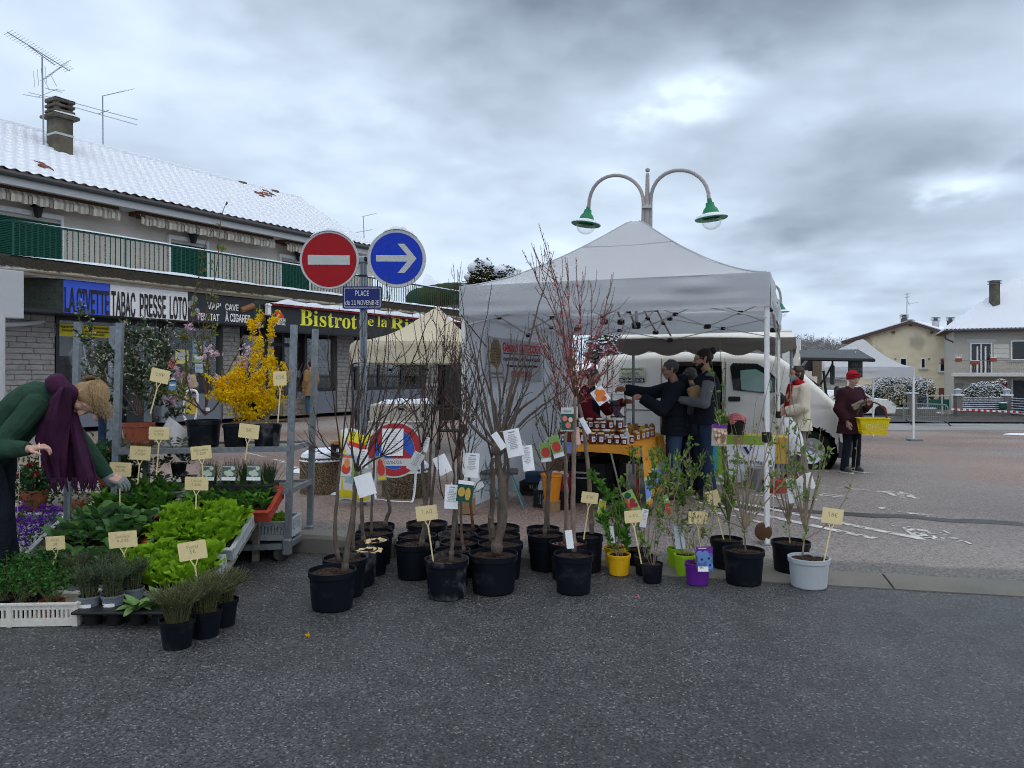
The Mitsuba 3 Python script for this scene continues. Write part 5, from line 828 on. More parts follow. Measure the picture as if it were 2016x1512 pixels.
put(van,'lower_sill',vl(rbox((2.17,.95,.285),(2.05,1.86,.13),.04)),'m_charcoal');put(van,'bumper',vl(hull([(x,y,z) for x,y in((4.04,.02),(4.25,.14),(4.42,.48),(4.47,.95),(4.42,1.42),(4.25,1.76),(4.04,1.88)) for z in(.22,.60)])),'m_bumper',30)
for x in(.72,3.62):
    w=numbered(f'{van}__wheel');Mw=frame(VO+VD*x+VB*.13+A([0,0,VZ+.325]),VD,(0,0,1),-VB)
    scene[w]=mikit.ply(xf(lathe([(.2,-.09),(.315,-.09),(.33,-.07),(.33,.06),(.31,.085),(.23,.085),(.215,.06)],32),Mw),'m_rubber',smooth=30);_count[w+'__rim']=1
    scene[w+'__rim']=mikit.ply(xf(join([lathe([(0,.05),(.05,.06),(.07,.045),(.17,.06),(.215,.065),(.215,.02)],28),*[box((.125*math.cos(a),.125*math.sin(a),.062),(.045,.045,.02)) for a in np.arange(8)*np.pi/4]]),Mw),'m_chrome',smooth=30)
    put(van,'wheel_well',vl(lathe([(.40,0),(.40,.6),(0,.6)],24)[0:1]+(lathe([(.40,0),(.40,.6),(0,.6)],24)[1],)) if False else xf(lathe([(.42,.0),(.42,-.5),(0,-.5)],24),frame(VO+VD*x+VB*.06+A([0,0,VZ+.33]),VD,(0,0,1),-VB)),'m_black')
def vpanel(name,pts,bsdf,o=.012,label=None):
    P=[vpx(u,v) for u,v in pts];sh=Polygon(P).buffer(.02).buffer(.0)
    m=ext(sh,.006);v,f=m;out=[]
    for x,z,h in v:tum=.10*max(0,(z-1.05)/.9)**1.5;out.append((x,.95-(half(min(max(x,0),4.7))-tum)-o-h+.022-.02*math.sin(math.pi*min(1,max(0,(z-.3)/.9))),z))
    return put(van,name,vl((A(out),f)),bsdf,label=label)
vpanel('cab_window',[(1440,722),(1444,717),(1490,718),(1512,731),(1528,748),(1526,770),(1500,772),(1446,766)],'m_tint',.013);vpanel('cab_window_glass',[(1460,731),(1488,729),(1506,739),(1518,752),(1516,768),(1498,769),(1462,765)],'m_glasstint',.020,label='lighter panel coloured as a reflection of the far window')  # the paler inner panel carries the reflection as plain colour
def vline(name,pts,w=.012,bsdf='m_darkgrey'):
    ms=[]
    for p,q in zip(pts[:-1],pts[1:]):(a,za),(b,zb)=vpx(*p),vpx(*q);f=lambda x,z:A([x,.95-(half(x)-.10*max(0,(z-1.05)/.9)**1.5)-.008+.022-.02*math.sin(math.pi*min(1,max(0,(z-.3)/.9))),z]);n=6;ms.append(tube([f(a+(b-a)*t,za+(zb-za)*t) for t in np.linspace(0,1,n)],w/2,4))
    put(van,name,vl(join(ms)),bsdf)
vline('door_seam',[(1429,712),(1427,790),(1430,848)]);vline('door_seam',[(1536,760),(1538,800),(1530,848)]);vline('door_seam',[(1302,706),(1300,852)]);vline('door_seam',[(1196,712),(1193,852)])
vline('door_rail',[(1232,806),(1298,808)],.03,'m_grey');vline('door_seam',[(1205,716),(1204,776),(1296,776)],.008,'m_lightgrey')
vpanel('door_handle',[(1436,783),(1455,783),(1455,788),(1436,788)],'m_black',.03)
put(van,'mirror',vl(rbox((3.12,-.10,1.16),(.16,.20,.26),.06)),'m_black',40);put(van,'windscreen',vl(hull([(3.13+a,.95+s*w,z+b) for a,z,w in((.06,1.84,.68),(.68,1.36,.78)) for s in(-1,1) for b in(.0,.014)])),'m_tint');put(van,'headlight',vl(hull([(4.10,.06,.80),(4.33,.24,.76),(4.38,.42,.80),(4.15,.10,.98),(4.32,.3,.93)])),'m_chrome')
(t0,z1),(t1,z0)=vpx(1219,724),vpx(1269,753);Wv=lambda x,z:VO+VD*x+VB*(.95-(half(x)-.10*max(0,(z-1.05)/.9)**1.5)-.012+.0)+A([0,0,z+VZ])
ad=numbered(f'{van}__side_notice');scene[ad]=mikit.ply(hull([Wv(x,z)-VB*h for x in(t0,t1) for z in(z0,z1) for h in(0,.004)]),'m_notice');labels[ad]={'label':'pale green notice with a phone number on the van side'}
zm=z0+(z1-z0)*.29;put(ad,'number_strip',hull([Wv(x,z)-VB*h for x in(t0,t1) for z in(z0,zm) for h in(.004,.007)]),'m_navyblue2')
for s,a,b,c,d,m in(('06-89-42-14-24',.05,.95,.06,.235,'m_white'),('Galettes Bretonnes et plats en',.06,.9,.87,.95,'m_ink'),('de la viande locale',.1,.75,.62,.68,'m_ink'),('Sur place ou à emporter',.12,.8,.50,.56,'m_ink'),('Rendez-vous Verneuil sur Vienne',.06,.95,.345,.41,'m_ink')):
    h=(d-c)*(z1-z0);put(ad,'lettering',place(text(s,h,(b-a)*(t1-t0),True,.002),Wv(t0+(t1-t0)*a,z0+(z1-z0)*c)-VB*(.008 if m=='m_white' else .0052),VD,(0,0,1)),m)
# ---------- food truck with a raised flap ----------
ft=thing('food_truck','white food truck with wood lined hatch and a raised side flap','truck');D=16.0
P3=lambda u,v,d:at(u,v,d)
def slab(pts,h=(0,0,.05)):return hull([A(p) for p in pts]+[A(p)+A(h) for p in pts])
gtz=gz(6,17)
put(ft,'body',join([hull([P3(u,668,d)*A([1,1,z])+A([0,0,z2]) for u,d in((1575,17.0),(1577,19.6)) for z,z2 in((1,0),(0,.5))]+[P3(1540,664,17.2)*A([1,1,z])+A([0,0,z2]) for z,z2 in((1,0),(0,.5))])]),'m_vanpaint')
put(ft,'side_wall',hull([P3(u,v,16.2+k)*A([1,1,1]) for u,v in((1575,694),(1571,694)) for k in(0,.05)]+[P3(u,800,16.2+k) for u in(1575,1571) for k in(0,.05)]),'m_vanpaint')
for i in range(7):u=1600+i*3.2;put(ft,'wood_board',hull([P3(uu,v,17.9+k) for uu in(u,u+3.0) for v in(698,790) for k in(0,.04)]),'m_hutwood')
put(ft,'interior',hull([P3(u,v,18.1+k) for u in(1575,1622) for v in(692,800) for k in(0,.05)]),'m_charcoal');put(ft,'door_post',hull([P3(u,v,16.4+k) for u in(1618,1623) for v in(694,785) for k in(0,.06)]),'m_vanpaint');put(ft,'counter',hull([P3(u,v,16.2) for u in(1575,1612) for v in(786,794)]+[P3(u,v,17.6) for u in(1575,1612) for v in(786,794)]),'m_oldwood')
put(ft,'flap',slab([P3(1574,692,16.2),P3(1688,690.5,15.6),P3(1721,709,14.4),P3(1577,706.5,14.6)],(0,0,.03)),'m_darkgrey',label='raised flap seen from below');put(ft,'flap_edge',tube([P3(1688,690,15.6),P3(1721,709.5,14.4),P3(1577,707,14.6)],.03,5),'m_black')
for p,q in(((1577,724),(1596,700)),):put(ft,'gas_strut',tube([P3(*p,16.1),P3(*q,15.6)],.025,6),'m_lightgrey')
put(ft,'brace',tube([P3(1639,704,15.2),P3(1639,716,15.3),P3(1628,738,15.7),P3(1615,757,16.1)],.02,5),'m_black');put(ft,'brace',tube([P3(1621,730,16.3),P3(1626,775,16.3),P3(1632,786,16.2)],.03,5),'m_black');put(ft,'mirror',rbox(P3(1639,738,15.6),(.10,.06,.40),.03),'m_mirror');put(ft,'mirror',rbox(P3(1648,772,15.4),(.12,.08,.24),.04),'m_mirror');put(ft,'bulb',ball(P3(1596,703.5,15.9),.022),'m_warmlamp',emitter={'type':'area','radiance':{'type':'rgb','value':[9.0,8.0,5.5]}});put(ft,'shelf_goods',join([box(P3(u,v,17.3),(.16,.1,h)) for u,v,h in((1582,738,.2),(1590,744,.3),(1600,752,.25),(1597,768,.3),(1586,770,.2),(1606,776,.15))]),'m_offwhite',kind='stuff')
cb=thing('chalkboard','dark chalkboard hanging from the corner of the truck flap','board');c0,c1=P3(1670,743,15.0),P3(1698,700,15.0);put(cb,'board',rbox((c0+c1)/2,(c1[0]-c0[0],.03,c1[2]-c0[2]),.006),'m_slateboard')
for i,(t,a,b) in enumerate((('ANNE',1676,1693),('DU',1677,1688),('LIMOUSIN',1671.5,1697),('VACHE',1674,1692))):p=P3(a,711+i*9.6,14.98);put(cb,'lettering',place(text(t,.058,(b-a)*15/F,False,.003),p,(1,0,0),(0,0,1)),'m_grey')
put(cb,'cord',tube([P3(1684,700,15),P3(1685,691,15.2)],.006,4),'m_lightgrey')
# ---------- honey stall ----------
HX=A([1.445,8.65]);HE=nrm((-.93,.366));HB=nrm((.31,.95));HW,HL,HZt=1.0,2.0,.80
def hp(a,b,z):q=HX+HE[:2]*a+HB[:2]*b;return A([q[0],q[1],z])
tb=thing('honey_table','trestle table under the orange cloth with honey jars','table');put(tb,'tabletop',hull([hp(a,b,z) for a in(.02,HW-.02) for b in(.02,HL-.02) for z in(HZt-.04,HZt-.006)]),'m_oldwood')
for a,b in((.06,.2),(HW-.06,.2),(.06,HL-.2),(HW-.06,HL-.2)):put(tb,'leg',tube([hp(a,b,gz(1.5,9)),hp(a,b,HZt-.04)],.02,6),'m_red')
tc=thing('tablecloth','orange tablecloth with a blue and green printed border on the honey table','tablecloth')
def cl(u,r):return None
put(tc,'top',grid(lambda a,b:hp(-.014+a*(HW+.014),-.014+b*(HL+.014),HZt+.004*meshkit.noise(A([a*5,b*9,1.0]),2)),np.linspace(0,1,12),np.linspace(0,1,20)),'m_ochre',True)
def front(a,r):x=a*HW;drop=.085+.05*(1-a)**6;f=.012*math.sin(a*19)*r;q=hp(x,-.012-f-.02*r,HZt-.001-drop*r);return q
put(tc,'front_drop',grid(front,np.linspace(0,1,30),np.linspace(0,1,6)),'m_ochre',True)
def side(b,r):q=hp(-.012-.07*r-.035*r*math.sin(b*15),b*HL-.06*r*(1-b),HZt-.001-(.70-.10*b)*r);return q
def clothstrip(r0,r1,m,o=0.0,b0=0,b1=1):put(tc,'side_drop' if m=='m_ochre' else 'border',grid(lambda b,r:A(side(b0+(b1-b0)*b,r0+(r1-r0)*r))+A([o,-o*.3,0]),np.linspace(0,1,40),np.linspace(0,1,8)),m,True)
clothstrip(0,.50,'m_ochre');clothstrip(.50,.56,'m_clothgreen');clothstrip(.56,.84,'m_clothblue');clothstrip(.84,.89,'m_clothgreen');clothstrip(.89,1,'m_ochre')
put(tc,'corner_patch',hull([hp(a,b,HZt+z) for a in(.72,.99) for b in(.0,.5) for z in(.006,.009)]),'m_clothblue',label='blue printed corner of the cloth');put(tc,'corner_patch',hull([hp(a,-.018-.014*(z<-.01),HZt+z) for a in(.74,.99) for z in(-.11,.003)]+[hp(a,-.028,HZt+z) for a in(.74,.99) for z in(-.11,.003)]),'m_clothblue')
JR=np.random.default_rng(8);LB={'b':'big','s':'small'}
jar_parts={}
def jar(a,b,z,r,h,kind,lab):
    k=thing('honey_jar',lab,'jar','honey jars on the orange cloth');c=hp(a,b,z);body='m_honey' if kind!='l' else 'm_honeylight'
    put(k,'glass',lathe([(0,0),(r*.95,0),(r,.006),(r,h*.78),(r*.9,h*.84),(r*.82,h*.86)],18,c),body,30);put(k,'lid',lathe([(0,h),(r*.86,h),(r*.9,h-.004),(r*.9,h*.86),(r*.8,h*.85)],18,c),'m_lid' if JR.random()<.65 else 'm_white',30)
    th=-math.pi/2+JR.uniform(-.1,.35);put(k,'paper_label',grid(lambda s,t:c+A([(r+.0015)*math.cos(th+(s-.5)*.95),(r+.0015)*math.sin(th+(s-.5)*.95),h*(.18+.46*t)]),np.linspace(0,1,6),[0,1]),'m_paper');put(k,'label_print',grid(lambda s,t:c+A([(r+.0025)*math.cos(th+(s-.5)*.5),(r+.0025)*math.sin(th+(s-.5)*.5),h*(.30+.24*t)]),np.linspace(0,1,4),[0,1]),'m_skyblue');return k
rows=[(.06,.24,'small honey jar in the front row at the table edge',.085,.037,[.20,.285,.37]),(.06,.46,'taller dark honey jar in the front row',.13,.045,[.47,.57]),(.10,.0,'honey jar in the front row behind the peach trunks',.15,.055,[.70,.83,.95]),
        (.20,.0,'small honey jar standing in the second row',.085,.036,[.22,.31,.40,.49]),(.30,0,'honey jar standing in the third row',.085,.037,[.16,.25,.34]),(.32,0,'big honey jar in the middle of the table',.15,.052,[.46,.58,.70,.82]),(.46,0,'honey jar standing in the back rows',.14,.048,[.30,.42,.56,.68,.80,.92]),(.62,0,'tall honey jar in the rearmost row',.14,.05,[.35,.5,.65,.8,.95])]
for b,_,lab,h,r,As in rows:
    for a in As:jar(a,b+JR.uniform(-.015,.015),HZt+.005,r,h,'h',lab)
for a in(.32,.44,.57,.69,.81,.92):jar(a,.46,HZt+.005+.142,.045,.13,'h','honey jar stacked on the back rows')
for a,b in((.50,.33),(.58,.33),(.72,.33)):jar(a,b,HZt+.005+.152,.037,.085,'h','small honey jar stacked on top of the big jars')
for i,(a,b) in enumerate(((.18,.75),(.1,.86),(.2,.93),(.08,1.05),(.16,1.15),(.05,1.28),(.14,.66))):jar(a,b,HZt+.005,.034,.10+.02*(i%2),'l','pale golden honey jar near the customer')
bo=thing('pump_bottle','clear pump bottle standing before the honey jars','bottle');c=hp(.18,.13,HZt+.005);put(bo,'bottle',lathe([(0,0),(.03,0),(.032,.01),(.032,.12),(.012,.145),(.012,.155)],16,c),'m_lightgrey',30);put(bo,'pump',join([lathe([(.014,.155),(.014,.175),(.004,.178),(.004,.2),(.012,.2),(.012,.212),(0,.213)],10,c),box(c+A([-.02,0,.206]),(.04,.01,.008))]),'m_white')
gp=thing('candle_display','golden wax figures and candles grouped at the right side of the table','candles',None)
for i in range(12):a,b=JR.uniform(.02,.42),JR.uniform(1.0,1.75);c=hp(a,b,HZt+.005);put(gp,'candle',lathe([(0,0),(.035,0),(.03,.05),(.036,.09),(.02,.12+.03*JR.random()),(0,.15)],10,c),'m_honeylight' if i%3 else 'm_yellowwax',40)
hv=thing('display_stand','small wire stand with a wooden hive box and dried lavender on the honey table','stand');c=hp(.48,1.25,HZt+.005);put(hv,'box',rbox(c+A([0,0,.06]),(.20,.15,.12),.006),'m_hutwood2');put(hv,'box_lid',rbox(c+A([0,0,.13]),(.23,.18,.022),.005),'m_hutwood2')
put(hv,'wire',join([tube([c+A([x,y,.13]),c+A([x,y,.55])],.005,4) for x in(-.09,.09) for y in(-.05,.05)]+[tube([c+A([-.09,y,z]),c+A([.09,y,z])],.005,4) for y in(-.05,.05) for z in(.25,.4)]),'m_black');put(hv,'lavender_bundle',join([tube([c+A([JR.normal(0,.03),JR.normal(0,.02),.24]),c+A([JR.normal(-.03,.03),0,.36]),c+A([JR.normal(-.05,.04),JR.normal(0,.03),.46])],.008,4) for _ in range(26)]),'m_lavender',kind='stuff')
# things stored under and around the table
def crate(name,lab,c,s,bsdf,ang=0.0,M=None,wallh=None,slots=True,label=True):
    """a plastic crate: floor, ribbed slotted walls, thick rim"""
    k=thing(name,lab,'crate');R=M if M is not None else rotz(ang);R=R.copy();R[:3,3]=c;X_,Y_,H=s[0]/2,s[1]/2,s[2];t=.014
    put(k,'floor',xf(box((0,0,.01),(s[0]-.02,s[1]-.02,.012)),R),bsdf)
    for nm,ax,sg,L in(('long_side',0,-1,s[0]),('long_side',0,1,s[0]),('short_side',1,-1,s[1]),('short_side',1,1,s[1])):
        def pb(a,z,w,h,th=t):c2=(a,sg*(Y_-t/2),z) if ax==0 else(sg*(X_-t/2),a,z);d2=(w,th,h) if ax==0 else(th,w,h);return box(c2,d2)
        L2=L if ax==0 else L-2*t-.002;ms=[pb(0,.03,L2,.05),pb(0,H-.02,L2,.04),pb(0,H-.006,L2-.004,.011,t+.022)]
        n=max(4,int(L/(.028 if slots else .08)));ms+=[pb(-L2/2+(i+.5)*L2/n,H/2,L2/n*.52,H-.04,t*.8) for i in range(n)];ms+=[pb(a,H/2,.03,H-.004,t*1.5) for a in(-L2/2+.016,L2/2-.016,0)]
        put(k,nm,xf(join(ms),R),bsdf,kind='stuff')
    return k
z0=gz(.4,9)
crate('storage_crate','dark green crate with a red bag under the left end of the honey table',A([.50,9.0,gz(.5,9)]),(.42,.32,.22),'m_crateblack',-.37)
bg=thing('shopping_bag','dark red bag stuffed into the crate under the table','bag');c=A([.54,9.02,gz(.5,9)+.03]);put(bg,'bag',thick(grid(lambda a,r:c+A([(.15+.03*r)*math.cos(a)*(1-.2*abs(math.sin(a))),(.10+.02*r)*math.sin(a),.36*r+.03*math.sin(a*3)*r]),np.linspace(0,2*np.pi,33),np.linspace(0,1,8)),.004),'m_bagred',True);put(bg,'contents',join([ball(c+A([x,y,.33]),.07,(1,.8,1)) for x,y in((.06,0),(-.03,.02))]),'m_lightgrey',True)
wb=thing('water_bottle','clear plastic water bottle beside the red bag','bottle');c=A([.34,8.95,gz(.3,9)+.03]);put(wb,'bottle',lathe([(0,0),(.04,0),(.042,.02),(.04,.05),(.042,.12),(.04,.16),(.042,.2),(.02,.27),(.014,.28),(.014,.29)],16,c),'m_waterblue',30);put(wb,'cap',lathe([(0,.31),(.016,.31),(.016,.285)],10,c),'m_blue')
for i,(x,y,sx_,sy_,h,m,lab) in enumerate(((.95,9.5,.55,.45,.50,'m_black','black storage box under the honey table'),(1.18,9.9,.5,.4,.62,'m_black','dark folding case standing under the back of the honey table'),(.75,10.1,.5,.45,.62,'m_cardboard','brown carton under the back of the honey table'))):
    k=thing('storage_box',lab,'box');R=rotz(-.37);R[:3,3]=(x,y,gz(x,y));put(k,'body',xf(rbox((0,0,h/2),(sx_,sy_,h),.012),R),m);put(k,'lid_edge',xf(join([box((0,-sy_/2-.004,h*.75),(sx_*.7,.01,.02)),box((.03,-sy_/2-.004,h*.62),(sx_*.65,.01,.016))]),R),'m_lightgrey' if i<2 else 'm_oldwood')
cov=one('dark_cloth',thick(grid(lambda a,b:A([.72+.75*a,9.35+.45*b-.3*a,.62+.14*math.exp(-((a-.62)/.25)**2)-.22*(abs(b-.3))**2+gz(1,9)-.06]),np.linspace(0,1,24),np.linspace(0,1,14)),.008),'m_darkcloth','dark grey cloth draped over the boxes under the table','cloth',smooth=True)
for u0,v0,u1,v1,lab in((1203,893,1236,968,'thin wooden stick leaning between the table and the raspberry plant'),(1320,893,1312,945,'upright wooden stick behind the berry bushes')):one('wooden_stick',tube([at(u0,v0,6.6),at(u1,v1+60,6.4)],.008,6),'m_oldwood',lab,'stick')
# teal stool, plastic bin, small crates behind the big fan tree
st=thing('folding_stool','folding stool with teal legs and a dark grey seat','stool');D=8.9;put(st,'seat',rbox(at(983,928,D),(.44,.34,.035),.012),'m_darkgrey')
for u0,v0,u1,v1,d in((958,930,942,1000,D-.12),(1003,930,1031,1003,D-.14),(962,930,985,992,D+.15),(1005,930,1033,988,D+.16)):p=at(u1,v1,d);p[2]=gz(p[0],d)+.01;put(st,'leg',tube([at(u0,v0,d),p],.013,6),'m_teal')
put(st,'leg',tube([at(943,870,D),at(960,925,D)],.012,6),'m_teal',label='upper end of a folded frame tube');put(st,'crossbar',tube([at(955,965,D-.1),at(1017,968,D-.1)],.008,5),'m_teal')
k=thing('storage_bin','clear plastic storage bin standing behind the teal stool','bin');c=at(965,950,9.6);put(k,'bin',rbox((c[0],9.6,gz(c[0],9.6)+.17),(.46,.34,.34),.03),'m_binplastic');put(k,'rim',rbox((c[0],9.6,gz(c[0],9.6)+.345),(.50,.38,.025),.01),'m_lightgrey')
crate('storage_crate','small dark crate on the ground right of the stool',A([.33,9.9,gz(.3,9.9)]),(.40,.30,.18),'m_crateblack',-.3);one('blue_parcel',rbox((.33,9.9,gz(.3,9.9)+.22),(.32,.22,.16),.03),'m_parcel','dark blue package lying in the small crate','package')
k=thing('orange_bucket','orange bucket half hidden behind the red fruit cards','bucket');c=A([.45,8.75,gz(.45,8.75)+.13]);put(k,'body',lathe([(0,0),(.085,0),(.12,.30),(.125,.30),(.125,.275),(.118,.27)],22,c),'m_orange',30);put(k,'base',lathe([(0,-.12),(.10,-.12),(.10,0),(0,0)],18,c),'m_cardboard',30)
one('brown_carton',rbox((at(917,1000,8.3)[0],8.3,gz(-.5,8.3)+.09),(.20,.2,.18),.005),'m_cardboard','small brown carton behind the yellow pear card','box')
# ---------- poultry stall ----------
PX,PE_,PB_=at(1402,860,10.9)[:2],nrm((.95,-.28)),nrm((.28,.95))
def pp(a,b,z):q=PX+PE_[:2]*a+PB_[:2]*b;return A([q[0],q[1],z])
pt=thing('stall_table','folding table of the poultry stall behind the tall man','table');put(pt,'tabletop',hull([pp(a,b,z) for a in(-.55,1.0) for b in(0,.6) for z in(.70,.73)]),'m_oldwood')
for a,b in((-.5,.06),(.95,.06),(-.5,.54),(.95,.54)):put(pt,'leg',tube([pp(a,b,.03),pp(a,b,.70)],.018,6),'m_galv')
k=thing('tablecloth','yellow cloth hanging from the poultry stall table','tablecloth');put(k,'top',grid(lambda a,b:pp(-.56+1.58*a,-.02+.64*b,.735),np.linspace(0,1,6),np.linspace(0,1,4)),'m_ochre2',True);put(k,'drop',thick(grid(lambda a,r:pp(-.56+1.58*a,-.022-.02*r*(1+math.sin(a*30)),.734-.36*r),np.linspace(0,1,50),np.linspace(0,1,6)),.003),'m_ochre2',True)
bn=thing('poultry_banner','white poultry stall banner with coloured stripes hanging from the table front','banner');Mb=frame(pp(.02,-.07,0),np.append(PE_[:2],0),(0,0,1),-np.append(PB_[:2],0));
def band_(x0,x1,y0,y1,m,o=0):put(bn,'stripe' if m!='m_paper' else 'sheet',xf(rbox(((x0+x1)/2,(y0+y1)/2,o),(x1-x0,y1-y0,.004),.001),Mb),m)
band_(0,.82,.04,.76,'m_paper');band_(-.02,.06,.10,.76,'m_cyan',.005);band_(.06,.17,.2,.76,'m_lime2',.005);band_(.17,.80,.63,.76,'m_lime2',.005);band_(.28,.40,.63,.76,'m_tan2',.008);band_(.22,.40,.04,.10,'m_tan2',.008);band_(.40,.62,.04,.13,'m_lime2',.008);band_(.62,.68,.04,.13,'m_cyan',.008)
put(bn,'lettering',xf((lambda m:(m[0]+A([.40,.50,.007]),m[1]))(serif('V',.10,.13)),Mb),'m_navyblue');put(bn,'lettering',xf((lambda m:(m[0]+A([.22,.36,.007]),m[1]))(text('Poulets Pintades',.055,.56,False)),Mb),'m_ink');put(bn,'lettering',xf((lambda m:(m[0]+A([.53,.17,.007]),m[1]))(text('Gers',.06,.22,False)),Mb),'m_ink')
k=thing('produce_basket','black bucket lined with a red checked cloth on the stall table','bucket');c=pp(.32,.2,.74);put(k,'bucket',lathe([(0,0),(.11,0),(.14,.22),(.145,.22),(.14,.19)],20,c),'m_black',30);put(k,'cloth',grid(lambda a,r:c+A([(.15*(1-.75*r**2))*math.cos(a)*(1+.12*math.sin(5*a)),(.15*(1-.75*r**2))*math.sin(a)*(1+.12*math.sin(5*a)),.19+.12*r+.03*math.sin(a*4+1)*(1-r)]),np.linspace(0,2*np.pi,41),np.linspace(0,1,8)),'m_gingham',True)
k=thing('cloth_bundle','red checked cloth bundle in a clear tub beside the black bucket','cloth');c=pp(.03,.12,.74);put(k,'cloth',ball(c+A([0,0,.10]),.085,(1.15,1,.8),3),'m_gingham',True);put(k,'tub',lathe([(0,0),(.075,0),(.09,.09),(.095,.09)],18,c),'m_lightgrey',30)
for i,(x,y,h,lab) in enumerate(((3.35,10.4,.30,'grey tub of produce on the ground beside the right tent leg'),(3.5,10.2,.16,'red crate on the ground under the white bag'),)):
    k=thing('produce_tub',lab,'tub');put(k,'tub',lathe([(0,0),(.14,0),(.17,h),(.175,h),(.165,h-.02),(0,h-.03)],18,(x,y,gz(x,y))),'m_grey' if i==0 else 'm_redplastic',30)
# ================= potted trees and bushes along the kerb =================
PR=np.random.default_rng(21)
def spline(P,n=14):
    P=A(P,float)
    if len(P)==2:t=np.linspace(0,1,n)[:,None];return P[0]+(P[1]-P[0])*t
    Q=np.vstack([2*P[0]-P[1],P,2*P[-1]-P[-2]]);out=[];m=max(3,n//(len(P)-1))
    for i in range(1,len(Q)-2):
        for t in np.linspace(0,1,m,endpoint=False):a,b,c,d=Q[i-1:i+3];out.append(.5*(2*b+(c-a)*t+(2*a-5*b+4*c-d)*t*t+(3*b-a-3*c+d)*t**3))
    return A(out+[P[-1]])
def stem(key,name,pts,d,r0,r1,bsdf,dd=(0,0),wig=.006,sides=6,n=14):
    k=np.linspace(dd[0],dd[1],len(pts));P=spline([at(u,v,d+k[i]) for i,(u,v) in enumerate(pts)],n);P=P+PR.normal(0,wig,P.shape)*np.linspace(0,1,len(P))[:,None]
    put(key,name,tube(P,np.linspace(r0,r1,len(P))*(1+PR.normal(0,.05,len(P))),sides),bsdf,True);return P
def along(P,t):x=t*(len(P)-1);i=min(int(x),len(P)-2);return P[i]+(P[i+1]-P[i])*(x-i),nrm(P[i+1]-P[i])
def budlist(P,step=.045,s=.007,t0=.15,spread=.7):
    L=np.linalg.norm(np.diff(P,axis=0),axis=1).sum();ms=[]
    for k in range(int(L*(1-t0)/step)):
        p,t=along(P,t0+(1-t0)*(k+.5)*step/L/(1-t0) if L else .5);s2=nrm(np.cross(t,PR.normal(0,1,3)));q=nrm(t+s2*spread);b=nrm(np.cross(q,t));c=np.cross(q,b);l=s*PR.uniform(1.1,2.2);w=s*.42
        v=A([p+b*w,p-b*.5*w+c*.87*w,p-b*.5*w-c*.87*w,p+q*l*.55+b*w,p+q*l*.55-b*.5*w+c*.87*w,p+q*l*.55-b*.5*w-c*.87*w,p+q*l]);ms.append((v,A([[0,1,4],[0,4,3],[1,2,5],[1,5,4],[2,0,3],[2,3,5],[3,4,6],[4,5,6],[5,3,6]])))
    return ms
def twigs(paths,n,L=(.08,.28),r=.0022,ang=.75,t0=.15):
    out=[]
    for _ in range(n):
        P=paths[PR.integers(len(paths))];p,t=along(P,PR.uniform(t0,.9));s=nrm(np.cross(t,PR.normal(0,1,3)));l=PR.uniform(*L);q=nrm(t+s*ang+A([0,0,.15]));out.append(spline([p,p+q*l*.5,p+nrm(q+t*.35+A([0,0,.2]))*l],6))
    return out
LEAFV=A([[0,0,0],[.28,.20,.03],[.28,-.20,.03],[.66,.19,.015],[.66,-.19,.015],[1,0,-.08],[.30,0,-.02],[.66,0,-.05]]);LEAFF=A([[0,6,1],[0,2,6],[6,7,3],[6,3,1],[2,4,7],[2,7,6],[7,5,3],[7,4,5]])
PET=A([[0,0,0],[.5,.26,.12],[1,0,.18],[.5,-.26,.12]]);PETF=A([[0,1,2],[0,2,3]])
def scatter(P,D,S,V0,F0,C,squash=1.0):
    """one small leaf or petal shape at every point P along direction D, size S, one colour each"""
    n=len(P);D=D/(np.linalg.norm(D,axis=1,keepdims=True)+1e-9);B=np.cross(D,PR.normal(0,1,(n,3)));B/=np.linalg.norm(B,axis=1,keepdims=True)+1e-9;N=np.cross(D,B);S=np.broadcast_to(S,(n,))[:,None,None]
    V=P[:,None]+S*(V0[None,:,0:1]*D[:,None]+V0[None,:,1:2]*B[:,None]*squash+V0[None,:,2:3]*N[:,None]);k=len(V0)
    return(V.reshape(-1,3),(F0[None]+(np.arange(n)*k)[:,None,None]).reshape(-1,3)),np.repeat(C,k,0)
def pal(cols,n,j=.25):return A(cols)[PR.integers(0,len(cols),n)]*PR.uniform(1-j,1+j,(n,1))
def sprigs(paths,n,s,cols,t0=.2,t1=1.0,out=.9,up=.5):
    P,D=[],[]
    for _ in range(n):p,t=along(paths[PR.integers(len(paths))],PR.uniform(t0,t1));P.append(p);D.append(t*.5+PR.normal(0,1,3)*out+A([0,0,up]))
    return scatter(A(P),A(D),s*PR.uniform(.5,1.3,n),LEAFV,LEAFF,pal(cols,n))
def blossoms(P,s,cols,k=5):
    n=len(P);ax=PR.normal(0,1,(n,3));ax/=np.linalg.norm(ax,axis=1,keepdims=True);b=np.cross(ax,PR.normal(0,1,(n,3)));b/=np.linalg.norm(b,axis=1,keepdims=True);c=np.cross(ax,b);g=np.arange(k)*2*np.pi/k
    D=(np.cos(g)[None,:,None]*b[:,None]+np.sin(g)[None,:,None]*c[:,None]+.35*ax[:,None]).reshape(-1,3);return scatter(np.repeat(P,k,0),D,np.repeat(s*PR.uniform(.7,1.2,n),k),PET,PETF,np.repeat(pal(cols,n,.15),k,0))
POTS={}
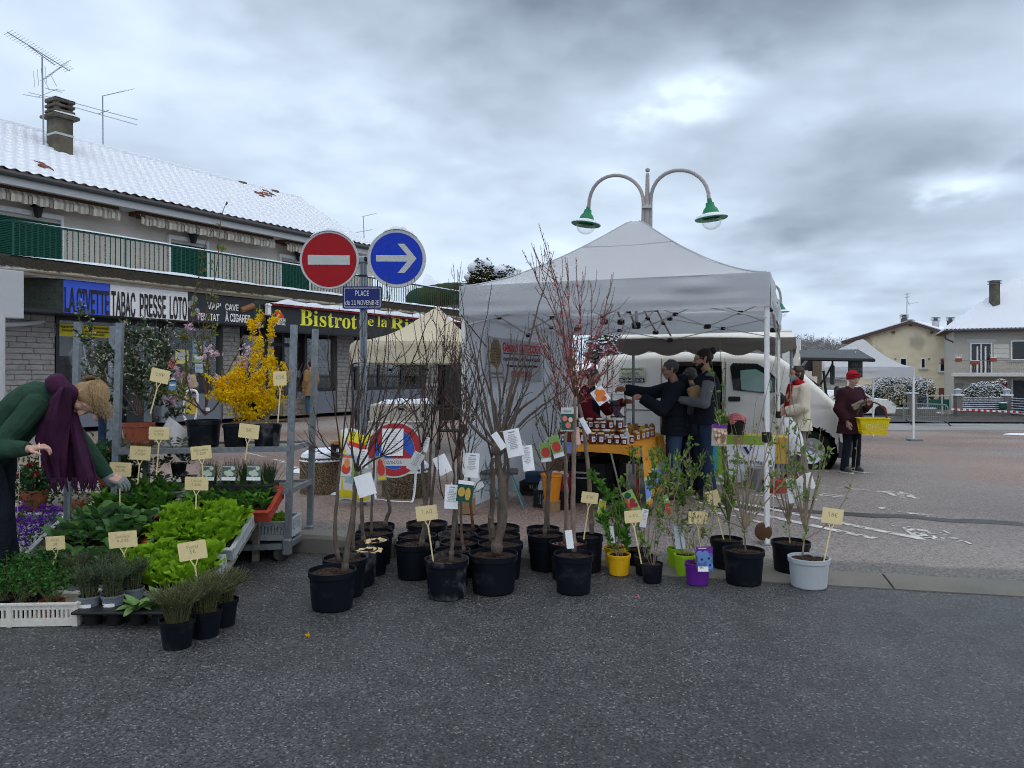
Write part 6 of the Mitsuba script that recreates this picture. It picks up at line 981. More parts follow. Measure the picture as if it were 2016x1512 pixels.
def pot(name,lab,cat,u,vb,w,H,bsdf='m_pot',group=None,z=0.0,d=None,sq_=False,soil='m_soil',lip=1.0,taper=.84,soilh=.90):
    df=d if d is not None else F*(CAMH-z)/(vb-HZ);r=w/2*df/F;r=r/(1-r/df*.0);dc=df+r*.86;x=(u-CU)/F*dc;k=thing(name,lab,cat,group);c=A([x,dc,z]);t=.006
    prof=[(0,.004),(r*taper*.96,.004),(r*taper,.012),(r*(taper+.10),H*.80),(r*(taper+.105),H*.83),(r*.985*lip,H*.835),(r*lip,H*.85),(r*lip,H-.008),(r*(lip+.015),H-.004),(r*lip,H),(r*lip-t,H),(r*.95,H*.84),(r*.90,H*.7)]
    if bsdf=='m_pot' and int(u*7+vb)%10<3:bsdf='m_pot_muddy'
    put(k,'pot',lathe(prof,36,c),bsdf,30)
    def sf(q,a):return c+A([q*r*.945*math.cos(a),q*r*.945*math.sin(a),H*soilh+.014*(meshkit.noise(A([q*math.cos(a)*4+u,q*math.sin(a)*4,1.0]),3)-.5)+.012*(meshkit.noise(A([q*math.cos(a)*13+u,q*math.sin(a)*13,1.0]),4)-.5)])
    put(k,'soil',grid(sf,np.linspace(0,1,9),np.linspace(0,2*np.pi,33)),soil,True);POTS[k]=(c,r,H);return k,dc
BK='black nursery pots of fruit trees lined up along the kerb'
def finish(k,paths,ntw,bud=.007,tw=(.08,.28),bsdf='m_whip',step=.05,leaves=None):
    tws=twigs(paths,ntw,tw);
    if tws:put(k,'twig',join([tube(p,np.linspace(.0026,.0014,len(p)),4) for p in tws]),bsdf,kind='stuff')
    bl_=[b for p in list(paths)+tws for b in budlist(p,step,bud)]
    if bl_:put(k,'bud',join(bl_),bsdf,kind='stuff')
    return tws
def tree(name,lab,u,vb,w,H,trunk,whips,ntw=26,r0=.014,rw=.0062,wh='m_whip',tk='m_bark',knob=True,**kw):
    k,d=pot(name,lab,'potted tree',u,vb,w,H,**kw);c,r,H=POTS[k];tr=[tuple(q) for q in trunk]
    T0=stem(k,'trunk',tr,d,r0*1.25,r0*.82,tk,n=16,sides=8,wig=.004)
    if knob:put(k,'graft_knob',ball(along(T0,.07)[0],r0*1.5,(1,1,1.5),2),tk,True)
    paths=[]
    for wp in whips:e=PR.normal(0,.16);paths.append(stem(k,'branch',wp,d,rw*PR.uniform(.85,1.15),.0022,wh,(0,e),.005))
    finish(k,paths,ntw,**({'bsdf':wh}));return k,d,paths
# six in a row on the left
tree('potted_fruit_tree','front-most black potted tree at the left end of the kerb row, its trunk leaning right',654,1209,96,.265,[(678,1128),(684,1080),(692,1030),(698,970),(702,928)],[[(702,930),(735,872),(787,762),(830,667),(860,590)],[(702,930),(712,880),(742,830),(800,790),(838,770)],[(703,928),(692,880),(700,800),(722,700)],[(702,930),(735,905),(790,880),(840,820),(852,770)]],22,.017,.0085)
tree('potted_fruit_tree','potted tree second from the front in the left row, upright trunk and low left whips',679,1181,88,.27,[(667,1104),(659,1050),(663,990),(668,930),(672,895)],[[(672,897),(656,780),(645,702),(648,638)],[(672,897),(686,760),(702,676),(733,579)],[(672,895),(699,810),(707,738),(705,643)],[(672,897),(645,882),(628,850),(618,800)],[(670,905),(640,895),(622,880),(610,868)]],20,.013)
tree('potted_fruit_tree','potted tree third in the left row with pale wood chips on its soil',704.5,1160,80,.275,[(695,1085),(696,1045),(698,990),(700,930)],[[(700,930),(716,830),(730,690),(744,557)],[(700,925),(722,840),(741,702),(749,626)],[(700,930),(690,850),(695,780),(690,700)]],20,.011)
tree('potted_fruit_tree','potted tree fourth in the left row, chips scattered round its trunk',726.5,1138,79,.275,[(716,1068),(713,1030),(711,960),(712,905)],[[(712,908),(744,798),(758,690),(764,607),(760,538)],[(712,908),(747,830),(764,702),(763,560)],[(712,905),(706,830),(716,720),(715,640)]],20,.014)
tree('potted_fruit_tree','potted tree fifth in the left row, slim straight trunk',737,1117,76,.27,[(731,1052),(732,1000),(735,940),(738,890)],[[(738,890),(784,800),(784,738),(776,643)],[(738,890),(790,830),(835,790),(850,720)],[(738,890),(745,820),(768,740),(790,690)]],18,.010)
tree('potted_fruit_tree','potted tree farthest back in the left row with a crooked trunk',741.5,1100,72,.27,[(757,1038),(762,1018),(768,1000),(760,965),(752,930),(748,900)],[[(748,902),(800,830),(830,786),(822,679),(800,545)],[(748,900),(810,850),(846,800),(832,655),(811,524)],[(748,902),(770,850),(850,700),(880,620)],[(748,900),(740,840),(760,780),(752,700)]],24,.015)
for i,(u,v,n) in enumerate(((715,1080,60),(727,1064,46))):
    k=f'potted_fruit_tree_{2+i:03d}';c,r,H=POTS[k];a=PR.uniform(0,6.28,n);q=r*.85*PR.uniform(.25,1,n)**.5;P=c+np.stack([q*np.cos(a)*.7+r*.25*(i==0)+.05,q*np.sin(a)*.75,np.full(n,H*.90+.014)],1)
    put(k,'wood_chip',join([xf(rbox((0,0,0),(PR.uniform(.02,.045),PR.uniform(.012,.025),.006),.002),mat(p,1,PR.uniform(0,6),PR.uniform(-.4,.4),PR.uniform(0,6))) for p in P]),'m_chip',kind='stuff')
# middle group
tree('potted_fruit_tree','potted tree left of the price label 7 €, forked trunk',816,1145,78,.275,[(829,1076),(835,1040),(838,1010),(833,940),(830,880)],[[(830,884),(840,800),(858,740),(860,667),(862,564)],[(830,884),(815,800),(800,720),(790,650)],[(830,880),(860,800),(877,648),(863,595)],[(830,884),(845,820),(880,760),(905,700)]],40,.016)
tree('potted_fruit_tree','potted tree just behind the forked one in the middle group',822,1125,78,.27,[(842,1052),(838,1000),(846,940),(848,870)],[[(848,872),(860,780),(875,700),(885,640)],[(848,872),(835,790),(840,720),(832,660)],[(848,872),(870,830),(892,760),(898,690)],[(848,870),(820,820),(800,790),(778,770)]],60,.013)
tree('potted_fruit_tree','wide black pot at the very back of the middle group with two thin trunks',840.5,1096,83,.27,[(846,1030),(850,980),(856,920),(862,850)],[[(862,852),(880,780),(889,714),(894,595),(894,519)],[(862,852),(850,790),(868,720),(872,660)],[(862,850),(890,800),(896,700),(901,529)],[(862,850),(880,830),(900,800),(930,780)]],70,.012)
tree('potted_fruit_tree','potted tree holding the price label 7 € at the front of the middle group',879.5,1186,89,.28,[(888,1106),(891,1060),(896,1020),(901,988),(908,950),(905,900)],[[(905,902),(915,820),(941,738),(922,667),(902,536)],[(905,900),(925,800),(939,714),(958,619),(970,557)],[(903,960),(880,985),(868,965),(862,900),(872,850)],[(905,900),(890,830),(905,760),(893,680)],[(903,985),(925,975),(945,945),(958,945)]],30,.013)
tree('potted_fruit_tree','potted tree behind the label 7 €, its trunk knobbed at the soil',890.5,1160,73,.27,[(914,1086),(909,1060),(908,1010),(906,960)],[[(906,960),(912,880),(925,800),(915,740)],[(906,960),(900,890),(885,820),(890,750)],[(906,958),(925,900),(938,840),(940,780)]],30,.010)
tree('potted_fruit_tree','potted tree third from the front in the central column of pots',905,1141,80,.27,[(893,1072),(892,1030),(896,970),(893,910)],[[(893,912),(905,840),(918,760),(910,690)],[(893,912),(880,850),(870,790),(880,740)],[(893,910),(915,860),(930,820),(945,770)]],40,.010)
tree('potted_fruit_tree','potted tree fourth from the front in the central column of pots',900,1122,77,.27,[(900,1054),(898,1000),(902,940),(900,880)],[[(900,882),(890,800),(897,720),(885,660)],[(900,882),(918,800),(912,720),(922,650)],[(900,880),(880,840),(862,800),(855,750)]],46,.010)
tree('potted_fruit_tree','potted tree at the back of the central column with a reddish stem',912,1105,68,.27,[(931,1042),(929,1015),(925,975),(920,900)],[[(920,900),(930,830),(950,760),(960,690)],[(920,900),(905,830),(912,760),(902,700)]],30,.011,tk='m_redwhip')
# the big fan tree and the pots behind it
FW=[[(978,880),(950,800),(925,720),(905,690)],[(978,880),(955,790),(935,700),(918,622)],[(980,878),(968,780),(962,700),(960,640)],[(982,878),(985,790),(978,720),(974,664)],[(984,878),(998,800),(1010,730),(1016,666)],[(985,878),(1010,780),(1040,680),(1062,600),(1091,492)],[(986,880),(1020,810),(1060,780),(1098,738)],[(988,882),(1030,830),(1080,790),(1122,760)],[(984,878),(1006,770),(1020,720),(1034,640)],[(979,880),(945,830),(915,780),(885,668)],[(977,882),(940,850),(912,815),(895,790)],[(986,880),(1005,830),(1040,760),(1052,690)],[(980,878),(975,800),(950,730),(944,655)]]
k,d,ps=tree('potted_fan_tree','large black pot, thick trunked tree with long shoots fanning before the white tent wall',971.5,1176,99,.285,[(976,1090),(981,1060),(988,1030),(991,990),(986,940),(980,905),(978,878)],FW,26,.030,.0135,wh='m_bark')
stem(k,'cut_stub',[(972,1060),(968,1030),(967,1018)],d,.022,.020,'m_bark');put(k,'crown_knob',ball(at(980,884,d),.045,(1.1,.9,1.25),3),'m_bark',True)
tree('potted_fan_tree','fan tree right behind the large front pot, mossy low fork',985,1148,92,.28,[(970,1066),(966,1030),(970,980),(968,900)],[[(968,902),(950,820),(940,740),(930,690)],[(968,902),(980,820),(1000,740),(1006,690)],[(968,900),(955,850),(930,800),(905,760)],[(968,900),(990,850),(1020,790),(1050,770)]],16,.020,.0075)
tree('potted_fan_tree','fan tree third back in the right hand column of pots',981,1128,88,.28,[(985,1048),(983,1000),(990,950),(994,890)],[[(994,892),(1010,820),(1030,760),(1046,700)],[(994,892),(985,820),(992,750),(985,700)],[(994,890),(1020,850),(1052,820),(1085,800)]],12,.015,.006)
tree('potted_fan_tree','fan tree at the back of the right hand column of pots',983,1108,82,.28,[(990,1034),(995,990),(1000,930),(1000,880)],[[(1000,882),(990,800),(1000,720),(1008,660)],[(1000,882),(1022,800),(1040,740),(1070,690)]],10,.015,.006)
# two with green buds, then the three peach trees
GRN=((.16,.22,.05),(.24,.26,.07),(.12,.17,.04))
for lab,u,vb,w,tr,wh,tk in(('potted tree with bursting green buds and red fruit cards',1074.5,1128,73,[(1072,1058),(1076,1000),(1079,950),(1081,880)],[[(1081,882),(1078,820),(1070,760),(1072,690)],[(1081,885),(1095,830),(1090,780)],[(1079,940),(1062,900),(1050,875)],[(1079,930),(1100,900),(1108,860)],[(1081,890),(1060,850),(1055,800)],[(1081,882),(1090,800),(1100,740),(1104,700)]],.013),('plain potted tree just behind the one with green buds',1069,1112,66,[(1080,1040),(1079,1000),(1084,940),(1090,900)],[[(1090,902),(1100,860),(1110,800)],[(1090,902),(1080,860),(1066,820)]],.010)):
    k,d,ps=tree('potted_fruit_tree',lab,u,vb,w,.29,tr,wh,12,tk);m,C=sprigs(ps,90,.030,GRN,.35,1,.45,.6);put(k,'leaf_bud',m,'m_leaf',color=C,kind='stuff')
PK=((.60,.17,.22),(.66,.30,.34),(.48,.10,.13))
def peach(lab,u,vb,w,H,trunk,whips,nb,r0,**kw):
    k,d,ps=tree('potted_peach_tree',lab,u,vb,w,H,trunk,whips,80,r0,.0060,'m_redwhip','m_bark2')
    P=[]
    for _ in range(nb):p,t=along(ps[PR.integers(len(ps))],PR.uniform(.14,.82));P+=[p+PR.normal(0,.012,3)+nrm(np.cross(t,PR.normal(0,1,3)))*.012 for _ in range(PR.integers(1,3))]
    m,C=blossoms(A(P),.0145,PK);put(k,'blossom',m,'m_leaf',color=C,kind='stuff')
    tips=[along(p,t)[0] for p in ps for t in PR.uniform(.55,1,14)];m,C=scatter(A(tips),PR.normal(0,.55,(len(tips),3))+A([0,0,.9]),.026*PR.uniform(.6,1.3,len(tips)),LEAFV*A([1,.6,1]),LEAFF,pal(((.22,.24,.08),(.30,.22,.09),(.24,.13,.06)),len(tips)));put(k,'leaf_shoot',m,'m_leaf',color=C,kind='stuff');return k,d
peach('front peach tree with pink blossom, a paper tag at its cut base',1129,1175,80,.285,[(1130,1085),(1128,1030),(1129,960),(1130,860),(1132,780)],[[(1132,782),(1120,720),(1100,640),(1062,560),(1028,492)],[(1132,782),(1125,700),(1110,600),(1085,520),(1062,440)],[(1132,782),(1130,690),(1120,600),(1115,506)],[(1132,780),(1145,700),(1140,600),(1133,503)],[(1133,780),(1160,710),(1185,640),(1204,540)],[(1133,780),(1155,720),(1165,640),(1163,553)],[(1132,780),(1110,740),(1070,690),(1055,640)],[(1132,782),(1150,740),(1190,700),(1215,655)],[(1132,782),(1115,700),(1105,610),(1072,488)]],210,.017)
k,d=peach('second peach tree, pink petals fallen on its soil, a bare straight trunk',1118.5,1147,75,.285,[(1114,1068),(1115,1000),(1113,930),(1114,850)],[[(1114,850),(1112,770),(1122,700),(1128,640)],[(1114,850),(1100,790),(1088,720),(1075,660)]],60,.014)
c,r,H=POTS[k];a=PR.uniform(0,6.28,150);q=r*.9*PR.uniform(0,1,150)**.5;m,C=blossoms(c+np.stack([q*np.cos(a),q*np.sin(a),np.full(150,H*.92)],1),.011,PK+((.75,.55,.58),),3);put(k,'fallen_petals',m,'m_leaf',color=C,kind='stuff')
peach('third peach tree at the back, its trunk curving left into the crown',1157,1130,62,.29,[(1165,1050),(1162,980),(1158,920),(1150,850),(1140,795)],[[(1140,796),(1150,720),(1178,650),(1208,600)],[(1140,796),(1160,760),(1200,720),(1228,640)],[(1140,796),(1130,720),(1095,620),(1052,485)],[(1140,796),(1128,730),(1140,640),(1150,560)],[(1140,796),(1165,780),(1195,760),(1215,720)]],170,.016)
stem('potted_peach_tree_001','support_stake',[(1118,1075),(1115,950),(1112,856)],POTS['potted_peach_tree_001'][0][1]-.05,.013,.012,'m_bark2')
# berry bushes in small coloured pots
LG=((.12,.23,.045),(.17,.29,.06),(.09,.18,.04),(.21,.30,.075))
def bush(name,lab,u,vb,w,H,bsdf,stems,nl,s,cols=LG,cat='potted bush',r=.0035,wood='m_cane',t0=.2,ntw=8,**kw):
    k,d=pot(name,lab,cat,u,vb,w,H,bsdf,**kw);ps=[stem(k,'stem',p,d,r*PR.uniform(.8,1.3),.0016,wood,(0,PR.normal(0,.09)),.004,5,10) for p in stems];tw=twigs(ps,ntw,(.05,.14))
    if tw:put(k,'twig',join([tube(p,.0014,4) for p in tw]),wood,kind='stuff')
    m,C=sprigs(ps+tw,int(nl*1.7),s*1.12,cols,t0);put(k,'leaves',m,'m_leaf',color=C,kind='stuff');return k,d
bush('raspberry_bush','leafy raspberry in the front yellow pot',1218.5,1136,47,.165,'m_potyellow',[[(1215,1098),(1210,1040),(1200,990)],[(1222,1098),(1225,1030),(1218,985)],[(1218,1098),(1212,1000),(1185,960),(1180,948)],[(1224,1098),(1234,1050),(1240,1010)],[(1216,1098),(1200,1060),(1195,1020)],[(1218,1098),(1220,1000),(1214,960)]],330,.048,((.08,.23,.03),(.12,.29,.045),(.06,.16,.025)),ntw=16)
bush('raspberry_bush','raspberry in the yellow pot half hidden behind the front one',1212,1120,46,.165,'m_potyellow',[[(1208,1082),(1205,1020),(1212,960)],[(1216,1082),(1222,1020),(1230,985)],[(1204,1082),(1190,1030),(1182,1000)]],120,.042,ntw=10)
bush('berry_bush','small black potted bush in front of the others, brown woody stem',1284,1151,43,.15,'m_pot',[[(1286,1112),(1290,1060),(1298,1000),(1310,950),(1298,905)],[(1288,1112),(1300,1050),(1322,1000),(1338,940),(1325,900)],[(1284,1112),(1275,1060),(1290,1000),(1330,960),(1340,900)],[(1280,1112),(1265,1075),(1258,1050)]],110,.034,t0=.35)
bush('berry_bush','small black potted bush in the middle, its stems tied to a stick',1271,1136,46,.15,'m_pot',[[(1272,1098),(1266,1020),(1258,940),(1270,905),(1300,880)],[(1275,1098),(1280,1000),(1290,930),(1275,880)],[(1276,1098),(1300,990),(1320,930),(1360,880)],[(1270,1098),(1250,1000),(1235,940),(1245,900),(1262,880)]],230,.036,t0=.3,ntw=14)
bush('berry_bush','small black potted bush at the back before the orange cloth',1257,1121,44,.15,'m_pot',[[(1256,1080),(1250,990),(1262,940),(1245,900),(1238,880)],[(1260,1080),(1280,1000),(1310,940),(1300,890)],[(1258,1080),(1290,980),(1340,910),(1370,870)]],200,.036,t0=.3,ntw=12)
bush('currant_bush','bushy currant in the front lime green pot',1348.5,1137,44,.17,'m_lime',[[(1345,1094),(1335,1030),(1325,960),(1330,905)],[(1350,1094),(1356,1020),(1350,950),(1362,900)],[(1352,1094),(1370,1040),(1388,980),(1402,930)],[(1346,1094),(1320,1050),(1300,990),(1290,950)],[(1354,1094),(1380,1060),(1405,1030)]],300,.034,((.15,.23,.06),(.22,.29,.09),(.29,.33,.13),(.10,.16,.045)),ntw=24)
bush('currant_bush','currant in the lime green pot behind the front one',1331,1122,36,.17,'m_lime',[[(1328,1080),(1315,1010),(1308,940),(1318,890)],[(1334,1080),(1345,1000),(1372,930),(1385,880)],[(1332,1080),(1335,980),(1345,910)]],240,.036,((.12,.23,.05),(.18,.28,.075),(.10,.18,.045)),ntw=18)
bush('blueberry_bush','sparse blueberry plant in the purple pot with a blueberry picture card',1373,1155,50,.165,'m_purple',[[(1370,1108),(1350,1060),(1330,1030),(1312,1018)],[(1374,1108),(1380,1050),(1392,1000),(1398,950)],[(1376,1108),(1396,1060),(1404,1020),(1400,940)],[(1372,1108),(1364,1050),(1370,990)]],130,.024,((.27,.31,.10),(.34,.34,.14),(.18,.23,.07)),ntw=26)
HZL=((.18,.29,.07),(.24,.35,.09),(.13,.22,.055))
def fan(c,tips,mid=.5,b=0):return[[c,(c[0]+(t[0]-c[0])*.42+b*PR.normal(0,9),c[1]+(t[1]-c[1])*mid),t] for t in tips]
bush('hazel_bush','big black pot with a bare many stemmed shrub left of the tent leg',1464,1157,82,.26,'m_pot',[[(1468,1084),(1466,1060),(1464,1035)]]+fan((1466,1040),[(1402,845),(1432,800),(1444,830),(1466,820),(1490,780),(1528,700),(1545,720),(1560,780),(1575,870),(1580,905),(1540,880),(1410,930),(1396,990),(1505,830),(1452,880)],.45,1),90,.030,HZL,r=.0065,t0=.45,ntw=26)
bush('hazel_bush','black potted shrub with pale green leaves standing before the tall man',1430,1129,65,.26,'m_pot',[[(1438,1066),(1436,1040),(1434,1020)]]+fan((1435,1030),[(1398,690),(1417,668),(1428,705),(1405,800),(1388,880),(1425,860),(1445,900),(1378,935),(1450,930),(1400,760)],.5,1),250,.042,HZL,r=.0065,wood='m_greencane',t0=.2,ntw=20)
bush('hazel_bush','black potted shrub behind the pale grey pot at the right end',1557,1137,76,.26,'m_pot',[[(1555,1070),(1554,1045),(1552,1020)]]+fan((1553,1030),[(1520,760),(1540,800),(1555,770),(1530,870),(1510,900),(1570,850),(1585,800),(1560,690),(1590,900),(1500,820)],.5,1),130,.036,HZL,r=.006,t0=.35,ntw=16)
k,d=bush('hazel_bush','shrub in the pale grey pot at the right end of the row',1592.5,1164,81,.225,'m_potgrey',[[(1580,1092),(1584,1060),(1588,1040)]]+fan((1586,1045),[(1570,830),(1595,825),(1618,845),(1560,900),(1548,930),(1622,860),(1606,900),(1540,850),(1632,880)],.5,1)+[[(1588,1060),(1625,1035),(1660,990),(1680,940),(1690,865)]],120,.036,HZL,r=.0075,t0=.4,ntw=14)
# ---------- price labels, paper tags and picture cards ----------
def price(u,v,w,h,tip,d,tilt,txt,lab,yaw=0.0):
    k=thing('price_label',lab,'price label','cream plastic price labels on sticks');c=at(u,v,d);W,H=w*d/F,h*d/F;X_=nrm((math.cos(yaw)*math.cos(tilt),math.sin(yaw),math.sin(tilt)));Y_=nrm(A([-math.sin(tilt),0,math.cos(tilt)])-X_*0);N_=np.cross(X_,Y_);M=frame(c,X_,Y_,N_)
    put(k,'plate',xf((lambda m:(m[0]-A([0,0,.001]),m[1]))(ext(rrect(W,H,.006,3),.002)),M),'m_label');b=c-Y_*H*.5;tipw=at(tip[0],tip[1],d+.01);f=b-Y_*H*.42
    put(k,'stick',join([beam(f,tipw,.010,.004,N_)]+[beam(b+X_*s*W*.13,f,.006,.004,N_) for s in(-1,1)]),'m_label')
    if txt:put(k,'handwriting',join([xf((lambda m:(centred(m)[0]+A([0,y,.0012]),m[1]))(text(t,s*H,None,False,.0006)),M) for t,y,s in txt]),'m_pencil')
def tx1(a,b=None):return[(a,-.10*.05,.26)] if b is None else[(a,.012,.17),(b,-.018,.20)]
for u,v,w,h,tip,d,tl,t,lab in((840,1010,42,29,(854,1112),5.55,.12,tx1('7.60'),'cream price label standing in the front pot of the middle group'),(1161,980,33,22,(1149,1062),6.15,-.12,tx1('30€'),'cream price label among the peach trees'),(1247,1017,35,24,(1263,1110),5.9,.08,tx1('4.50'),'cream price label in the small black front pot'),
                               (1375,1019,39,24,(1379,1085),6.0,.0,tx1('12€'),'cream price label above the purple pot'),(1403,979,26,26,(1425,1062),6.3,.25,None,'blank cream price label leaning in the leafy shrub pot'),(1639,1016,42,30,(1622,1105),5.75,-.14,tx1('18€'),'cream price label in the pale grey pot at the right end')):price(u,v,w,h,tip,d,tl,t,lab)
def tag(name,lab,u,v,w,h,d,tilt,cat='tag',base='m_paper',lines=0,art=(),yaw=0.0,string=None,group=None,bend=0):
    k=thing(name,lab,cat,group);W,H=w*d/F,h*d/F;X_=nrm((math.cos(tilt)*math.cos(yaw),math.sin(yaw),math.sin(tilt)));Y_=nrm((-math.sin(tilt),.12,math.cos(tilt)));N_=nrm(np.cross(X_,Y_));X_=np.cross(Y_,N_);M=frame(at(u,v,d),X_,Y_,N_)
    put(k,'card',xf(grid(lambda a,b:((a-.5)*W,(b-.5)*H,.035*W*math.cos((a-.5)*3+bend)),np.linspace(0,1,7),[0,.5,1]),M),base,True)
    if lines:
        put(k,'print',xf(join([box(((PR.uniform(-.04,.0))*W,(.30-j*.55/lines)*H,.037*W+.002),(W*PR.uniform(.35,.66),H*.018,.0006)) for j in range(lines)]+[box((.02*W,.40*H,.037*W+.002),(W*.4,H*.035,.0006))]),M),'m_grey',kind='stuff')
    for nm,x,y,rx,ry,m in art:o=.037*W+.0022+.0007*art.index((nm,x,y,rx,ry,m));put(k,nm,xf((lambda q:(q[0]*A([rx*W,ry*H,1])+A([x*W,y*H,o]),q[1]))(lathe([(0,.0006),(1,.0006),(1,0)],16) if nm not in('panel','bar') else box((0,0,0),(2,2,.0006))),M),m)
    if string:put(k,'string',tube([at(u+(-math.sin(tilt))*h*.45,v-math.cos(tilt)*h*.45,d),at(*string,d+.01)],.0016,4),'m_paper')
    return k
tag('paper_tag','blank white tag hanging lowest on the left row of trees',719,955,36,43,5.25,.30,string=(712,915));tag('paper_tag','blank pale tag tilted beside the no parking sign',871,915,27,37,5.5,.45,string=(862,888));tag('paper_tag','printed tag covering the right edge of the no parking sign',818,909,22,38,5.8,-.50,lines=7,string=(835,884),base='m_paperdim')
tag('paper_tag','small printed tag above the tilted blank one',837,875,14,30,6.1,-.2,lines=3,string=(842,858));tag('paper_tag','tall printed tag hanging low in the middle group',889,978,27,47,5.45,-.05,lines=8,string=(888,950));tag('paper_tag','printed tag above the yellow pear card',929,916,28,48,5.6,-.06,lines=8,string=(930,890));tag('paper_tag','largest printed tag at the head of the fan tree',1011,872,32,54,5.5,.22,lines=9,string=(985,850));tag('paper_tag','printed tag right of the largest one',1039,902,22,50,5.5,.12,lines=8,string=(1029,868))
tag('paper_tag','small white tag edge on at the fan tree trunk',982,868,14,36,5.45,.6,string=(978,850));tag('paper_tag','white tag low behind the pear card',940,950,18,26,5.7,.5);tag('paper_tag','white paper tag at the base of the front peach tree',1121,1062,14,36,5.55,.12);tag('paper_tag','white tag between the raspberry stems',1205,1052,8,32,6.15,.1);tag('paper_tag','pale tag right of the raspberry price label',1268,1020,13,36,6.1,-.2,lines=3);tag('paper_tag','pale blue tag stuck in the lime green pots',1338,1058,19,44,6.15,.06,base='m_tagblue',lines=2)
tag('paper_tag','curled white tag with printed lines in the right hand shrub',1560,966,20,48,5.9,.12,lines=4,bend=.6,string=(1556,935));tag('paper_tag','folded white paper reading 17 in the right hand shrub',1581,950,32,26,5.9,.62,string=(1570,930));tag('paper_tag','white sliver of a tag beyond the folded paper',1597,946,10,32,6.0,.25)
tag('paper_tag','small pale tag beside the red pear card',714,903,20,36,5.7,.0,lines=6);tag('paper_tag','small white tag tied to the second peach trunk',1152,838,10,34,5.9,.5)
FRp=(('disc',.0,.0,.36,.27,'m_fruitred'),('disc',.1,.2,.2,.18,'m_fruitorange'))
tag('fruit_card','picture card of a red pear hanging in the left row',683,917,22,44,5.6,-.08,'picture card','m_cardbg',art=(('panel',0,0,.46,.47,'m_paperdim'),('pear',-.05,-.14,.40,.24,'m_fruitred'),('pear',.0,.12,.26,.22,'m_fruitorange'),('panel',.0,.42,.45,.06,'m_salmon')),string=(690,890));tag('fruit_card','picture card of a red pear before the no parking sign',750,922,18,48,5.9,.12,'picture card','m_cardbg',art=(('pear',0,-.04,.42,.26,'m_fruitred'),('pear',0,.22,.25,.16,'m_fruitred'),('panel',0,-.4,.42,.06,'m_yellow')),string=(747,892))
tag('fruit_card','picture card of two yellow pears low in the middle group',916,967,32,42,5.4,-.12,'picture card','m_darkgreen',art=(('panel',0,.40,.49,.09,'m_paper'),('pear',-.22,-.05,.22,.22,'m_pearyellow'),('pear',.18,-.12,.17,.30,'m_pearyellow')),string=(918,938));tag('fruit_card','picture card of red plums, left of the pair',1074,890,20,38,5.9,.1,'picture card','m_paper',art=(('panel',0,.1,.48,.4,'m_printgreen'),('plum',0,-.02,.42,.26,'m_fruitred')),string=(1078,862));tag('fruit_card','picture card of red plums, right of the pair',1095,879,21,44,5.85,.30,'picture card','m_paper',art=(('panel',0,.1,.48,.4,'m_printgreen'),('plum',0,-.02,.40,.24,'m_fruitred')),string=(1086,856))
tag('fruit_card','picture card of peaches with a white heading hanging on the front peach tree',1117,825,25,46,5.6,.0,'picture card','m_paperdim',art=(('panel',0,-.12,.49,.34,'m_darkgreen'),('peach',-.2,.02,.20,.12,'m_fruitpink'),('peach',.24,-.03,.17,.11,'m_peachpale'),('peach',.06,-.27,.22,.13,'m_fruitpink'),('bar',0,.34,.3,.02,'m_grey')),string=(1118,795));tag('fruit_card','tilted picture card of orange apricots high on the peach tree',1182,779,27,32,5.95,.62,'picture card','m_paper',art=(('apricot',-.15,-.05,.27,.24,'m_fruitorange'),('apricot',.2,.08,.26,.22,'m_fruitorange'),('apricot',-.02,.28,.22,.18,'m_fruitorange'),('apricot',.1,-.28,.2,.15,'m_salmon')),string=(1172,755));tag('fruit_card','narrow pink card hanging beside the peach card',1137,858,9,34,5.7,.1,'picture card','m_peachpale')
tag('fruit_card','picture card of hazelnuts hanging before the tall man',1416,857,30,42,6.2,-.06,'picture card','m_cardbg',art=(('panel',0,.42,.49,.08,'m_purple'),*[('nut',PR.uniform(-.38,.38),PR.uniform(-.40,.28),.10,.075,'m_tan' if i%2 else 'm_peachpale') for i in range(22)]),string=(1412,825));tag('fruit_card','leaning picture card of raspberries on the raspberry plant',1243,987,22,44,6.0,.42,'picture card','m_printgreen',art=(('berry',.1,.0,.25,.12,'m_fruitdark'),('berry',-.1,-.15,.22,.11,'m_fruitdark'),('berry',.2,-.22,.2,.1,'m_fruitdark'),('panel',-.38,-.1,.1,.34,'m_fruitred'),('leaf',-.1,.3,.3,.14,'m_darkgreen')));tag('fruit_card','narrow red and green picture card right of the berry bushes',1314,994,11,40,6.1,.2,'picture card','m_printgreen',art=(('panel',0,-.18,.42,.28,'m_fruitred'),('panel',.1,.26,.2,.04,'m_paper')));tag('fruit_card','yellow and green picture card behind the raspberry leaves',1184,1003,14,40,6.2,-.2,'picture card','m_paper',art=(('panel',.0,.1,.4,.3,'m_yellow'),))
tag('fruit_card','blueberry picture card standing on the purple pot',1387,1101,33,49,5.72,.0,'picture card','m_purple',art=(('panel',0,-.12,.48,.36,'m_cardblue'),*[('berry',x,y,.21,.145,'m_berryblue') for x,y in((.2,.02),(.28,-.25),(-.2,-.02),(-.3,.2),(.05,.2))],*[('berry_top',x,y,.07,.05,'m_navyblue') for x,y in((.24,.04),(.3,-.22),(-.18,.0))],('panel',-.12,-.38,.31,.10,'m_paper'),('bar',-.22,-.33,.11,.02,'m_fruitred'),('bar',-.15,.44,.25,.015,'m_paper')))
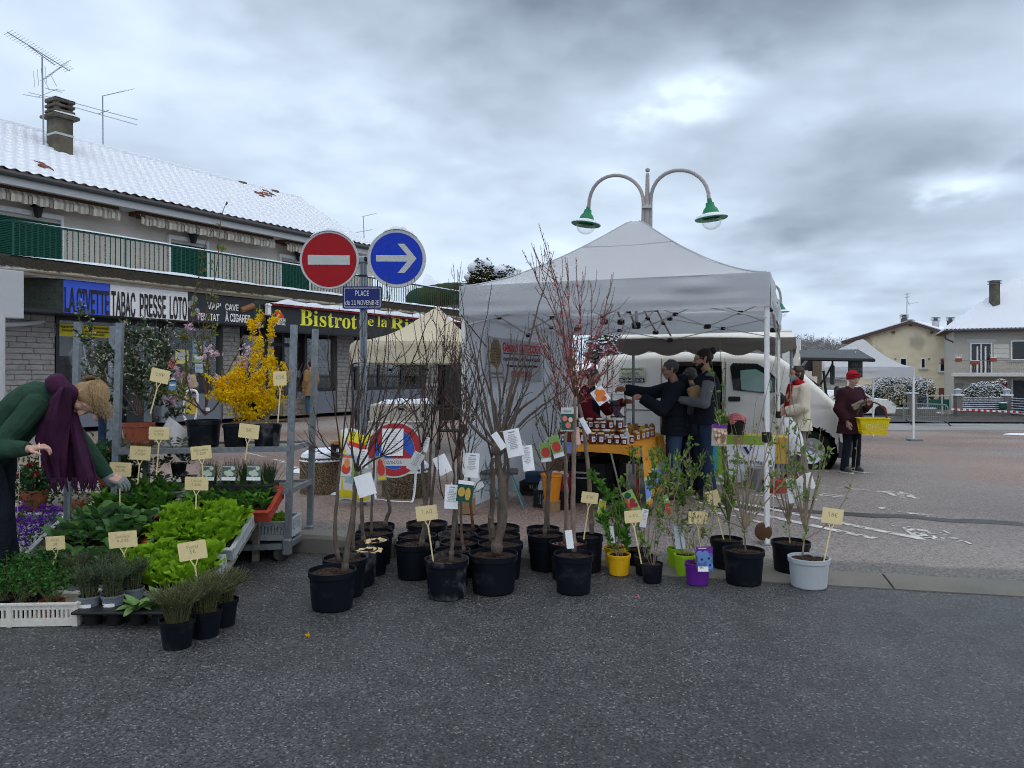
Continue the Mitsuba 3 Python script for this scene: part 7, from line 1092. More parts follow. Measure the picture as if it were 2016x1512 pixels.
# things behind the pots: washed gravel planters, bag, crate of sticks, no parking sign, cream cabinet
def planter(u,vb,r,h,lab,seed):
    d=F*(CAMH-.1)/(vb-HZ);c=A([(u-CU)/F*(d+r),d+r,.06]);k=thing('gravel_planter',lab,'planter');put(k,'body',lathe([(0,0),(r*.96,0),(r,.03),(r,h-.03),(r*.97,h),(r*.8,h),(0,h-.02)],34,c),'m_pebble',40)
    put(k,'snow',grid(lambda q,a:c+A([r*1.02*q*math.cos(a),r*1.02*q*math.sin(a),h+.004+.09*(1-q**5)*(.6+.7*meshkit.noise(A([q*math.cos(a)*3+seed,q*math.sin(a)*3,2.0]),seed))-.05*(q>.99)]),np.linspace(0,1,10),np.linspace(0,2*np.pi,40)),'m_snow',True)
planter(636,976,.29,.50,'round washed gravel planter with a snow cap behind the trolley post',3);planter(800,985,.30,.40,'round washed gravel planter behind the no parking sign',5)
k=thing('compost_bag','white and yellow plastic compost bag leaning against the gravel planter','bag');D=8.6;Mg=frame(at(697,986,D),(1,0,0),nrm((0,.22,1)),nrm((0,-1,.22)));W,H=.37,.80
def bagf(a,b):return((a-.5)*W*(1+.05*math.sin(b*7)),b*H+.02*math.sin(a*6),.10*math.sin(math.pi*a)**.5*math.sin(math.pi*min(1,b+.04))**.4+.015*meshkit.noise(A([a*6,b*9,1.0]),3))
put(k,'sack',xf(grid(bagf,np.linspace(0,1,18),np.linspace(0,1,24)),Mg),'m_bagwhite',True);put(k,'back',xf(grid(lambda a,b:((a-.5)*W,b*H,-.015),[1,0],[0,1]),Mg),'m_bagwhite')
for nm,a0,a1,b0,b1,m in(('print',.05,.95,.02,.12,'m_yellow'),('print',.0,.07,.1,.96,'m_yellow'),('print',.25,.95,.80,.97,'m_yellow'),('print',.3,.95,.74,.80,'m_inkred'),('print',.14,.20,.12,.7,'m_yellow'),('print',.25,.8,.22,.62,'m_bagblue')):put(k,nm,xf((lambda g:(g[0]+A([0,0,.004]),g[1]))(grid(lambda a,b:bagf(a0+(a1-a0)*a,b0+(b1-b0)*b),np.linspace(0,1,10),np.linspace(0,1,10))),Mg),m,True)
put(k,'print',xf((lambda g:(g[0]+A([0,0,.007]),g[1]))(grid(lambda a,b:bagf(.35+.35*a,.3+.2*b),np.linspace(0,1,6),np.linspace(0,1,6))),Mg),'m_printgreen',True)
c=A([(680-CU)/F*9.5,9.5,.58]);crate('label_crate','black crate full of bamboo sticks standing on the gravel planter',c,(.32,.24,.17),'m_crateblack',.1);k=thing('bamboo_sticks','bundle of pale bamboo sticks lying in the black crate','sticks')
for i in range(16):a=PR.uniform(-.25,.25);p=c+A([PR.uniform(-.05,.05),PR.uniform(-.08,.06),.15+.012*(i%5)]);put(k,'stick',tube([p-A([.16,a*.1,-.01]),p+A([.17,a*.3,.03])],.005,5),'m_bamboo')
k=thing('no_parking_sign','round red and blue no parking sign on a tube stand with a taped paper','road sign');D=8.35;c=at(777,885,D);Rr=54*D/F;Mn=frame(c,(1,0,0),nrm((0,.2,1)),nrm((0,-1,.2)))
def sdisc(r0,r1,m,nm,o,a0=0,a1=2*math.pi):put(k,nm,xf(grid(lambda r,a:(r*math.cos(a),r*math.sin(a),o),np.linspace(r0,r1,3),np.linspace(a0,a1,49)),Mn),m)
put(k,'plate',xf(lathe([(0,-.012),(Rr*1.03,-.012),(Rr*1.03,.0),(0,.0)],44),Mn),'m_reflect',30);sdisc(Rr*.72,Rr*.97,'m_signred2','red_ring',.0025);sdisc(0,Rr*.71,'m_signblue2','blue_field',.0025)
bar_=Polygon([(-1.0*Rr,.62*Rr),(-.62*Rr,1.0*Rr),(1.0*Rr,-.62*Rr),(.62*Rr,-1.0*Rr)]).intersection(Polygon([(Rr*.74*math.cos(a),Rr*.74*math.sin(a)) for a in np.linspace(0,6.28,40)]));put(k,'red_bar',xf((lambda m:(m[0]+A([0,0,.0035]),m[1]))(ext(affinity.scale(bar_,.72,.72) if False else bar_.intersection(Polygon([(-Rr,.5*Rr),(-.5*Rr,Rr),(Rr,-.5*Rr),(.5*Rr,-Rr)])),.001)),Mn),'m_signred2')
dch=Polygon([(Rr*.97*math.cos(a),Rr*.97*math.sin(a)) for a in np.linspace(0,6.28,60)]);put(k,'white_band',xf((lambda m:(m[0]+A([0,0,.005]),m[1]))(ext(dch.intersection(Polygon([(-Rr,-.60*Rr),(Rr,-.60*Rr),(Rr,-.33*Rr),(-Rr,-.33*Rr)])),.001)),Mn),'m_paperdim')
put(k,'date_lettering',xf((lambda m:(m[0]+A([-.35*Rr,-.53*Rr,.0065]),m[1]))(text('02/04/23',.12*Rr,.62*Rr,False,.001)),Mn),'m_ink');put(k,'notice',xf(rbox((-.08*Rr,.26*Rr,.012),(.78*Rr,1.0*Rr,.003),.001),Mn),'m_paper');put(k,'notice_print',xf(join([box((-.12*Rr,(.62-.08*i)*Rr,.0142),(PR.uniform(.3,.55)*Rr,.014*Rr,.0006)) for i in range(9)]),Mn),'m_grey',kind='stuff')
for e in(0,.03):put(k,'stand_tube',tube(spline([at(740+e*60,905,D-.02+e),at(738+e*60,975,D-.12+e),at(750,984,D-.18+e),at(800,988,D-.20+e),at(815-e*60,980,D-.16+e),at(821-e*60,905,D-.02+e)],40),.009,7),'m_chrome',True)
k=thing('cream_cabinet','cream metal cabinet with snow on top standing behind the tree whips','cabinet');D=10.6;x0,x1=(727-CU)/F*D,(838-CU)/F*D;zt_,zb_=at(0,796,D)[2],at(0,925,D)[2];put(k,'body',rbox(((x0+x1)/2,D+.35,(zt_+zb_)/2),(x1-x0,.7,zt_-zb_),.02),'m_creamgrey');put(k,'lid_edge',rbox(((x0+x1)/2,D-.008,zt_-.24),(x1-x0+.02,.03,.02),.005),'m_offwhite');put(k,'latch',join([rbox(at(790,805,D-.012),(.08,.02,.03),.004),rbox(at(832,815,D-.012),(.03,.02,.08),.004)]),'m_black')
put(k,'snow',thick(grid(lambda a,b:(x0+.1+(x1-x0-.05)*a,D+.02+.6*b,zt_+.004+.075*(math.sin(math.pi*b)**.4)*min(1,9*min(a,1-a))*(.5+.8*meshkit.noise(A([a*5,b*2,1.0]),2))),np.linspace(0,1,30),np.linspace(0,1,12)),.002),'m_snow',True)
k=thing('garden_bench','bicycles and chairs piled dimly under the cream tent','chairs');
for i in range(5):x=-3.1+i*.55;y=15.2+.2*(i%2);put(k,'chair_frame',join([tube([(x,y,.1),(x,y+.05,.95),(x+.4,y+.05,.95),(x+.4,y,.1)],.02,5),tube([(x,y-.4,.1),(x,y-.4,.5),(x+.4,y-.4,.5),(x+.4,y-.4,.1)],.02,5),box((x+.2,y-.2,.5),(.42,.42,.03)),box((x+.2,y+.05,.8),(.40,.02,.22))]),'m_black')
# petals and scraps on the road
n=70;P=[]
for _ in range(n):u,v=PR.uniform(590,1660),PR.uniform(1090,1440);P.append(road(u,v)+A([0,0,.004]))
P=A(P);m,C=scatter(P,PR.normal(0,1,(n,3))*A([1,1,.05]),.011*PR.uniform(.5,1.4,n),PET*A([1,1,.4]),PETF,pal(((.75,.74,.72),(.7,.45,.52),(.75,.72,.68)),n));one('fallen_petals',m,'m_leaf','white and pink petals scattered on the wet road','petals',kind='stuff',color=C)
for i,(u,v,cc,lab) in enumerate(((607,1255,((.7,.42,.01),),'yellow forsythia flower fallen on the road'),(1258,1176,((.7,.2,.3),),'pink blossom fallen before the small black pots'),(628,1082,((.66,.50,.62),),'cluster of pale pink blossom lying by the kerb'))):c=road(u,v)+A([0,0,.008]);m,C=blossoms(c+PR.normal(0,.012,(4 if i==2 else 2,3))*A([1,1,.1]),.022,cc);one('fallen_blossom',m,'m_leaf',lab,'blossom',color=C)
# ================= plant trolley, sloping display of trays, herbs in front =================
def trolley(lab,B,C,Dd,Ee,ztop,shelves,wheels=True):
    k=thing('plant_trolley',lab,'trolley');lean=A([.055,0,0]);cs=[A([*q,0]) for q in(B,C,Dd,Ee)]
    for c in cs:p,q=c+A([0,0,.13]),c+A([0,0,ztop])+lean;put(k,'post',join([beam(p,q,.052,.010,(0,1,0)),beam(p+A([-.021,.02,0]),q+A([-.021,.02,0]),.010,.042,(0,1,0)),beam(p+A([.021,.02,0]),q+A([.021,.02,0]),.010,.042,(0,1,0))]),'m_galv',kind='stuff')
    for z in shelves:
        s=lean*(z/ztop);ps=[c+s+A([0,0,z]) for c in cs];put(k,'shelf',hull([p+A([0,0,h])+(sum(ps)/4-p)*.03 for p in ps for h in(-.012,0)]),'m_oldwood' if z>.3 else 'm_galv')
        for a,b in((0,1),(1,2),(2,3),(3,0)):put(k,'shelf_beam',beam(ps[a],ps[b],.03,.045),'m_galv')
    if wheels:
        for c in cs:
            z=ground(*c[:2])*0;put(k,'corner_block',rbox(c+A([0,0,.125]),(.075,.075,.14),.012),'m_galv');w=c+(sum(cs)/4-c)*.10;put(k,'caster',xf(lathe([(0,-.02),(.035,-.022),(.058,-.018),(.062,0),(.058,.018),(.035,.022),(0,.02)],20),frame(w+A([0,0,.062]),nrm((.8,.6,0)),(0,0,1),nrm((.6,-.8,0)))),'m_rubber2',30);put(k,'caster_fork',rbox(w+A([0,0,.12]),(.06,.05,.04),.008),'m_galv')
    return k
trolley('galvanised plant trolley carrying flowering shrubs on its upper shelf',(-3.30,6.35),(-1.93,6.60),(-1.90,7.20),(-3.34,6.97),2.03,(.13,.60,.965))
trolley('second galvanised trolley half hidden behind the bending woman',(-5.2,6.75),(-3.93,6.85),(-3.90,7.4),(-5.2,7.3),2.07,(.13,.7))
# pots on the upper shelf
WB=((.045,.080,.040),(.075,.115,.058),(.030,.052,.030),(.10,.13,.08))
def shelfpot(lab,u,vb,w,H,bsdf,d=6.72):z=.965+.005;return pot('potted_shrub',lab,'potted shrub',u,vb,w,H,bsdf,z=z,d=d-.1)
k,d=shelfpot('terracotta pot with a dark leaved shrub full of tiny white flowers',273,865,61,.21,'m_terracotta');c,r,H=POTS[k]
ps=[stem(k,'stem',p,d,.006,.002,'m_bark',(0,PR.normal(0,.14)),.006,5) for p in([(272,818),(262,770),(240,720),(225,690)],[(274,818),(280,760),(285,700),(288,655)],[(276,818),(300,770),(318,720),(330,690)],[(270,818),(245,780),(205,745),(180,690),(160,640),(150,610)],[(274,818),(265,740),(262,690),(255,660)],[(276,818),(310,790),(340,800),(345,812)],[(272,818),(240,800),(228,790)],[(276,818),(295,730),(310,690),(296,655)])]
tw=twigs(ps,130,(.10,.30));put(k,'twig',join([tube(p,.0018,4) for p in tw]),'m_bark',kind='stuff');m,C=sprigs(ps+tw,3200,.042,WB,.12,1,.9,.2);put(k,'leaves',m,'m_leaf',color=C,kind='stuff');P=A([along(q,PR.uniform(.2,1))[0]+PR.normal(0,.02,3) for q in[(ps+tw)[PR.integers(len(ps+tw))] for _ in range(950)]]);m,C=blossoms(P,.0145,((.74,.72,.62),(.66,.64,.5)),4);put(k,'flowers',m,'m_leaf',color=C,kind='stuff')
k,d=shelfpot('big black pot with a flowering cherry, pink blossom on tall leafy stems',401,868,68,.235,'m_pot')
ps=[stem(k,'stem',p,d,.008,.0025,'m_redbark',(0,PR.normal(0,.1)),.006,6,18) for p in([(404,818),(405,780),(402,740),(400,640),(425,540),(432,450),(447,396)],[(404,818),(406,760),(398,700),(380,640),(388,560),(405,480),(430,440)],[(402,815),(385,790),(370,760),(366,700),(368,640),(385,590)],[(404,815),(412,760),(410,690),(424,610),(434,560)],[(406,815),(425,800),(440,770),(448,735),(470,690),(480,660)],[(404,812),(380,795),(350,780),(330,782)])]
tw=twigs(ps,40,(.06,.18),t0=.3);put(k,'twig',join([tube(p,.0018,4) for p in tw]),'m_redbark',kind='stuff');m,C=sprigs(ps+tw,420,.044,((.12,.17,.035),(.17,.22,.05),(.20,.20,.06)),.3,1,.9,.3);put(k,'leaves',m,'m_leaf',color=C,kind='stuff')
P=[]
for u,v,n,s in((340,782,46,.05),(352,738,36,.045),(372,788,18,.04),(365,740,16,.03),(412,690,14,.04),(426,697,14,.03),(427,745,12,.025),(478,712,26,.05),(490,690,16,.035),(372,643,12,.03),(394,622,10,.03),(450,780,5,.02),(512,640,6,.02),(405,705,10,.03),(376,757,12,.03)):P+=list(at(u,v,d)+PR.normal(0,s*.62,(n,3)))
m,C=blossoms(A(P),.023,((.70,.52,.62),(.76,.62,.68),(.62,.42,.54)),6);put(k,'blossom',m,'m_leaf',color=C,kind='stuff');one('plant_tag',rbox(at(409,806,d-.06),(.035,.006,.03),.003),'m_paper','small white nursery tag wrapped round the cherry stem','tag')
for lab,u,w,st in(('black pot with a round yellow flowering forsythia, left of two',465,52,[[(462,822),(455,790),(440,760),(430,762)],[(465,822),(470,760),(478,720)],[(466,822),(480,780),(500,750),(520,742)],[(463,822),(445,800),(438,770),(452,735)],[(466,822),(475,790),(490,780)],[(464,820),(456,770),(462,738)]]),('black pot with a tall yellow forsythia whose spikes rise above the shelf',526,56,[[(525,828),(520,760),(512,680),(510,600)],[(527,828),(532,740),(530,660),(540,620)],[(524,828),(505,780),(495,730),(498,660),(494,630)],[(527,828),(545,780),(555,735),(560,722)],[(525,828),(515,770),(518,700),(514,660)],[(523,826),(500,815),(488,812)],[(526,826),(535,770),(530,700)],[(524,826),(510,790),(520,740)]])):
    k,d=shelfpot(lab,u,870,w,.20,'m_pot');ps=[stem(k,'stem',p,d,.005,.002,'m_cane',(0,PR.normal(0,.12)),.006,5) for p in st];tw=twigs(ps,60,(.05,.17),t0=.1);put(k,'twig',join([tube(p,.0018,4) for p in tw]),'m_cane',kind='stuff');al=ps+tw
    P=A([along(q,PR.uniform(.1,1))[0]+PR.normal(0,.014,3) for q in[al[PR.integers(len(al))] for _ in range(2600)]]);m,C=blossoms(P,.019,((.86,.62,.010),(.90,.70,.02),(.78,.50,.006)),4);put(k,'flowers',m,'m_leaf',color=C,kind='stuff')
c=A([(350-CU)/F*6.85,6.85,.97]);one('knitted_sack',thick(grid(lambda a,r:c+A([.17*math.cos(a)*(1-.55*r**2)*(1+.1*math.sin(3*a)),.12*math.sin(a)*(1-.55*r**2),.19*r*(1+.35*math.cos(a+2.6))]),np.linspace(0,2*np.pi,33),np.linspace(0,1,10)),.004),'m_whiteknit','pale white knitted sack slumped between two pots on the shelf','sack',smooth=True)
k=thing('lettering_easel','white wire easel with a yellow notice seen behind the cherry pot','easel');D=14.5;put(k,'frame',tube(spline([at(372,838,D),at(362,815,D),at(366,775,D),at(378,768,D),at(389,778,D),at(384,830,D)],30),.022,6),'m_white',True);put(k,'notice',rbox(at(375,800,D-.05),(.17,.02,.30),.006),'m_yellow2');put(k,'lettering',place(text('CLUB',.05,.13,True,.003),at(367.5,792,D-.062),(1,0,0),(0,0,1)),'m_brown')
# ---------- leaf shapes for the seedlings ----------
def leafshape(L,W,kind,seed):
    r=np.random.default_rng(seed);nu,nv=(9,6) if kind!='lettuce' else(12,8)
    def fn(a,b):
        s=2*b-1;w={'lettuce':W*(.18+.82*math.sin(min(1,a*1.05)*math.pi*.62)**.8),'cabbage':W*(.10 if a<.38 else math.sqrt(max(0,1-((a-.70)/.335)**2))),'spinach':W*math.sin(math.pi*min(1,a**.75))**.7*(.12+.88*min(1,a*2.2)),'sage':W*math.sin(math.pi*a**.85)**.75}[kind]
        y=s*w*.5;x=a*L;z=L*(.30*a-.42*a*a*(1.0 if kind!='lettuce' else .6))+.22*abs(s)**1.5*w*.5
        if kind=='lettuce':f=a**1.3;e=abs(s)**2*f+max(0,a-.75)*2;z+=W*.16*e*math.sin(b*19+seed*2.1+a*9);x+=W*.10*e*math.sin(b*13+seed);y+=W*.06*e*math.sin(a*21+seed)
        else:z+=L*.02*math.sin(a*9+s*4+seed)
        return(x,y,z)
    return mikit.ply(grid(fn,np.linspace(0,1,nu),np.linspace(0,1,nv)),None,smooth=True)
LV={kd:[leafshape(*d_,kd,i) for i in range(3)] for kd,d_ in(('lettuce',(.115,.085)),('cabbage',(.105,.060)),('spinach',(.095,.042)),('sage',(.12,.05)))}
def seedling(name,lab,grp,c,kind,n,s,tl=(.35,1.1),cat='seedling',R=np.eye(3)):
    k=thing(name,lab,cat,grp);g0=PR.uniform(0,6)
    for i in range(n):
        a=g0+i*2.4;el=tl[0]+(tl[1]-tl[0])*PR.uniform();M=mat((0,0,0),s*PR.uniform(.75,1.2));cz,sz,ce,se=math.cos(a),math.sin(a),math.cos(el),math.sin(el);X_=A([cz*ce,sz*ce,se]);Y_=A([-sz,cz,0])*(1)+A([0,0,PR.normal(0,.25)]);Y_=nrm(Y_-X_*np.dot(X_,Y_));M=frame(A(c)+A([cz,sz,0])*.008,X_,Y_,np.cross(X_,Y_))@M
        sh={**LV[kind][PR.integers(3)],'bsdf':{'type':'ref','id':f'm_{kind}_{PR.integers(3)}'}};copy(k,'leaf',sh,M)
SK,SZ0,SY0=.37,.15,5.30;SA=math.atan(SK);SR=np.eye(4);SR[:3,:3]=A([[1,0,0],[0,math.cos(SA),-math.sin(SA)],[0,math.sin(SA),math.cos(SA)]])
def sl(x,y,h=0.0):return A([x,y-h*math.sin(SA),SZ0+SK*(y-SY0)+h*math.cos(SA)])
ds=thing('display_boards','sloping boards that carry the seedling crates','display')
for i in range(5):put(ds,'board',hull([sl(x,5.22+i*.30+e,h) for x in(-4.2,-2.08) for e in(0,.28) for h in(-.125,-.105)]),'m_oldwood')
for x in(-3.9,-2.2):put(ds,'trestle',join([beam(sl(x,6.6,-.125),(x,6.6,0),.05,.05,(0,1,0)),beam(sl(x,5.3,-.125),(x,5.3,0),.05,.05,(0,1,0))]),'m_oldwood')
def tray(lab,x,y,w,dp,bsdf,kind,grp,slab_,nx,ny,n,s,tl,h=.10,name=None):
    crate('seedling_crate',lab,sl(x,y,-h),(w,dp,h),bsdf,M=SR);ct=thing('peat_block','dark peat in the '+' '.join(lab.split()[:12]),'peat');scene[ct]=mikit.ply(xf(rbox((0,0,0),(w-.04,dp-.04,.06),.01),(lambda R:(R.__setitem__((slice(0,3),3),sl(x,y,-h+.055)),R)[1])(SR.copy())),'m_soil')
    for i in range(nx):
        for j in range(ny):seedling(name,slab_,grp,sl(x-w/2+.05+(w-.10)*(i+.5)/nx+PR.normal(0,.008),y+(-dp/2+.04+(dp-.08)*(j+.5)/ny)*math.cos(SA)+PR.normal(0,.006),-h+.085),kind,n,s,tl)
tray('pale grey crate of lettuce in the front right of the slope',-2.43,5.43,.66,.46,'m_crategrey','lettuce','lettuces in the front crate','frilly light green lettuce in the front right crate',6,4,8,1.35,(.4,1.35),name='lettuce_seedling');tray('pale grey crate of lettuce behind the front one',-2.41,5.95,.66,.50,'m_crategrey','lettuce','lettuces in the second crate','frilly light green lettuce in the second crate on the right',6,4,8,1.35,(.4,1.35),name='lettuce_seedling')
tray('red crate of dark leafy seedlings at the back right of the slope',-2.36,6.42,.78,.42,'m_redplastic','spinach','dark seedlings in the red crate','dark green young plant in the back red crate',8,5,7,1.15,(.4,1.3),h=.10,name='leafy_seedling');tray('crate of glossy spinach like seedlings at the back left of the slope',-3.13,6.40,.70,.44,'m_cratewhite','spinach','spinach seedlings in the back left crate','glossy green spinach like plant in the back left crate',7,5,7,1.55,(.5,1.35),name='leafy_seedling')
tray('red crate of round leaved cabbage seedlings in the middle left',-3.13,5.93,.72,.50,'m_redplastic','cabbage','cabbages in the middle crate','round leaved cabbage seedling in the middle left crate',6,4,7,1.55,(.4,1.3),name='cabbage_seedling');tray('crate of blue green cabbage seedlings at the front left',-3.12,5.44,.72,.46,'m_cratewhite','cabbage','cabbages in the front left crate','blue green cabbage seedling in the front left crate',6,4,7,1.55,(.4,1.3),name='cabbage_seedling')
# violas and flowers on the far left
crate('flower_crate','grey crate of violet flowering plants at the far left',sl(-3.78,5.85,-.08),(.42,.72,.09),'m_crategrey',M=SR)
for i in range(2):
    for j in range(5):
        k=thing('viola_plant','low plant with violet flowers in the grey crate at the far left','flowers','violet flowers in the far left crate');c=sl(-3.90+.2*i,5.58+.145*j,0);P=c+PR.normal(0,1,(90,3))*A([.06,.05,.035]);m,C=scatter(P,PR.normal(0,1,(90,3))+A([0,0,.8]),.030,LEAFV,LEAFF,pal(((.06,.11,.03),(.09,.14,.04)),90));put(k,'leaves',m,'m_leaf',color=C,kind='stuff');P=c+PR.normal(0,1,(40,3))*A([.06,.05,.02])+A([0,-.01,.06]);m,C=blossoms(P,.022,((.16,.02,.42),(.20,.04,.50),(.12,.015,.34)) if j or i else((.40,.02,.22),(.34,.02,.20)),5);put(k,'flowers',m,'m_leaf',color=C,kind='stuff')
for lab,u,v,d,cols in(('dark leafy plant with red flowers left of the short grey post',68,940,6.3,((.40,.012,.03),(.30,.008,.02))),('red flowering plant half hidden behind the hanging scarf',218,905,6.6,((.42,.012,.03),(.3,.01,.02)))):
    k=thing('red_flower_plant',lab,'flowers');c=at(u,v,d);P=c+PR.normal(0,1,(1100,3))*A([.085,.07,.10])-A([0,0,.05]);m,C=scatter(P,PR.normal(0,1,(1100,3))+A([0,0,.5]),.042,LEAFV,LEAFF,pal(((.03,.075,.03),(.055,.11,.04)),1100));put(k,'leaves',m,'m_leaf',color=C,kind='stuff');P=c+PR.normal(0,1,(9,3))*A([.09,.05,.05])+A([0,-.05,.07]);m,C=blossoms(np.repeat(P,7,0)+PR.normal(0,.008,(63,3)),.026,cols,6);put(k,'flowers',m,'m_leaf',color=C,kind='stuff');put(k,'pot',lathe([(0,-.26),(.08,-.26),(.105,-.12),(.1,-.10),(0,-.12)],20,c),'m_terracotta',30)
k=thing('silver_shrub','silvery small leaved plant in a terracotta pot below the scarf fringe','potted plant');c=at(152,960,6.5);P=c+PR.normal(0,1,(420,3))*A([.10,.08,.09]);m,C=scatter(P,PR.normal(0,1,(420,3))+A([0,0,.6]),.030,LEAFV,LEAFF,pal(((.30,.34,.28),(.06,.09,.05),(.04,.06,.03)),420));put(k,'leaves',m,'m_leaf',color=C,kind='stuff');put(k,'pot',lathe([(0,-.36),(.08,-.36),(.11,-.13),(.105,-.11),(0,-.13)],20,c),'m_terracotta',30)
one('short_post',rbox((at(133,975,5.95)[0],5.95,.62),(.05,.05,.42),.012),'m_galv','short grey square post between the violets and the cabbages','post')
# cardoons and chives on the middle shelf
for i,(u,v,s) in enumerate(((262,905,1.0),(300,940,1.0),(352,900,1.1),(372,925,1.0),(330,965,.9))):
    k=thing('cardoon_plant',['silvery lobed cardoon at the left end of the middle shelf','cardoon behind the front price label of the leafy crate','cardoon under the terracotta pot shelf','cardoon right of the middle, in a black pot','low cardoon leaning over the leafy crate'][i],'potted plant');d=6.72;c=at(u,v,d);put(k,'pot',lathe([(0,-.13),(.05,-.13),(.068,-.02),(.06,-.02),(0,-.03)],18,c-A([0,0,.03])),'m_pot',30)
    for j in range(7):
        a=j*2.4+i;P=spline([c-A([0,0,.04]),c+A([.05*math.cos(a),.05*math.sin(a),.08*s]),c+A([.13*math.cos(a),.12*math.sin(a),.15*s]),c+A([.19*math.cos(a),.17*math.sin(a),.10*s])],12);q,D_,S_=[],[],[]
        for n_,p in enumerate(P[3:]):
            for sg in(-1,1):q.append(p);D_.append(np.cross(P[-1]-P[0],(0,0,1))*sg*4+(P[-1]-P[0])*1.5+A([0,0,.1]));S_.append(.052*math.sin(math.pi*(n_+1.5)/(len(P)-1.5))+.012)
        m,C=scatter(A(q),A(D_),A(S_),LEAFV*A([1,.8,1]),LEAFF,pal(((.15,.19,.14),(.20,.25,.18),(.11,.15,.10)),len(q),.15));put(k,'leaf',m,'m_leaf',color=C)
ct=thing('chive_tray','black tray holding the chive pots on the middle shelf','tray');c=at(470,957,6.62);put(ct,'tray',rbox(c,(.62,.26,.06),.01),'m_crateblack')
for i,(u,lab) in enumerate(((413,'pot of chives at the left of the black tray'),(452,'pot of chives left of the middle card'),(485,'pot of chives right of the middle card'),(528,'pot of chives at the right end of the black tray'))):
    k=thing('chive_pot',lab,'potted herb');c=at(u,952,6.60+.04*(i%2));n=150;g=PR.uniform(0,6.28,n);rr=.05*PR.uniform(0,1,n)**.5;b=c+np.stack([rr*np.cos(g),rr*np.sin(g),np.full(n,-.02)],1);tp=b+np.stack([PR.normal(0,.055,n),PR.normal(0,.05,n),PR.uniform(.13,.27,n)],1);mid_=(b+tp)/2+PR.normal(0,.006,(n,3));w=A([.0022,0,0]);V=np.stack([b-w,b+w,mid_-w*.9,mid_+w*.9,tp],1).reshape(-1,3);o=np.arange(n)[:,None]*5;put(k,'blades',(V,np.vstack([o+[0,1,3],o+[0,3,2],o+[2,3,4]])),'m_leaf',color=np.repeat(pal(((.03,.075,.03),(.05,.10,.04),(.07,.12,.04)),n),5,0),kind='stuff');put(k,'pot',lathe([(0,-.09),(.04,-.09),(.052,0),(0,-.01)],16,c),'m_pot',30)
for u,lab in((409,'left garlic chive picture card on the black tray'),(451,'middle garlic chive picture card on the black tray'),(500,'right garlic chive picture card on the black tray')):tag('herb_card',lab,u,931,28,30,6.44,-.02,'picture card','m_cardgreen',art=(('panel',0,-.38,.49,.11,'m_paper'),*[('bulb',x,y,.15,.14,'m_bulb') for x,y in((-.2,.0),(.05,.08),(.2,-.08),(-.05,-.12),(.28,.3))],('bar',-.1,.40,.34,.03,'m_tagblue')))
k=crate('lettuce_crate','grey crate of lettuce on the bottom deck of the trolley',A([-2.28,6.9,.155]),(.66,.44,.17),'m_crategrey')
for i in range(5):
    for j in range(3):seedling('lettuce_seedling','lettuce in the crate on the bottom deck of the trolley','lettuces on the bottom deck',(-2.52+.115*i,6.78+.12*j,.25),'lettuce',5,.85,(.5,1.2))
# front row on the road: white crate of parsley, black tray of rosemary and sage, three thyme pots
X0=road(70,1236);crate('herb_crate','white slotted plastic crate of parsley pots at the front left corner',A([X0[0]-.18,X0[1]+.20,.0]),(.84,.40,.15),'m_cratewhite',.06)
def herb(name,lab,c,r,h,potm,kind,n,cols,spread,label_=False,ph=None,cat='potted herb'):
    k=thing(name,lab,cat);ph=ph or r*1.5;put(k,'pot',lathe([(0,0),(r*.78,0),(r*.95,ph*.84),(r*1.02,ph*.85),(r*1.04,ph),(r*.98,ph),(r*.93,ph*.86),(0,ph*.86)],26,c),potm,30);c=A(c)+A([0,0,ph*.86]);put(k,'soil',disc(c+A([0,0,.003]),r*.93,20),'m_soil')
    if label_:put(k,'pot_label',grid(lambda s,t:c+A([(r*.97+.002)*math.cos(-1.5+(s-.5)*1.1),(r*.97+.002)*math.sin(-1.5+(s-.5)*1.1),-ph*.75+ph*.45*t]),np.linspace(0,1,7),[0,1]),'m_paper');put(k,'label_print',grid(lambda s,t:c+A([(r*.97+.003)*math.cos(-2.0+(s-.5)*.15),(r*.97+.003)*math.sin(-2.0+(s-.5)*.15),-ph*.48+ph*.1*t]),[0,.5,1],[0,1]),'m_ink')
    if kind=='needle':
        g=PR.uniform(0,6.28,n//26);rr=r*PR.uniform(0,1,n//26)**.5;st=[spline([c+A([a*math.cos(b)*.6,a*math.sin(b)*.6,0]),c+A([a*math.cos(b)*.9,a*math.sin(b)*.9,h*.5]),c+A([(a+spread*PR.uniform(0,1))*math.cos(b),(a+spread*PR.uniform(0,1))*math.sin(b),h*PR.uniform(.7,1.05)])],8) for a,b in zip(rr,g)];put(k,'stems',join([tube(p,.0015,4) for p in st]),'m_greencane',kind='stuff');P,D_=[],[]
        for p in st:
            for _ in range(26):q,t=along(p,PR.uniform(.1,1));P.append(q);D_.append(t*.9+PR.normal(0,.6,3))
        m,C=scatter(A(P),A(D_),.027 if r<.085 else .013,LEAFV*A([1,.28 if r<.085 else .5,.4]),LEAFF,pal(cols,len(P)))
    else:
        P=c+np.stack([PR.normal(0,spread,n),PR.normal(0,spread*.8,n),h*(.35+.65*PR.uniform(0,1,n))*np.exp(-PR.uniform(0,.3,n))],1);st=[spline([c+A([PR.normal(0,r*.3),PR.normal(0,r*.3),0]),P[PR.integers(n)]],5) for _ in range(40)];put(k,'stems',join([tube(p,.0016,4) for p in st]),'m_greencane',kind='stuff');m,C=scatter(P,PR.normal(0,1,(n,3))*A([1,1,.35])+A([0,0,.2]),.024,LEAFV*A([1,1.3,1]),LEAFF,pal(cols,n))
    put(k,'foliage',m,'m_leaf',color=C,kind='stuff');return k
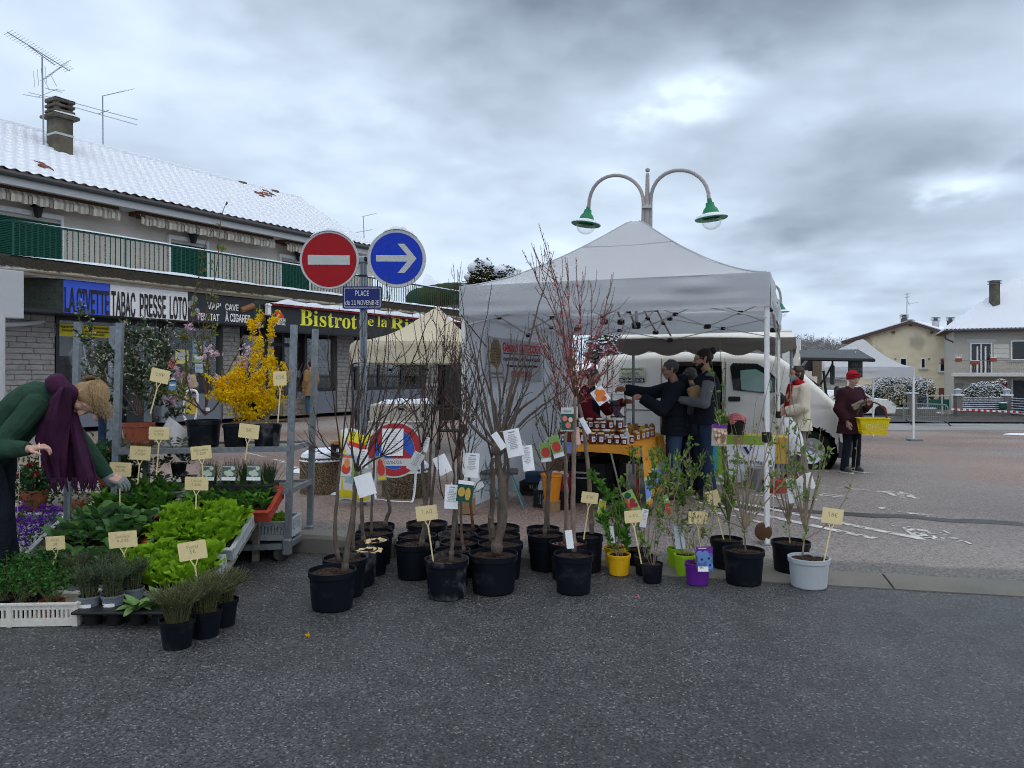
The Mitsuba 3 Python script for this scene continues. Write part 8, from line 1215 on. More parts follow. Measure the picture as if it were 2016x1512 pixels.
PSL=((.035,.115,.025),(.05,.15,.035),(.07,.19,.05),(.025,.08,.02));ROS=((.06,.10,.06),(.10,.15,.09),(.14,.19,.12),(.04,.065,.045));THY=((.05,.06,.035),(.075,.085,.05),(.10,.11,.065),(.04,.045,.03))
for i,(u,v,d,pm,lab,n) in enumerate(((102,1196,4.98,'m_terracotta','parsley in the terracotta pot at the crate corner',420),(45,1200,5.0,'m_pot','parsley in a black pot left of the terracotta one',420),(5,1205,5.02,'m_pot','parsley pot at the left edge of the picture',380),(75,1150,5.20,'m_pot','parsley pot at the back of the white crate',420),(20,1150,5.22,'m_pot','tall parsley behind the crate at the left edge',420))):c=at(u,v,d);herb('parsley_pot',lab,(c[0],d,.03),.075,.24+.05*(i>2),pm,'leaf',n,PSL,.075)
c0=road(235,1238);k=thing('plant_tray','black plastic tray under the rosemary and sage pots','tray');put(k,'tray',join([rbox((c0[0],c0[1]+.12,.10),(.60,.28,.018),.006)]),'m_crateblack');
for i in range(4):put(k,'cup',lathe([(0,0),(.048,0),(.062,.09),(0,.09)],16,(c0[0]-.22+.147*i,c0[1]+.10,.0)),'m_crateblack',30)
for u,v,d,lab,lb in((176,1200,4.98,'rosemary in a grey labelled pot, left end of the black tray',True),(222,1200,5.0,'rosemary in a grey labelled pot, second in the black tray',True),(262,1150,5.16,'rosemary behind the sage under the big price label',False),(150,1120,5.3,'grassy herb behind the rosemary',False),(215,1130,5.28,'rosemary at the back left of the black tray',False)):c=at(u,v,d);herb('rosemary_pot',lab,(c[0],d,.075),.07,.21,'m_potgrey2','needle',2600,ROS,.07,lb,.10)
for u,v,d,lab,n in((268,1196,4.90,'big leaved sage plant at the front of the black tray',17),(310,1185,4.95,'sage plant half hidden behind the front thyme',12)):c=at(u,v,d);seedling('sage_plant',lab,None,c,'sage',n,1.0,(-.15,.9),'potted herb')
for u,v,d,lab in((349,1285,4.53,'front-most black pot of bushy thyme'),(404,1256,4.72,'second black pot of thyme'),(437,1232,4.92,'third black pot of thyme, farthest back')):herb('thyme_pot',lab,((u-CU)/F*d,d,.0),.100,.20,'m_pot','needle',9000,THY,.11,False,.165)
for u,v,w,h,tip,d,tl,t,lab in((315,740,37,27,(296,815),6.45,-.22,tx1('18€'),'cream price label in the terracotta pot'),(372,752,30,26,(393,818),6.9,.2,tx1('25€'),'cream price label behind the pink cherry stems'),(551,745,26,28,(547,832),6.55,.03,tx1('15€'),'cream price label against the yellow forsythia'),(313,853,40,25,(308,935),6.2,-.02,tx1('Cardon','4.50€'),'cream price label just below the terracotta pot'),(276,892,41,27,(271,952),6.15,-.06,tx1('Cardon','3.00€'),'cream price label left of the cardoons'),(237,924,43,27,(236,1012),6.1,-.05,tx1('Mâche','2.50€'),'cream price label held by the gloved hand'),(490,849,40,28,(483,905),6.35,-.12,tx1('5€'),'cream price label before the black forsythia pot'),
                               (396,891,41,26,(399,940),6.25,.10,tx1('Ciboulette','3.20€'),'cream price label beside the chives'),(387,952,46,26,(384,1040),6.0,-.02,tx1('Épinard','1.80€'),'cream price label between the two right hand crates'),(242,1062,56,32,(249,1150),5.35,.08,tx1('Romarin','4.80€'),'large cream price label before the rosemary'),(109,1069,38,27,(98,1130),5.35,.06,tx1('Persil','3€'),'cream price label in the cabbages above the parsley'),(379,1084,56,36,(389,1150),5.15,.16,tx1('THYM','6€'),'large cream price label reading THYM 6€'),(38,931,16,24,(33,1020),5.7,.0,None,'narrow cream price label in front of the dark trousers')):price(u,v,w,h,tip,d,tl,t,lab,-.95 if u==38 else 0.0)
# ================= people =================
def sph(c,r,s=(1,1,1),n=14):return mf.Manifold.sphere(r,n).scale(list(map(float,s))).translate(list(map(float,c)))
def cap(p,rp,q,rq,n=14):return mf.Manifold.batch_hull([sph(p,rp,n=n),sph(q,rq,n=n)])
def chain(P,R,n=14):return[cap(P[i],R[i],P[i+1],R[i+1],n) for i in range(len(P)-1)]
def ring(c,rx,ry,X_=(1,0,0),Y_=(0,1,0),n=20):g=np.arange(n)*2*np.pi/n;return A(c)+np.cos(g)[:,None]*rx*A(X_)+np.sin(g)[:,None]*ry*A(Y_)
def loft(secs,n=20):  # (centre, rx, ry[, X, Y]) rings joined by hulls: a body or a garment with flat ends
    rs=[ring(*s[:3],*(s[3:] if len(s)>3 else()),n=n) for s in secs];return[mf.Manifold.hull_points(np.vstack([a,b])) for a,b in zip(rs[:-1],rs[1:])]
def union(ms):return mf.Manifold.batch_boolean(ms,mf.OpType.Add)
def skinm(ms,step=.016,it=8,fold=0.0,fs=9.0,seed=0):
    m=union(ms).simplify(.0015).refine_to_length(step).to_mesh();t=trimesh.Trimesh(m.vert_properties[:,:3],m.tri_verts,process=False);trimesh.smoothing.filter_taubin(t,.5,.53,it)
    v=A(t.vertices)
    if fold:v=v+np.stack([meshkit.fbm(v*A([1,1,.7])*fs+seed,3,seed+j)-.5 for j in range(3)],-1)*2*fold
    return v,A(t.faces)
def hand(w,d,nrm_,side=1,curl=.5,s=1.0,spread=.12,point=None):
    """palm, four fingers of unequal length bent at two knuckles, and a thumb from the side of the palm"""
    d,n=nrm(d),A(nrm_,float);n=nrm(n-d*np.dot(n,d));x=np.cross(d,n)*side;w=A(w);pal_=[w,w+d*.085*s+x*.032*s,w+d*.088*s-x*.030*s,w+d*.045*s+x*.034*s,w+d*.04*s-x*.03*s]
    ms=[mf.Manifold.batch_hull([sph(p,r*s,n=10) for p,r in zip(pal_,(.021,.013,.013,.015,.015))])]
    for i,(o,L) in enumerate(((.033,.072),(.012,.080),(-.010,.075),(-.030,.060))):
        p=w+d*(.086-.004*abs(i-1.3))*s+x*o*s;a,P=(curl*.55 if point!=i else .05),[p];f=nrm(d+x*spread*(1.3-i)*.6)
        for j,l in enumerate((.42,.32,.26)):v=f*math.cos(a)+n*math.sin(a);P.append(P[-1]+v*L*l*s);a+=curl*(.75 if point!=i else .1)
        ms+=chain(P,[.0095*s,.0088*s,.008*s,.0068*s],10)
    t0=w+d*.025*s+x*.030*s;t1=t0+nrm(d*.7+x*.75+n*.25)*.042*s;ms+=chain([t0,t1,t1+nrm(d+x*.15+n*.6*curl)*.032*s,t1+nrm(d+x*.1+n*.75*curl)*.052*s],[.014*s,.0115*s,.0105*s,.008*s],10)
    return ms
def headm(M,s=1.0):
    """skull, jaw, nose, brow, ears and lips in head coordinates (x right, y forward, z up, origin at the skull centre)"""
    def S(c,r,q=(1,1,1)):return sph(A(c)*s,r*s,q,16)
    ms=[S((0,-.012,.025),.088,(.86,1.06,.98)),mf.Manifold.batch_hull([S((0,.035,.02),.062),S((0,.058,-.085),.022),S((.035,.03,-.07),.02),S((-.035,.03,-.07),.02),S((.052,.0,-.035),.02),S((-.052,.0,-.035),.02)]),
          mf.Manifold.batch_hull([S((0,.088,.018),.009),S((0,.112,-.022),.011),S((.013,.095,-.026),.009),S((-.013,.095,-.026),.009)]),mf.Manifold.batch_hull([S((-.042,.070,.030),.012),S((.042,.070,.030),.012),S((0,.082,.030),.012)]),S((0,.085,-.055),.016,(1.4,.7,.6)),S((.03,.06,-.02),.03),S((-.03,.06,-.02),.03)]
    ms+=[mf.Manifold.batch_hull([S((q*.078,-.012,.012),.012,(.5,1,1)),S((q*.080,-.004,-.028),.009,(.5,1,1)),S((q*.084,-.022,.020),.011,(.5,1,1))]) for q in(-1,1)]
    return[m.transform(M[:3]) for m in ms]
def axes(f,up=(0,0,1)):f=nrm(f);r=nrm(np.cross(f,up));return r,f,np.cross(r,f)
def person(lab,x,y,H,face,look=None,arms=None,wear=(),hair='m_hairdark',hairf=None,stance=.1,z=None,skin='m_skin',legs=None,glasses=False,extra=None,grip=(.6,.6),coat=1.0,lean=0.0):
    """a standing figure: joints in body coordinates (x right, y forward, z up, metres), then clothes laid over the same joints"""
    k=thing('person',lab,'person');f=nrm((*face,0));r_=A([f[1],-f[0],0]);M=frame((x,y,gz(x,y) if z is None else z),r_,f,(0,0,1));s=H/1.72;W=lambda m:xf(m,M)
    J=dict(neck=(0,-.01+lean*.9,1.43),chest=(0,0+lean*.7,1.26),waist=(0,.0+lean*.3,1.06),hip=(0,-.01,.93))
    for q,sd in(('L',-1),('R',1)):
        J['sh'+q]=(sd*.185,-.01+lean*.85,1.385);J['el'+q]=(sd*.23,-.03+lean*.8,1.10);J['wr'+q]=(sd*.22,.08+lean*.8,.87);J['hp'+q]=(sd*.085,0,.90);J['kn'+q]=(sd*(.09+stance*.3),.02,.49);J['an'+q]=(sd*(.09+stance*.6),-.03,.085)
    J.update(legs or{});hd={}
    for q,(el,wr,dr_,nn) in(arms or{}).items():J['el'+q],J['wr'+q]=el,wr;hd[q]=(dr_,nn)
    J={a:A(b,float)*s for a,b in J.items()};J.update({});hr,hf,hu=axes(look if look is not None else(0,1,0));HC=J['neck']+A([0,.02,0])*s+hu*.155*s+hf*.012*s;HM=frame(HC,hr,hf,hu);R=lambda*v:[q*s for q in v]
    body=headm(HM,s)+chain([J['chest'],J['neck'],HC-hu*.05*s],R(.09,.052,.05))+loft([(J['hip'],.15*s,.10*s),(J['waist'],.125*s,.09*s),(J['chest'],.15*s,.10*s),((J['shL']+J['shR'])/2-A([0,0,.01]),.14*s,.06*s)])
    for q in 'LR':
        fl=.03*s;body+=chain([J['sh'+q],J['el'+q],J['wr'+q]],R(.050,.038,.026))+chain([J['hp'+q],J['kn'+q],J['an'+q]],R(.085,.055,.040));sd=-1 if q=='L' else 1
        dv,nv=hd.get(q,((0,.15,-1),(-sd,.2,0)));body+=hand(J['wr'+q],dv,nv,1 if q=='R' else-1,grip[0 if q=='L' else 1],s*.98)
    put(k,'body',W(skinm(body,.014,6)),skin,True)
    E_=lambda c:xf(ball(A(c)*s,.0075*s,(1.3,.6,.8),1),HM);put(k,'eyes',W(join([E_((q*.031,.079,.012)) for q in(-1,1)])),'m_black',kind='stuff');put(k,'lips',W(xf(ball(A([0,.088,-.052])*s,.016*s,(1.5,.55,.38),2),HM)),'m_lips',True)
    def bones(q,what,off,cuff=True):
        if what=='sleeve':
            a,b,c=J['sh'+q],J['el'+q],J['wr'+q];d=nrm(c-b);X_,_,Y_=axes(d,(0,.31,.95));e=mf.Manifold.batch_hull([sph(b,(.046+off)*s),mf.Manifold.hull_points(np.vstack([ring(c-d*.012*s+d*h,(.032+off*.9)*s,(.032+off*.9)*s,X_,Y_) for h in(0,.004)]))]);a=a-A([0,0,off*.62])*s;return[cap(a,(.057+off*.85)*s,b,(.047+off*.9)*s),e]
        a,b,c=J['hp'+q],J['kn'+q],J['an'+q];return[cap(a,(.095+off)*s,b,(.062+off)*s),mf.Manifold.batch_hull([sph(b,(.062+off)*s),mf.Manifold.hull_points(np.vstack([ring(c+A([0,.0,-.035*s+h]),(.055+off)*s,(.065+off)*s) for h in(0,.01)]))])]
    for nm,m,o in wear:
        if nm=='trousers':g=loft([(J['hip']+A([0,0,.09])*s,(.15+o)*s,(.105+o)*s),(J['hip']-A([0,0,.07])*s,(.17+o)*s,(.115+o)*s)])+bones('L','leg',o)+bones('R','leg',o);put(k,nm,W(skinm(g,.022,6,.010*s,11,3)),m,True);continue
        if nm=='shoes':
            for q in 'LR':a=J['an'+q];put(k,'shoe',W(skinm([mf.Manifold.batch_hull([sph(a+A([0,-.03,-.03])*s,.042*s),sph(a+A([0,.06,-.045])*s,.042*s),sph(a+A([0,.15,-.055])*s,.030*s),sph(a+A([0,.0,.03])*s,.045*s)]).trim_by_plane([0,0,1],.012*s)],.02,3)),m,True);put(k,'sole',W(hull([p for t in(.0,.022*s) for p in np.vstack([ring((a[0],a[1]-.03*s,t+.001),.044*s,.045*s),ring((a[0],a[1]+.14*s,t+.001),.036*s,.045*s)])])),'m_sole' if o else 'm_black')
            continue
        hem,sleeve,flare={'jacket':(.78,1,1.0),'coat':(.62*coat,1,1.18),'vest':(.86,0,.98),'sweater':(.86,1,.98),'shirt':(.9,1,.96)}[nm];hz=hem*s
        g=loft([((0,lean*.0,hz),(.175+o)*s*flare,(.125+o)*s*flare),((0,0,max(hz+.02,.95*s)),(.170+o)*s,(.120+o)*s),(J['waist']+A([0,0,.02]),(.155+o)*s,(.115+o)*s),(J['chest'],(.175+o)*s,(.125+o)*s),((J['shL']+J['shR'])/2+A([0,0,.0]),(.165+o)*s,(.085+o)*s),(J['neck']+A([0,0,-.005]),(.075+o*.5)*s,(.07+o*.5)*s)])
        for q in 'LR':g+=bones(q,'sleeve',o) if sleeve else[cap(J['sh'+q]*A([.8,1,1]),(.055+o)*s,J['sh'+q]*A([.98,1,1])-A([0,0,.03]),(.055+o)*s)]
        put(k,nm,W(skinm(g,.02,6,.011*s,10,len(lab))),m,True)
    if hair:
        hs=[sph(A([0,-.022,.037])*s,.094*s,(.88,1.05,.97),20)]+[sph(A(c)*s,r*s,q) for c,r,q in(hairf or[])];cut=sph(A([0,.105,-.035])*s,.085*s,(.95,1,1.05),20)
        hm=(union(hs)-cut).trim_by_plane([0,-.55,1],-.035*s);put(k,'hair',W(xf(skinm([hm],.010,3,.010,34,2),HM)),hair,True)
    if glasses:put(k,'glasses',W(xf(join([tube(ring(A([q*.034,.094,.010])*s,.021*s,.016*s,(1,0,0),(0,0,1),14),.0022*s,4) for q in(-1,1)]+[tube([A([q*.056,.09,.012])*s,A([q*.082,.0,.018])*s],.0022*s,4) for q in(-1,1)]),HM)),'m_darkgrey',kind='stuff')
    if extra:extra(k,J,HM,M,s,W)
    return k
def scarfring(k,J,s,W,m,nm='scarf',tails=()):
    put(k,nm,W(skinm([cap(J['neck']+A([a*.06,.035*b+.01,.02])*s,.045*s,J['neck']+A([c*.06,.035*d+.01,.03])*s,.045*s) for(a,b),(c,d) in(((-1,-1),(1,-1)),((1,-1),(1,1)),((1,1),(-1,1)),((-1,1),(-1,-1)))]+[mf.Manifold.batch_hull([sph(A(p)*s,.02*s,(2.2,.8,1)) for p in t]) for t in tails],.016,5,.008,14,3)),m,True)
# man in the dark quilted jacket paying at the honey table
def ex1(k,J,HM,M,s,W):put(k,'hood',W(skinm([mf.Manifold.batch_hull([sph(J['neck']+A([x,-.09,z])*s,.05*s) for x in(-.09,.09) for z in(-.02,.05)]+[sph(J['neck']+A([0,-.13,-.06])*s,.05*s)])],.02,5,.01)),'m_navy',True);put(k,'quilt_seam',W(join([tube(ring((0,0,z*s),.211*s,.160*s,n=25),.005,4) for z in(.84,.90,.96,1.02)])),'m_black',kind='stuff')
person('grey haired man in glasses and a dark quilted jacket reaching over the honey table',2.06,9.75,1.76,(-1,.03),(0,1,-.22),{'R':((.12,.30,1.28),(.10,.60,1.335),(0,1,.1),(-.6,.2,-.6)),'L':((-.25,.20,1.10),(-.12,.42,1.24),(.3,1,.1),(.6,.2,-.6))},(('trousers','m_jean',.004),('jacket','m_navy',.040),('shoes','m_brown',0)),'m_hairgrey',glasses=True,extra=ex1,grip=(1.0,.9))
# honey seller behind the table
person('honey seller in a wine red fleece and black apron behind the peach blossom',1.02,10.15,1.66,(.9,-.30),(.15,1,-.2),{'L':((-.16,.22,1.12),(-.10,.46,1.24),(.2,1,.1),(.6,.2,-.6)),'R':((.24,.02,1.10),(.20,.2,.98),(0,1,-.3),(-1,0,0))},(('trousers','m_navy',.004),('sweater','m_wine',.030),('vest','m_navy',.034),('shoes','m_black',0)),'m_hairgrey')
# tall man with a bun, grey sleeves, dark vest, holding a paper bag
def ex2(k,J,HM,M,s,W):put(k,'hair_bun',W(xf(ball(A([0,-.115,.085])*s,.040*s,(1,1,1.1),2),HM)),'m_hairdark',True);put(k,'beard',W(xf(skinm([mf.Manifold.batch_hull([sph(A(c)*s,r*s) for c,r in(((0,.075,-.088),.024),((.05,.02,-.05),.022),((-.05,.02,-.05),.022),((.04,.05,-.075),.02),((-.04,.05,-.075),.02))])],.012,3),HM)),'m_hairdark',True)
person('tall bearded man with a hair bun, dark vest over grey sleeves, jeans',2.42,9.55,1.90,(-1,.12),(0,1,-.12),{'L':((-.25,.06,1.10),(-.06,.30,1.13),(.6,.8,.1),(.3,.2,1)),'R':((.24,.0,1.08),(.10,.26,.98),(-.4,1,0),(-.6,.2,.6))},(('trousers','m_jean_dark',.002),('shirt','m_greymelange',.014),('vest','m_navy',.026),('shoes','m_black',1)),'m_hairdark',glasses=True,extra=ex2,stance=.18,grip=(.7,.8))
pb=one('paper_bag',skinm([mf.Manifold.batch_hull([sph(at(u,v,9.40),r) for u,v,r in((1357,768,.03),(1372,765,.045),(1385,779,.035),(1362,782,.03))])],.02,4,.006,20),'m_cardboard',"crumpled brown paper bag in the tall man's hand",'bag',smooth=True)
# woman with a fur hood between the two men
def ex3(k,J,HM,M,s,W):put(k,'fur_collar',W(skinm([sph(J['neck']+A([x,y,.01])*s,.055*s) for x,y in((-.09,0),(.09,0),(-.05,-.08),(.05,-.08),(0,-.1),(-.07,.06),(.07,.06))],.018,3,.016,40)),'m_taupe',True)
person('grey haired woman in a black jacket with a fur collar between the two men',2.38,10.25,1.66,(-.6,.8),None,None,(('trousers','m_navy',.01),('jacket','m_navy',.04),('shoes','m_black',0)),'m_hairgrey',extra=ex3)
# woman in the ivory coat
def ex4(k,J,HM,M,s,W):scarfring(k,J,s,W,'m_red',tails=(((-.03,.12,1.43),(-.07,.17,1.22)),((-.07,.17,1.22),(-.05,.19,.98)),((.04,.12,1.42),(.05,.17,1.10))));put(k,'face_mask',W(xf(skinm([mf.Manifold.batch_hull([sph(A(c)*s,r*s) for c,r in(((0,.100,-.03),.016),((0,.07,-.085),.022),((.045,.05,-.03),.022),((-.045,.05,-.03),.022))])],.012,3),HM)),'m_mask',True)
person('dark haired woman in an ivory coat with a red scarf and a blue face mask',4.22,11.35,1.68,(-1,-.1),None,{'L':((-.25,.04,1.09),(-.14,.26,1.03),(.3,1,-.3),(.8,0,-.3)),'R':((.24,.02,1.09),(.12,.24,1.02),(-.2,1,-.2),(-.8,0,-.3))},(('trousers','m_taupe',.008),('coat','m_ivory',.045),('shoes','m_red',0)),'m_hairbrown',[((0,-.03,-.03),.085,(1,1,1.1)),((.06,.01,-.01),.04,(.7,1,1.3)),((-.06,.01,-.01),.04,(.7,1,1.3))],glasses=True,extra=ex4,coat=1.20)
c=at(1556,852,11.1);one('cloth_bag',thick(grid(lambda a,r:c+A([(.04+.12*math.sin(r*2.6))*math.cos(a)+.10*r-.04,.08*math.sin(r*2.6)*math.sin(a),.24-.56*r+.02*math.sin(a*3)*r]),np.linspace(0,2*np.pi,33),np.linspace(.03,1,14)),.004),'m_whitecloth','limp white cloth bag carried by the woman in the ivory coat','bag',smooth=True)
# elderly woman with the red hat and the yellow basket
def ex5(k,J,HM,M,s,W):
    put(k,'hat',W(xf(skinm([sph(A([0,-.014,.058])*s,.108*s,(.93,1.03,.94),20).trim_by_plane([0,-.28,1],.012*s)]+[cap(A([a*.092,b*.105,z+b*.03])*s,.014*s,A([c_*.092,d*.105,z+d*.03])*s,.014*s) for z in(.022,.05,.08) for(a,b),(c_,d) in zip([(math.cos(t),math.sin(t)) for t in np.arange(12)*.5236],[(math.cos(t+.5236),math.sin(t+.5236)) for t in np.arange(12)*.5236])],.01,3,.004,40),HM)),'m_red',True);put(k,'collar',W(skinm([cap(J['neck']+A([-.07,-.02,.0])*s,.04*s,J['neck']+A([.07,-.02,.0])*s,.04*s),cap(J['neck']+A([-.07,.02,-.01])*s,.036*s,J['neck']+A([0,.07,-.05])*s,.03*s),cap(J['neck']+A([.07,.02,-.01])*s,.036*s,J['neck']+A([0,.07,-.05])*s,.03*s)],.015,4)),'m_burgundy',True)
p5=person('smiling elderly woman in a dark red coat and red knitted hat with a yellow basket',5.36,12.15,1.60,(.42,-.9),(.12,1,-.12),{'L':((-.27,.03,1.10),(-.13,.24,1.17),(.25,.5,.85),(.7,.5,-.2)),'R':((.25,-.03,1.08),(.21,.10,.88),(0,.3,-1),(-1,.2,0))},(('trousers','m_navy',.006),('coat','m_burgundy',.05),('shoes','m_darkgrey',1)),None,glasses=True,extra=ex5,skin='m_skinpale',stance=.08,coat=1.08,grip=(.9,.4))
one('packet',xf(rbox((0,0,0),(.19,.06,.085),.006),frame(at(1690,797,11.86),nrm((.9,-.2,.5)),nrm((.1,1,.2)),nrm(np.cross(nrm((.9,-.2,.5)),nrm((.1,1,.2)))))),'m_oldwood','flat brown packet held up by the woman with the basket','packet')
bk=thing('shopping_basket','bright yellow plastic shopping basket with a dark handle hung on the forearm','basket');D=11.75;cb_=at(1718,852,D);bw,bd,bh=.40,.27,.245
def bsec(z,k_):return[(sx_*bw/2*k_,sy_*bd/2*k_,z) for sx_,sy_ in((-1,-1),(1,-1),(1,1),(-1,1))]
Mb2=frame(cb_-A([0,0,.02]),nrm((.98,-.2,0)),nrm((.2,.98,0)),(0,0,1))
for i in range(4):
    a0,a1,b0,b1=bsec(0,.84)[i],bsec(0,.84)[(i+1)%4],bsec(bh,1.05)[i],bsec(bh,1.05)[(i+1)%4];a0,a1,b0,b1=map(A,(a0,a1,b0,b1));pt_=lambda u,v:(a0+(a1-a0)*u)*(1-v)+(b0+(b1-b0)*u)*v
    ms=[(lambda q:thick(quad(*q),.003))([pt_(0,v0),pt_(1,v0),pt_(1,v1),pt_(0,v1)]) for v0,v1 in((0,.18),(.26,.30),(.38,.42),(.50,.54),(.62,1))]+[thick(quad(pt_(u,.15),pt_(u+.03,.15),pt_(u+.03,.65),pt_(u,.65)),.003) for u in np.linspace(0,.97,14 if i%2==0 else 9)]
    put(bk,'side',xf(join(ms),Mb2),'m_basketyellow',kind='stuff');put(bk,'rim',xf(beam(b0,b1,.03,.012),Mb2),'m_basketyellow')
put(bk,'bottom',xf(box((0,0,.004),(bw*.84,bd*.84,.005)),Mb2),'m_basketyellow');put(bk,'handle',xf(tube(spline([(bw*.48,-.02,bh-.02),(bw*.44,-.02,bh+.10),(bw*.22,-.01,bh+.21),(-.05,0,bh+.25),(-.14,.02,bh+.22),(-.2,.1,bh+.05)],26),.013,6),Mb2),'m_darkgrey',True)
put(bk,'handle_grip',xf(tube(spline([(bw*.505,-.025,bh-.03),(bw*.47,-.025,bh+.10),(bw*.33,-.02,bh+.18)],12),.009,6),Mb2),'m_red',True)
# passers-by near the shops
person('passer-by in dark clothes walking by behind the white flowering shrub',-7.05,13.5,1.72,(-.75,.6),None,None,(('trousers','m_jean_dark',.01),('jacket','m_navy',.035),('shoes','m_black',0)),'m_hairdark',legs={'knR':(.09,-.06,.49),'anR':(.09,-.30,.16),'knL':(-.09,.10,.49),'anL':(-.09,.10,.085)})
person('person in a tan coat and boots stepping into the bistro',-6.62,25.3,1.78,(-.8,.5),None,None,(('trousers','m_jean',.006),('coat','m_tan',.045),('shoes','m_tan',0)),'m_hairbrown',z=.27)
# the woman bending over the plants, in the foreground on the left
k=thing('person','blond woman in a green jumper and plum scarf bending over the plants','person');Dw=5.35;q=lambda u,v,e=0.0:at(u,v,Dw+e)
hipC,chC,nk=q(-22,882),q(62,800),q(128,782);shR,shL=q(70,800,-.17),q(98,792,.16);elR,wrR=q(-8,882,-.34),q(56,884,-.37);elL,wrL=q(168,880,.22),q(212,938,.24);hf=nrm((.08,-.52,-.85));hr,hf,hu=axes(hf,(.88,.10,.42));HC=q(171,786,-.03);HM=frame(HC,hr,hf,hu)
kn=[q(2,1010,e) for e in(-.10,.10)];an=[A([-3.56,Dw+e,.09]) for e in(-.12,.12)]
SX=nrm(chC-hipC);UP=np.cross((0,1,0),SX)*-1;Yv=A([0,1.0,0])
body=headm(HM,1.06)+chain([chC,nk,HC-hu*.04],[.09,.052,.05])+loft([(hipC,.11,.15,UP,Yv),(hipC+SX*.2,.10,.13,UP,Yv),(chC,.11,.16,UP,Yv),(chC+SX*.12,.08,.13,UP,Yv)])+chain([shR,elR,wrR],[.05,.038,.027])+chain([shL,elL,wrL],[.05,.038,.027])
for a,b in zip(kn,an):body+=chain([hipC+A([0,(b[1]-Dw)*.8,-.02]),a,b],[.085,.055,.04])
body+=hand(wrR,(.75,.05,.12),(.35,.2,-.9),-1,.75,.98,.3,point=0)+hand(wrL,(.85,0,-.25),(0,.3,-.9),1,.7,.98)
put(k,'body',skinm(body,.011,6),'m_skinpale',True);put(k,'eyes',join([xf(ball((s_*.031,.079,.010),.0075,(1.3,.6,.8),1),HM) for s_ in(-1,1)]),'m_black',kind='stuff');put(k,'lips',xf(ball((0,.088,-.052),.016,(1.5,.55,.38),2),HM),'m_lips',True);put(k,'eyebrows',join([xf(tube([(s_*.018,.090,.034),(s_*.034,.087,.039),(s_*.048,.076,.034)],.0035,4),HM) for s_ in(-1,1)]),'m_hairblond',kind='stuff')
def cuff(p,w,r0,r1):d=nrm(w-p);X_,_,Y_=axes(d,(.1,.3,.95));return mf.Manifold.batch_hull([sph(p,r0),mf.Manifold.hull_points(np.vstack([ring(w-d*(.01-h),r1,r1,X_,Y_) for h in(0,.004)]))])
g=loft([(hipC-SX*.10,.15,.19,UP,Yv),(hipC+SX*.06,.155,.19,UP,Yv),(hipC+SX*.26,.145,.175,UP,Yv),(chC,.155,.21,UP,Yv),(chC+SX*.13,.115,.19,UP,Yv),(nk+SX*.0,.075,.085,UP,Yv)])+[cap(shR,.082,elR,.068),cuff(elR,wrR,.068,.048),cap(shL,.08,elL,.066),cuff(elL,wrL,.066,.047)]
put(k,'jumper',skinm(g,.014,7,.016,8,5),'m_green_knit',True);g=loft([(hipC+A([.03,0,.10]),.15,.175),(hipC+A([0,0,-.08]),.155,.18)])
for a,b in zip(kn,an):g+=[cap(hipC+A([0,(b[1]-Dw)*.8,-.06]),.115,a,.085),mf.Manifold.batch_hull([sph(a,.085),mf.Manifold.hull_points(np.vstack([ring(b+A([0,0,-.03+h]),.07,.08) for h in(0,.01)]))])]
put(k,'trousers',skinm(g,.018,6,.012,9,2),'m_navy',True)
for b in an:put(k,'shoe',skinm([mf.Manifold.batch_hull([sph(b+A([-.05,0,-.04]),.045),sph(b+A([.14,0,-.05]),.036),sph(b+A([0,0,.02]),.045)])],.02,3),'m_black',True)
def scarf(u0,u1,pts,e,seed,w=1.0):  # a hanging end of the scarf, folded lengthwise, with an uneven lower edge
    def fn(a,t):
        ul,ur,v=(np.interp(t,[p[0] for p in pts],[p[j] for p in pts]) for j in(1,2,3));s_=.15*(meshkit.noise(A([a*3.2+seed,t*1.3,seed]),seed)-.5)+.045*(meshkit.noise(A([a*9+t*1.5,t*2.2+seed,.3]),seed)-.5);w_=5*(meshkit.noise(A([t*3,seed,a*2]),4)-.5);return q(ul+(ur-ul)*a+w_,v+(9*(meshkit.noise(A([a*7,seed,1.0]),2)-.5)*(t>.9)),e+s_-.09*math.sin(math.pi*a)*(1-.5*t))
    return thick(grid(fn,np.linspace(0,1,40),np.linspace(0,1,30)),.012)
put(k,'scarf',skinm([cap(a,.068,b,.068) for a,b in zip([q(112,758,-.10),q(134,776,-.11),q(140,798,-.04),q(134,796,.10),q(112,754,.10)],[q(134,776,-.11),q(140,798,-.04),q(134,796,.10),q(112,754,.10),q(112,758,-.10)])],.014,6,.014,14,4),'m_plum',True,label='plum scarf wound round the neck')
put(k,'scarf_end',scarf(0,0,[(0,118,138,762),(.12,102,140,780),(.3,84,140,815),(.55,69,136,865),(.8,86,132,915),(1,98,132,950)],-.17,1),'m_plum',True);put(k,'scarf_end',scarf(0,0,[(0,122,144,800),(.3,122,166,855),(.7,126,184,910),(1,136,190,946)],-.10,4),'m_plum',True)
put(k,'fringe',join([tube([q(u,940,-.2),q(u+PR.normal(0,3),955,-.2),q(u+PR.normal(0,4),968,-.2)],[.012,.010,.003],5) for u in list(range(103,131,5))+list(range(146,190,6))]),'m_plum',True,kind='stuff')
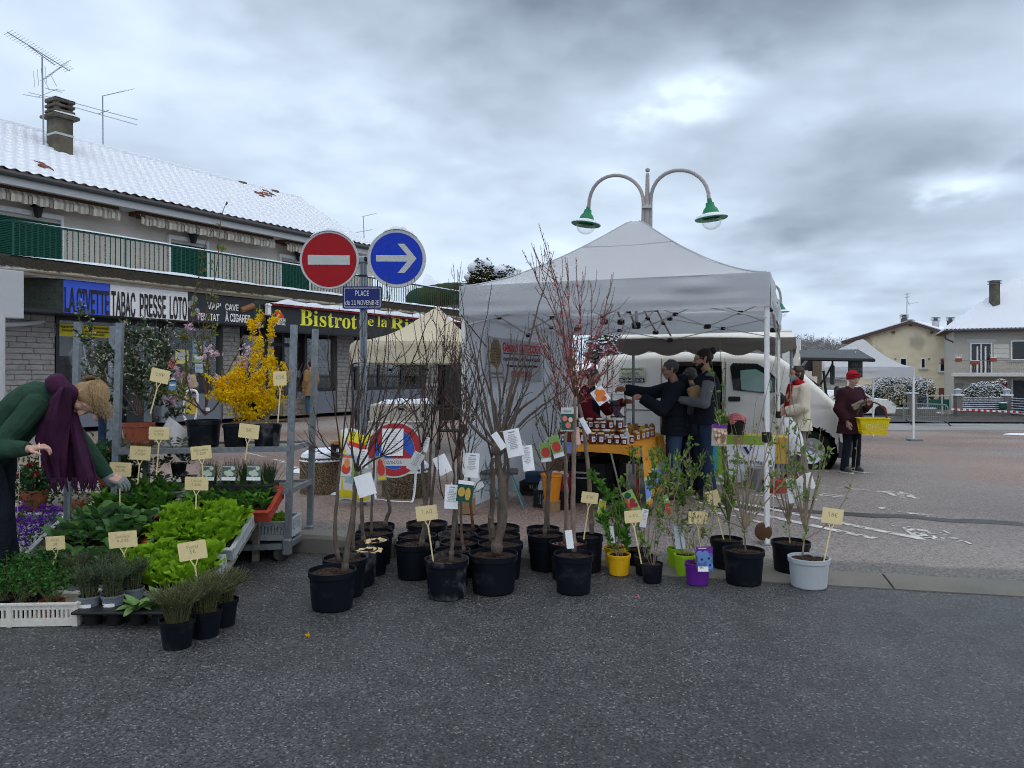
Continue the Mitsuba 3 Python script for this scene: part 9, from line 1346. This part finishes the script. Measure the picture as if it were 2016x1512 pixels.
hm=(union([sph((0,-.022,.034),.107,(.90,1.06,1.0),22),sph((0,-.045,-.03),.090,(.95,1,1),18)])-sph((0,.125,-.050),.100,(.92,1,1.0),22));put(k,'hair',xf(skinm([hm],.010,4,.006,38,2),HM),'m_hairblond',True)
def strand(P,r=.0019):P=spline(P,18);return tube(P,np.linspace(r,.0006,len(P)),3)
st=[]
for i in range(620):
    x=PR.normal(.2,.5);up=PR.uniform(.35,1);H2=HC+hu*.034-hf*.020;g=lambda a,b,c,R:H2+nrm(hr*a+hf*b+hu*c)*R*PR.uniform(.98,1.06)*(1-.10*min(1,abs(a)));p0,p1,p2=g(x*.3,-1,.0,.113),g(x,-.45,.8*up,.113),g(x*.9,.40,.95*up,.112);P=[p0,p1,p2]
    if up>.55:e=p2+A([PR.normal(.012,.014),PR.normal(0,.012),-PR.uniform(.01,.10)]);P+=[e,e+A([PR.normal(.004,.014),PR.normal(0,.012),-PR.uniform(.01,.05)])]
    st.append(strand(P))
for i in range(70):p=HC-hf*.132+hr*PR.uniform(-.03,.05);st.append(strand([p,p+A([PR.normal(0,.02),0,.025]),p+A([PR.normal(0,.035),PR.normal(0,.02),PR.uniform(.01,.05)])],.0013))
for i in range(22):p=HC+nrm(hr*.8-hf*.4-hu*.5)*.105;st.append(strand([p,p+A([-.03,-.01,-.005]),p+A([-.06+PR.normal(0,.01),-.01,PR.normal(-.015,.014)])],.0011))
put(k,'loose_hair',join(st),'m_hairstrand',True,kind='stuff');put(k,'hair_clip',xf(skinm([mf.Manifold.batch_hull([sph((x,-.135,z),.012) for x in(-.035,.055) for z in(.005,.05)])],.012,2),HM),'m_brown',True)
gd=nrm(wrL-elL);put(k,'glove',skinm([cap(wrL-gd*.03,.042,wrL+gd*.05,.040)]+hand(wrL+gd*.012,(.85,0,-.25),(0,.3,-.9),1,.7,1.12),.010,4),'m_greyglove',True,label='grey fingerless glove on the far hand')
one('plant_stick_label',tube([q(77,872,-.40),q(78,890,-.40),q(79,918,-.39)],[.0035,.003,.003],5),'m_paper',"thin white plant label stick held in the bending woman's bare hand",'label')
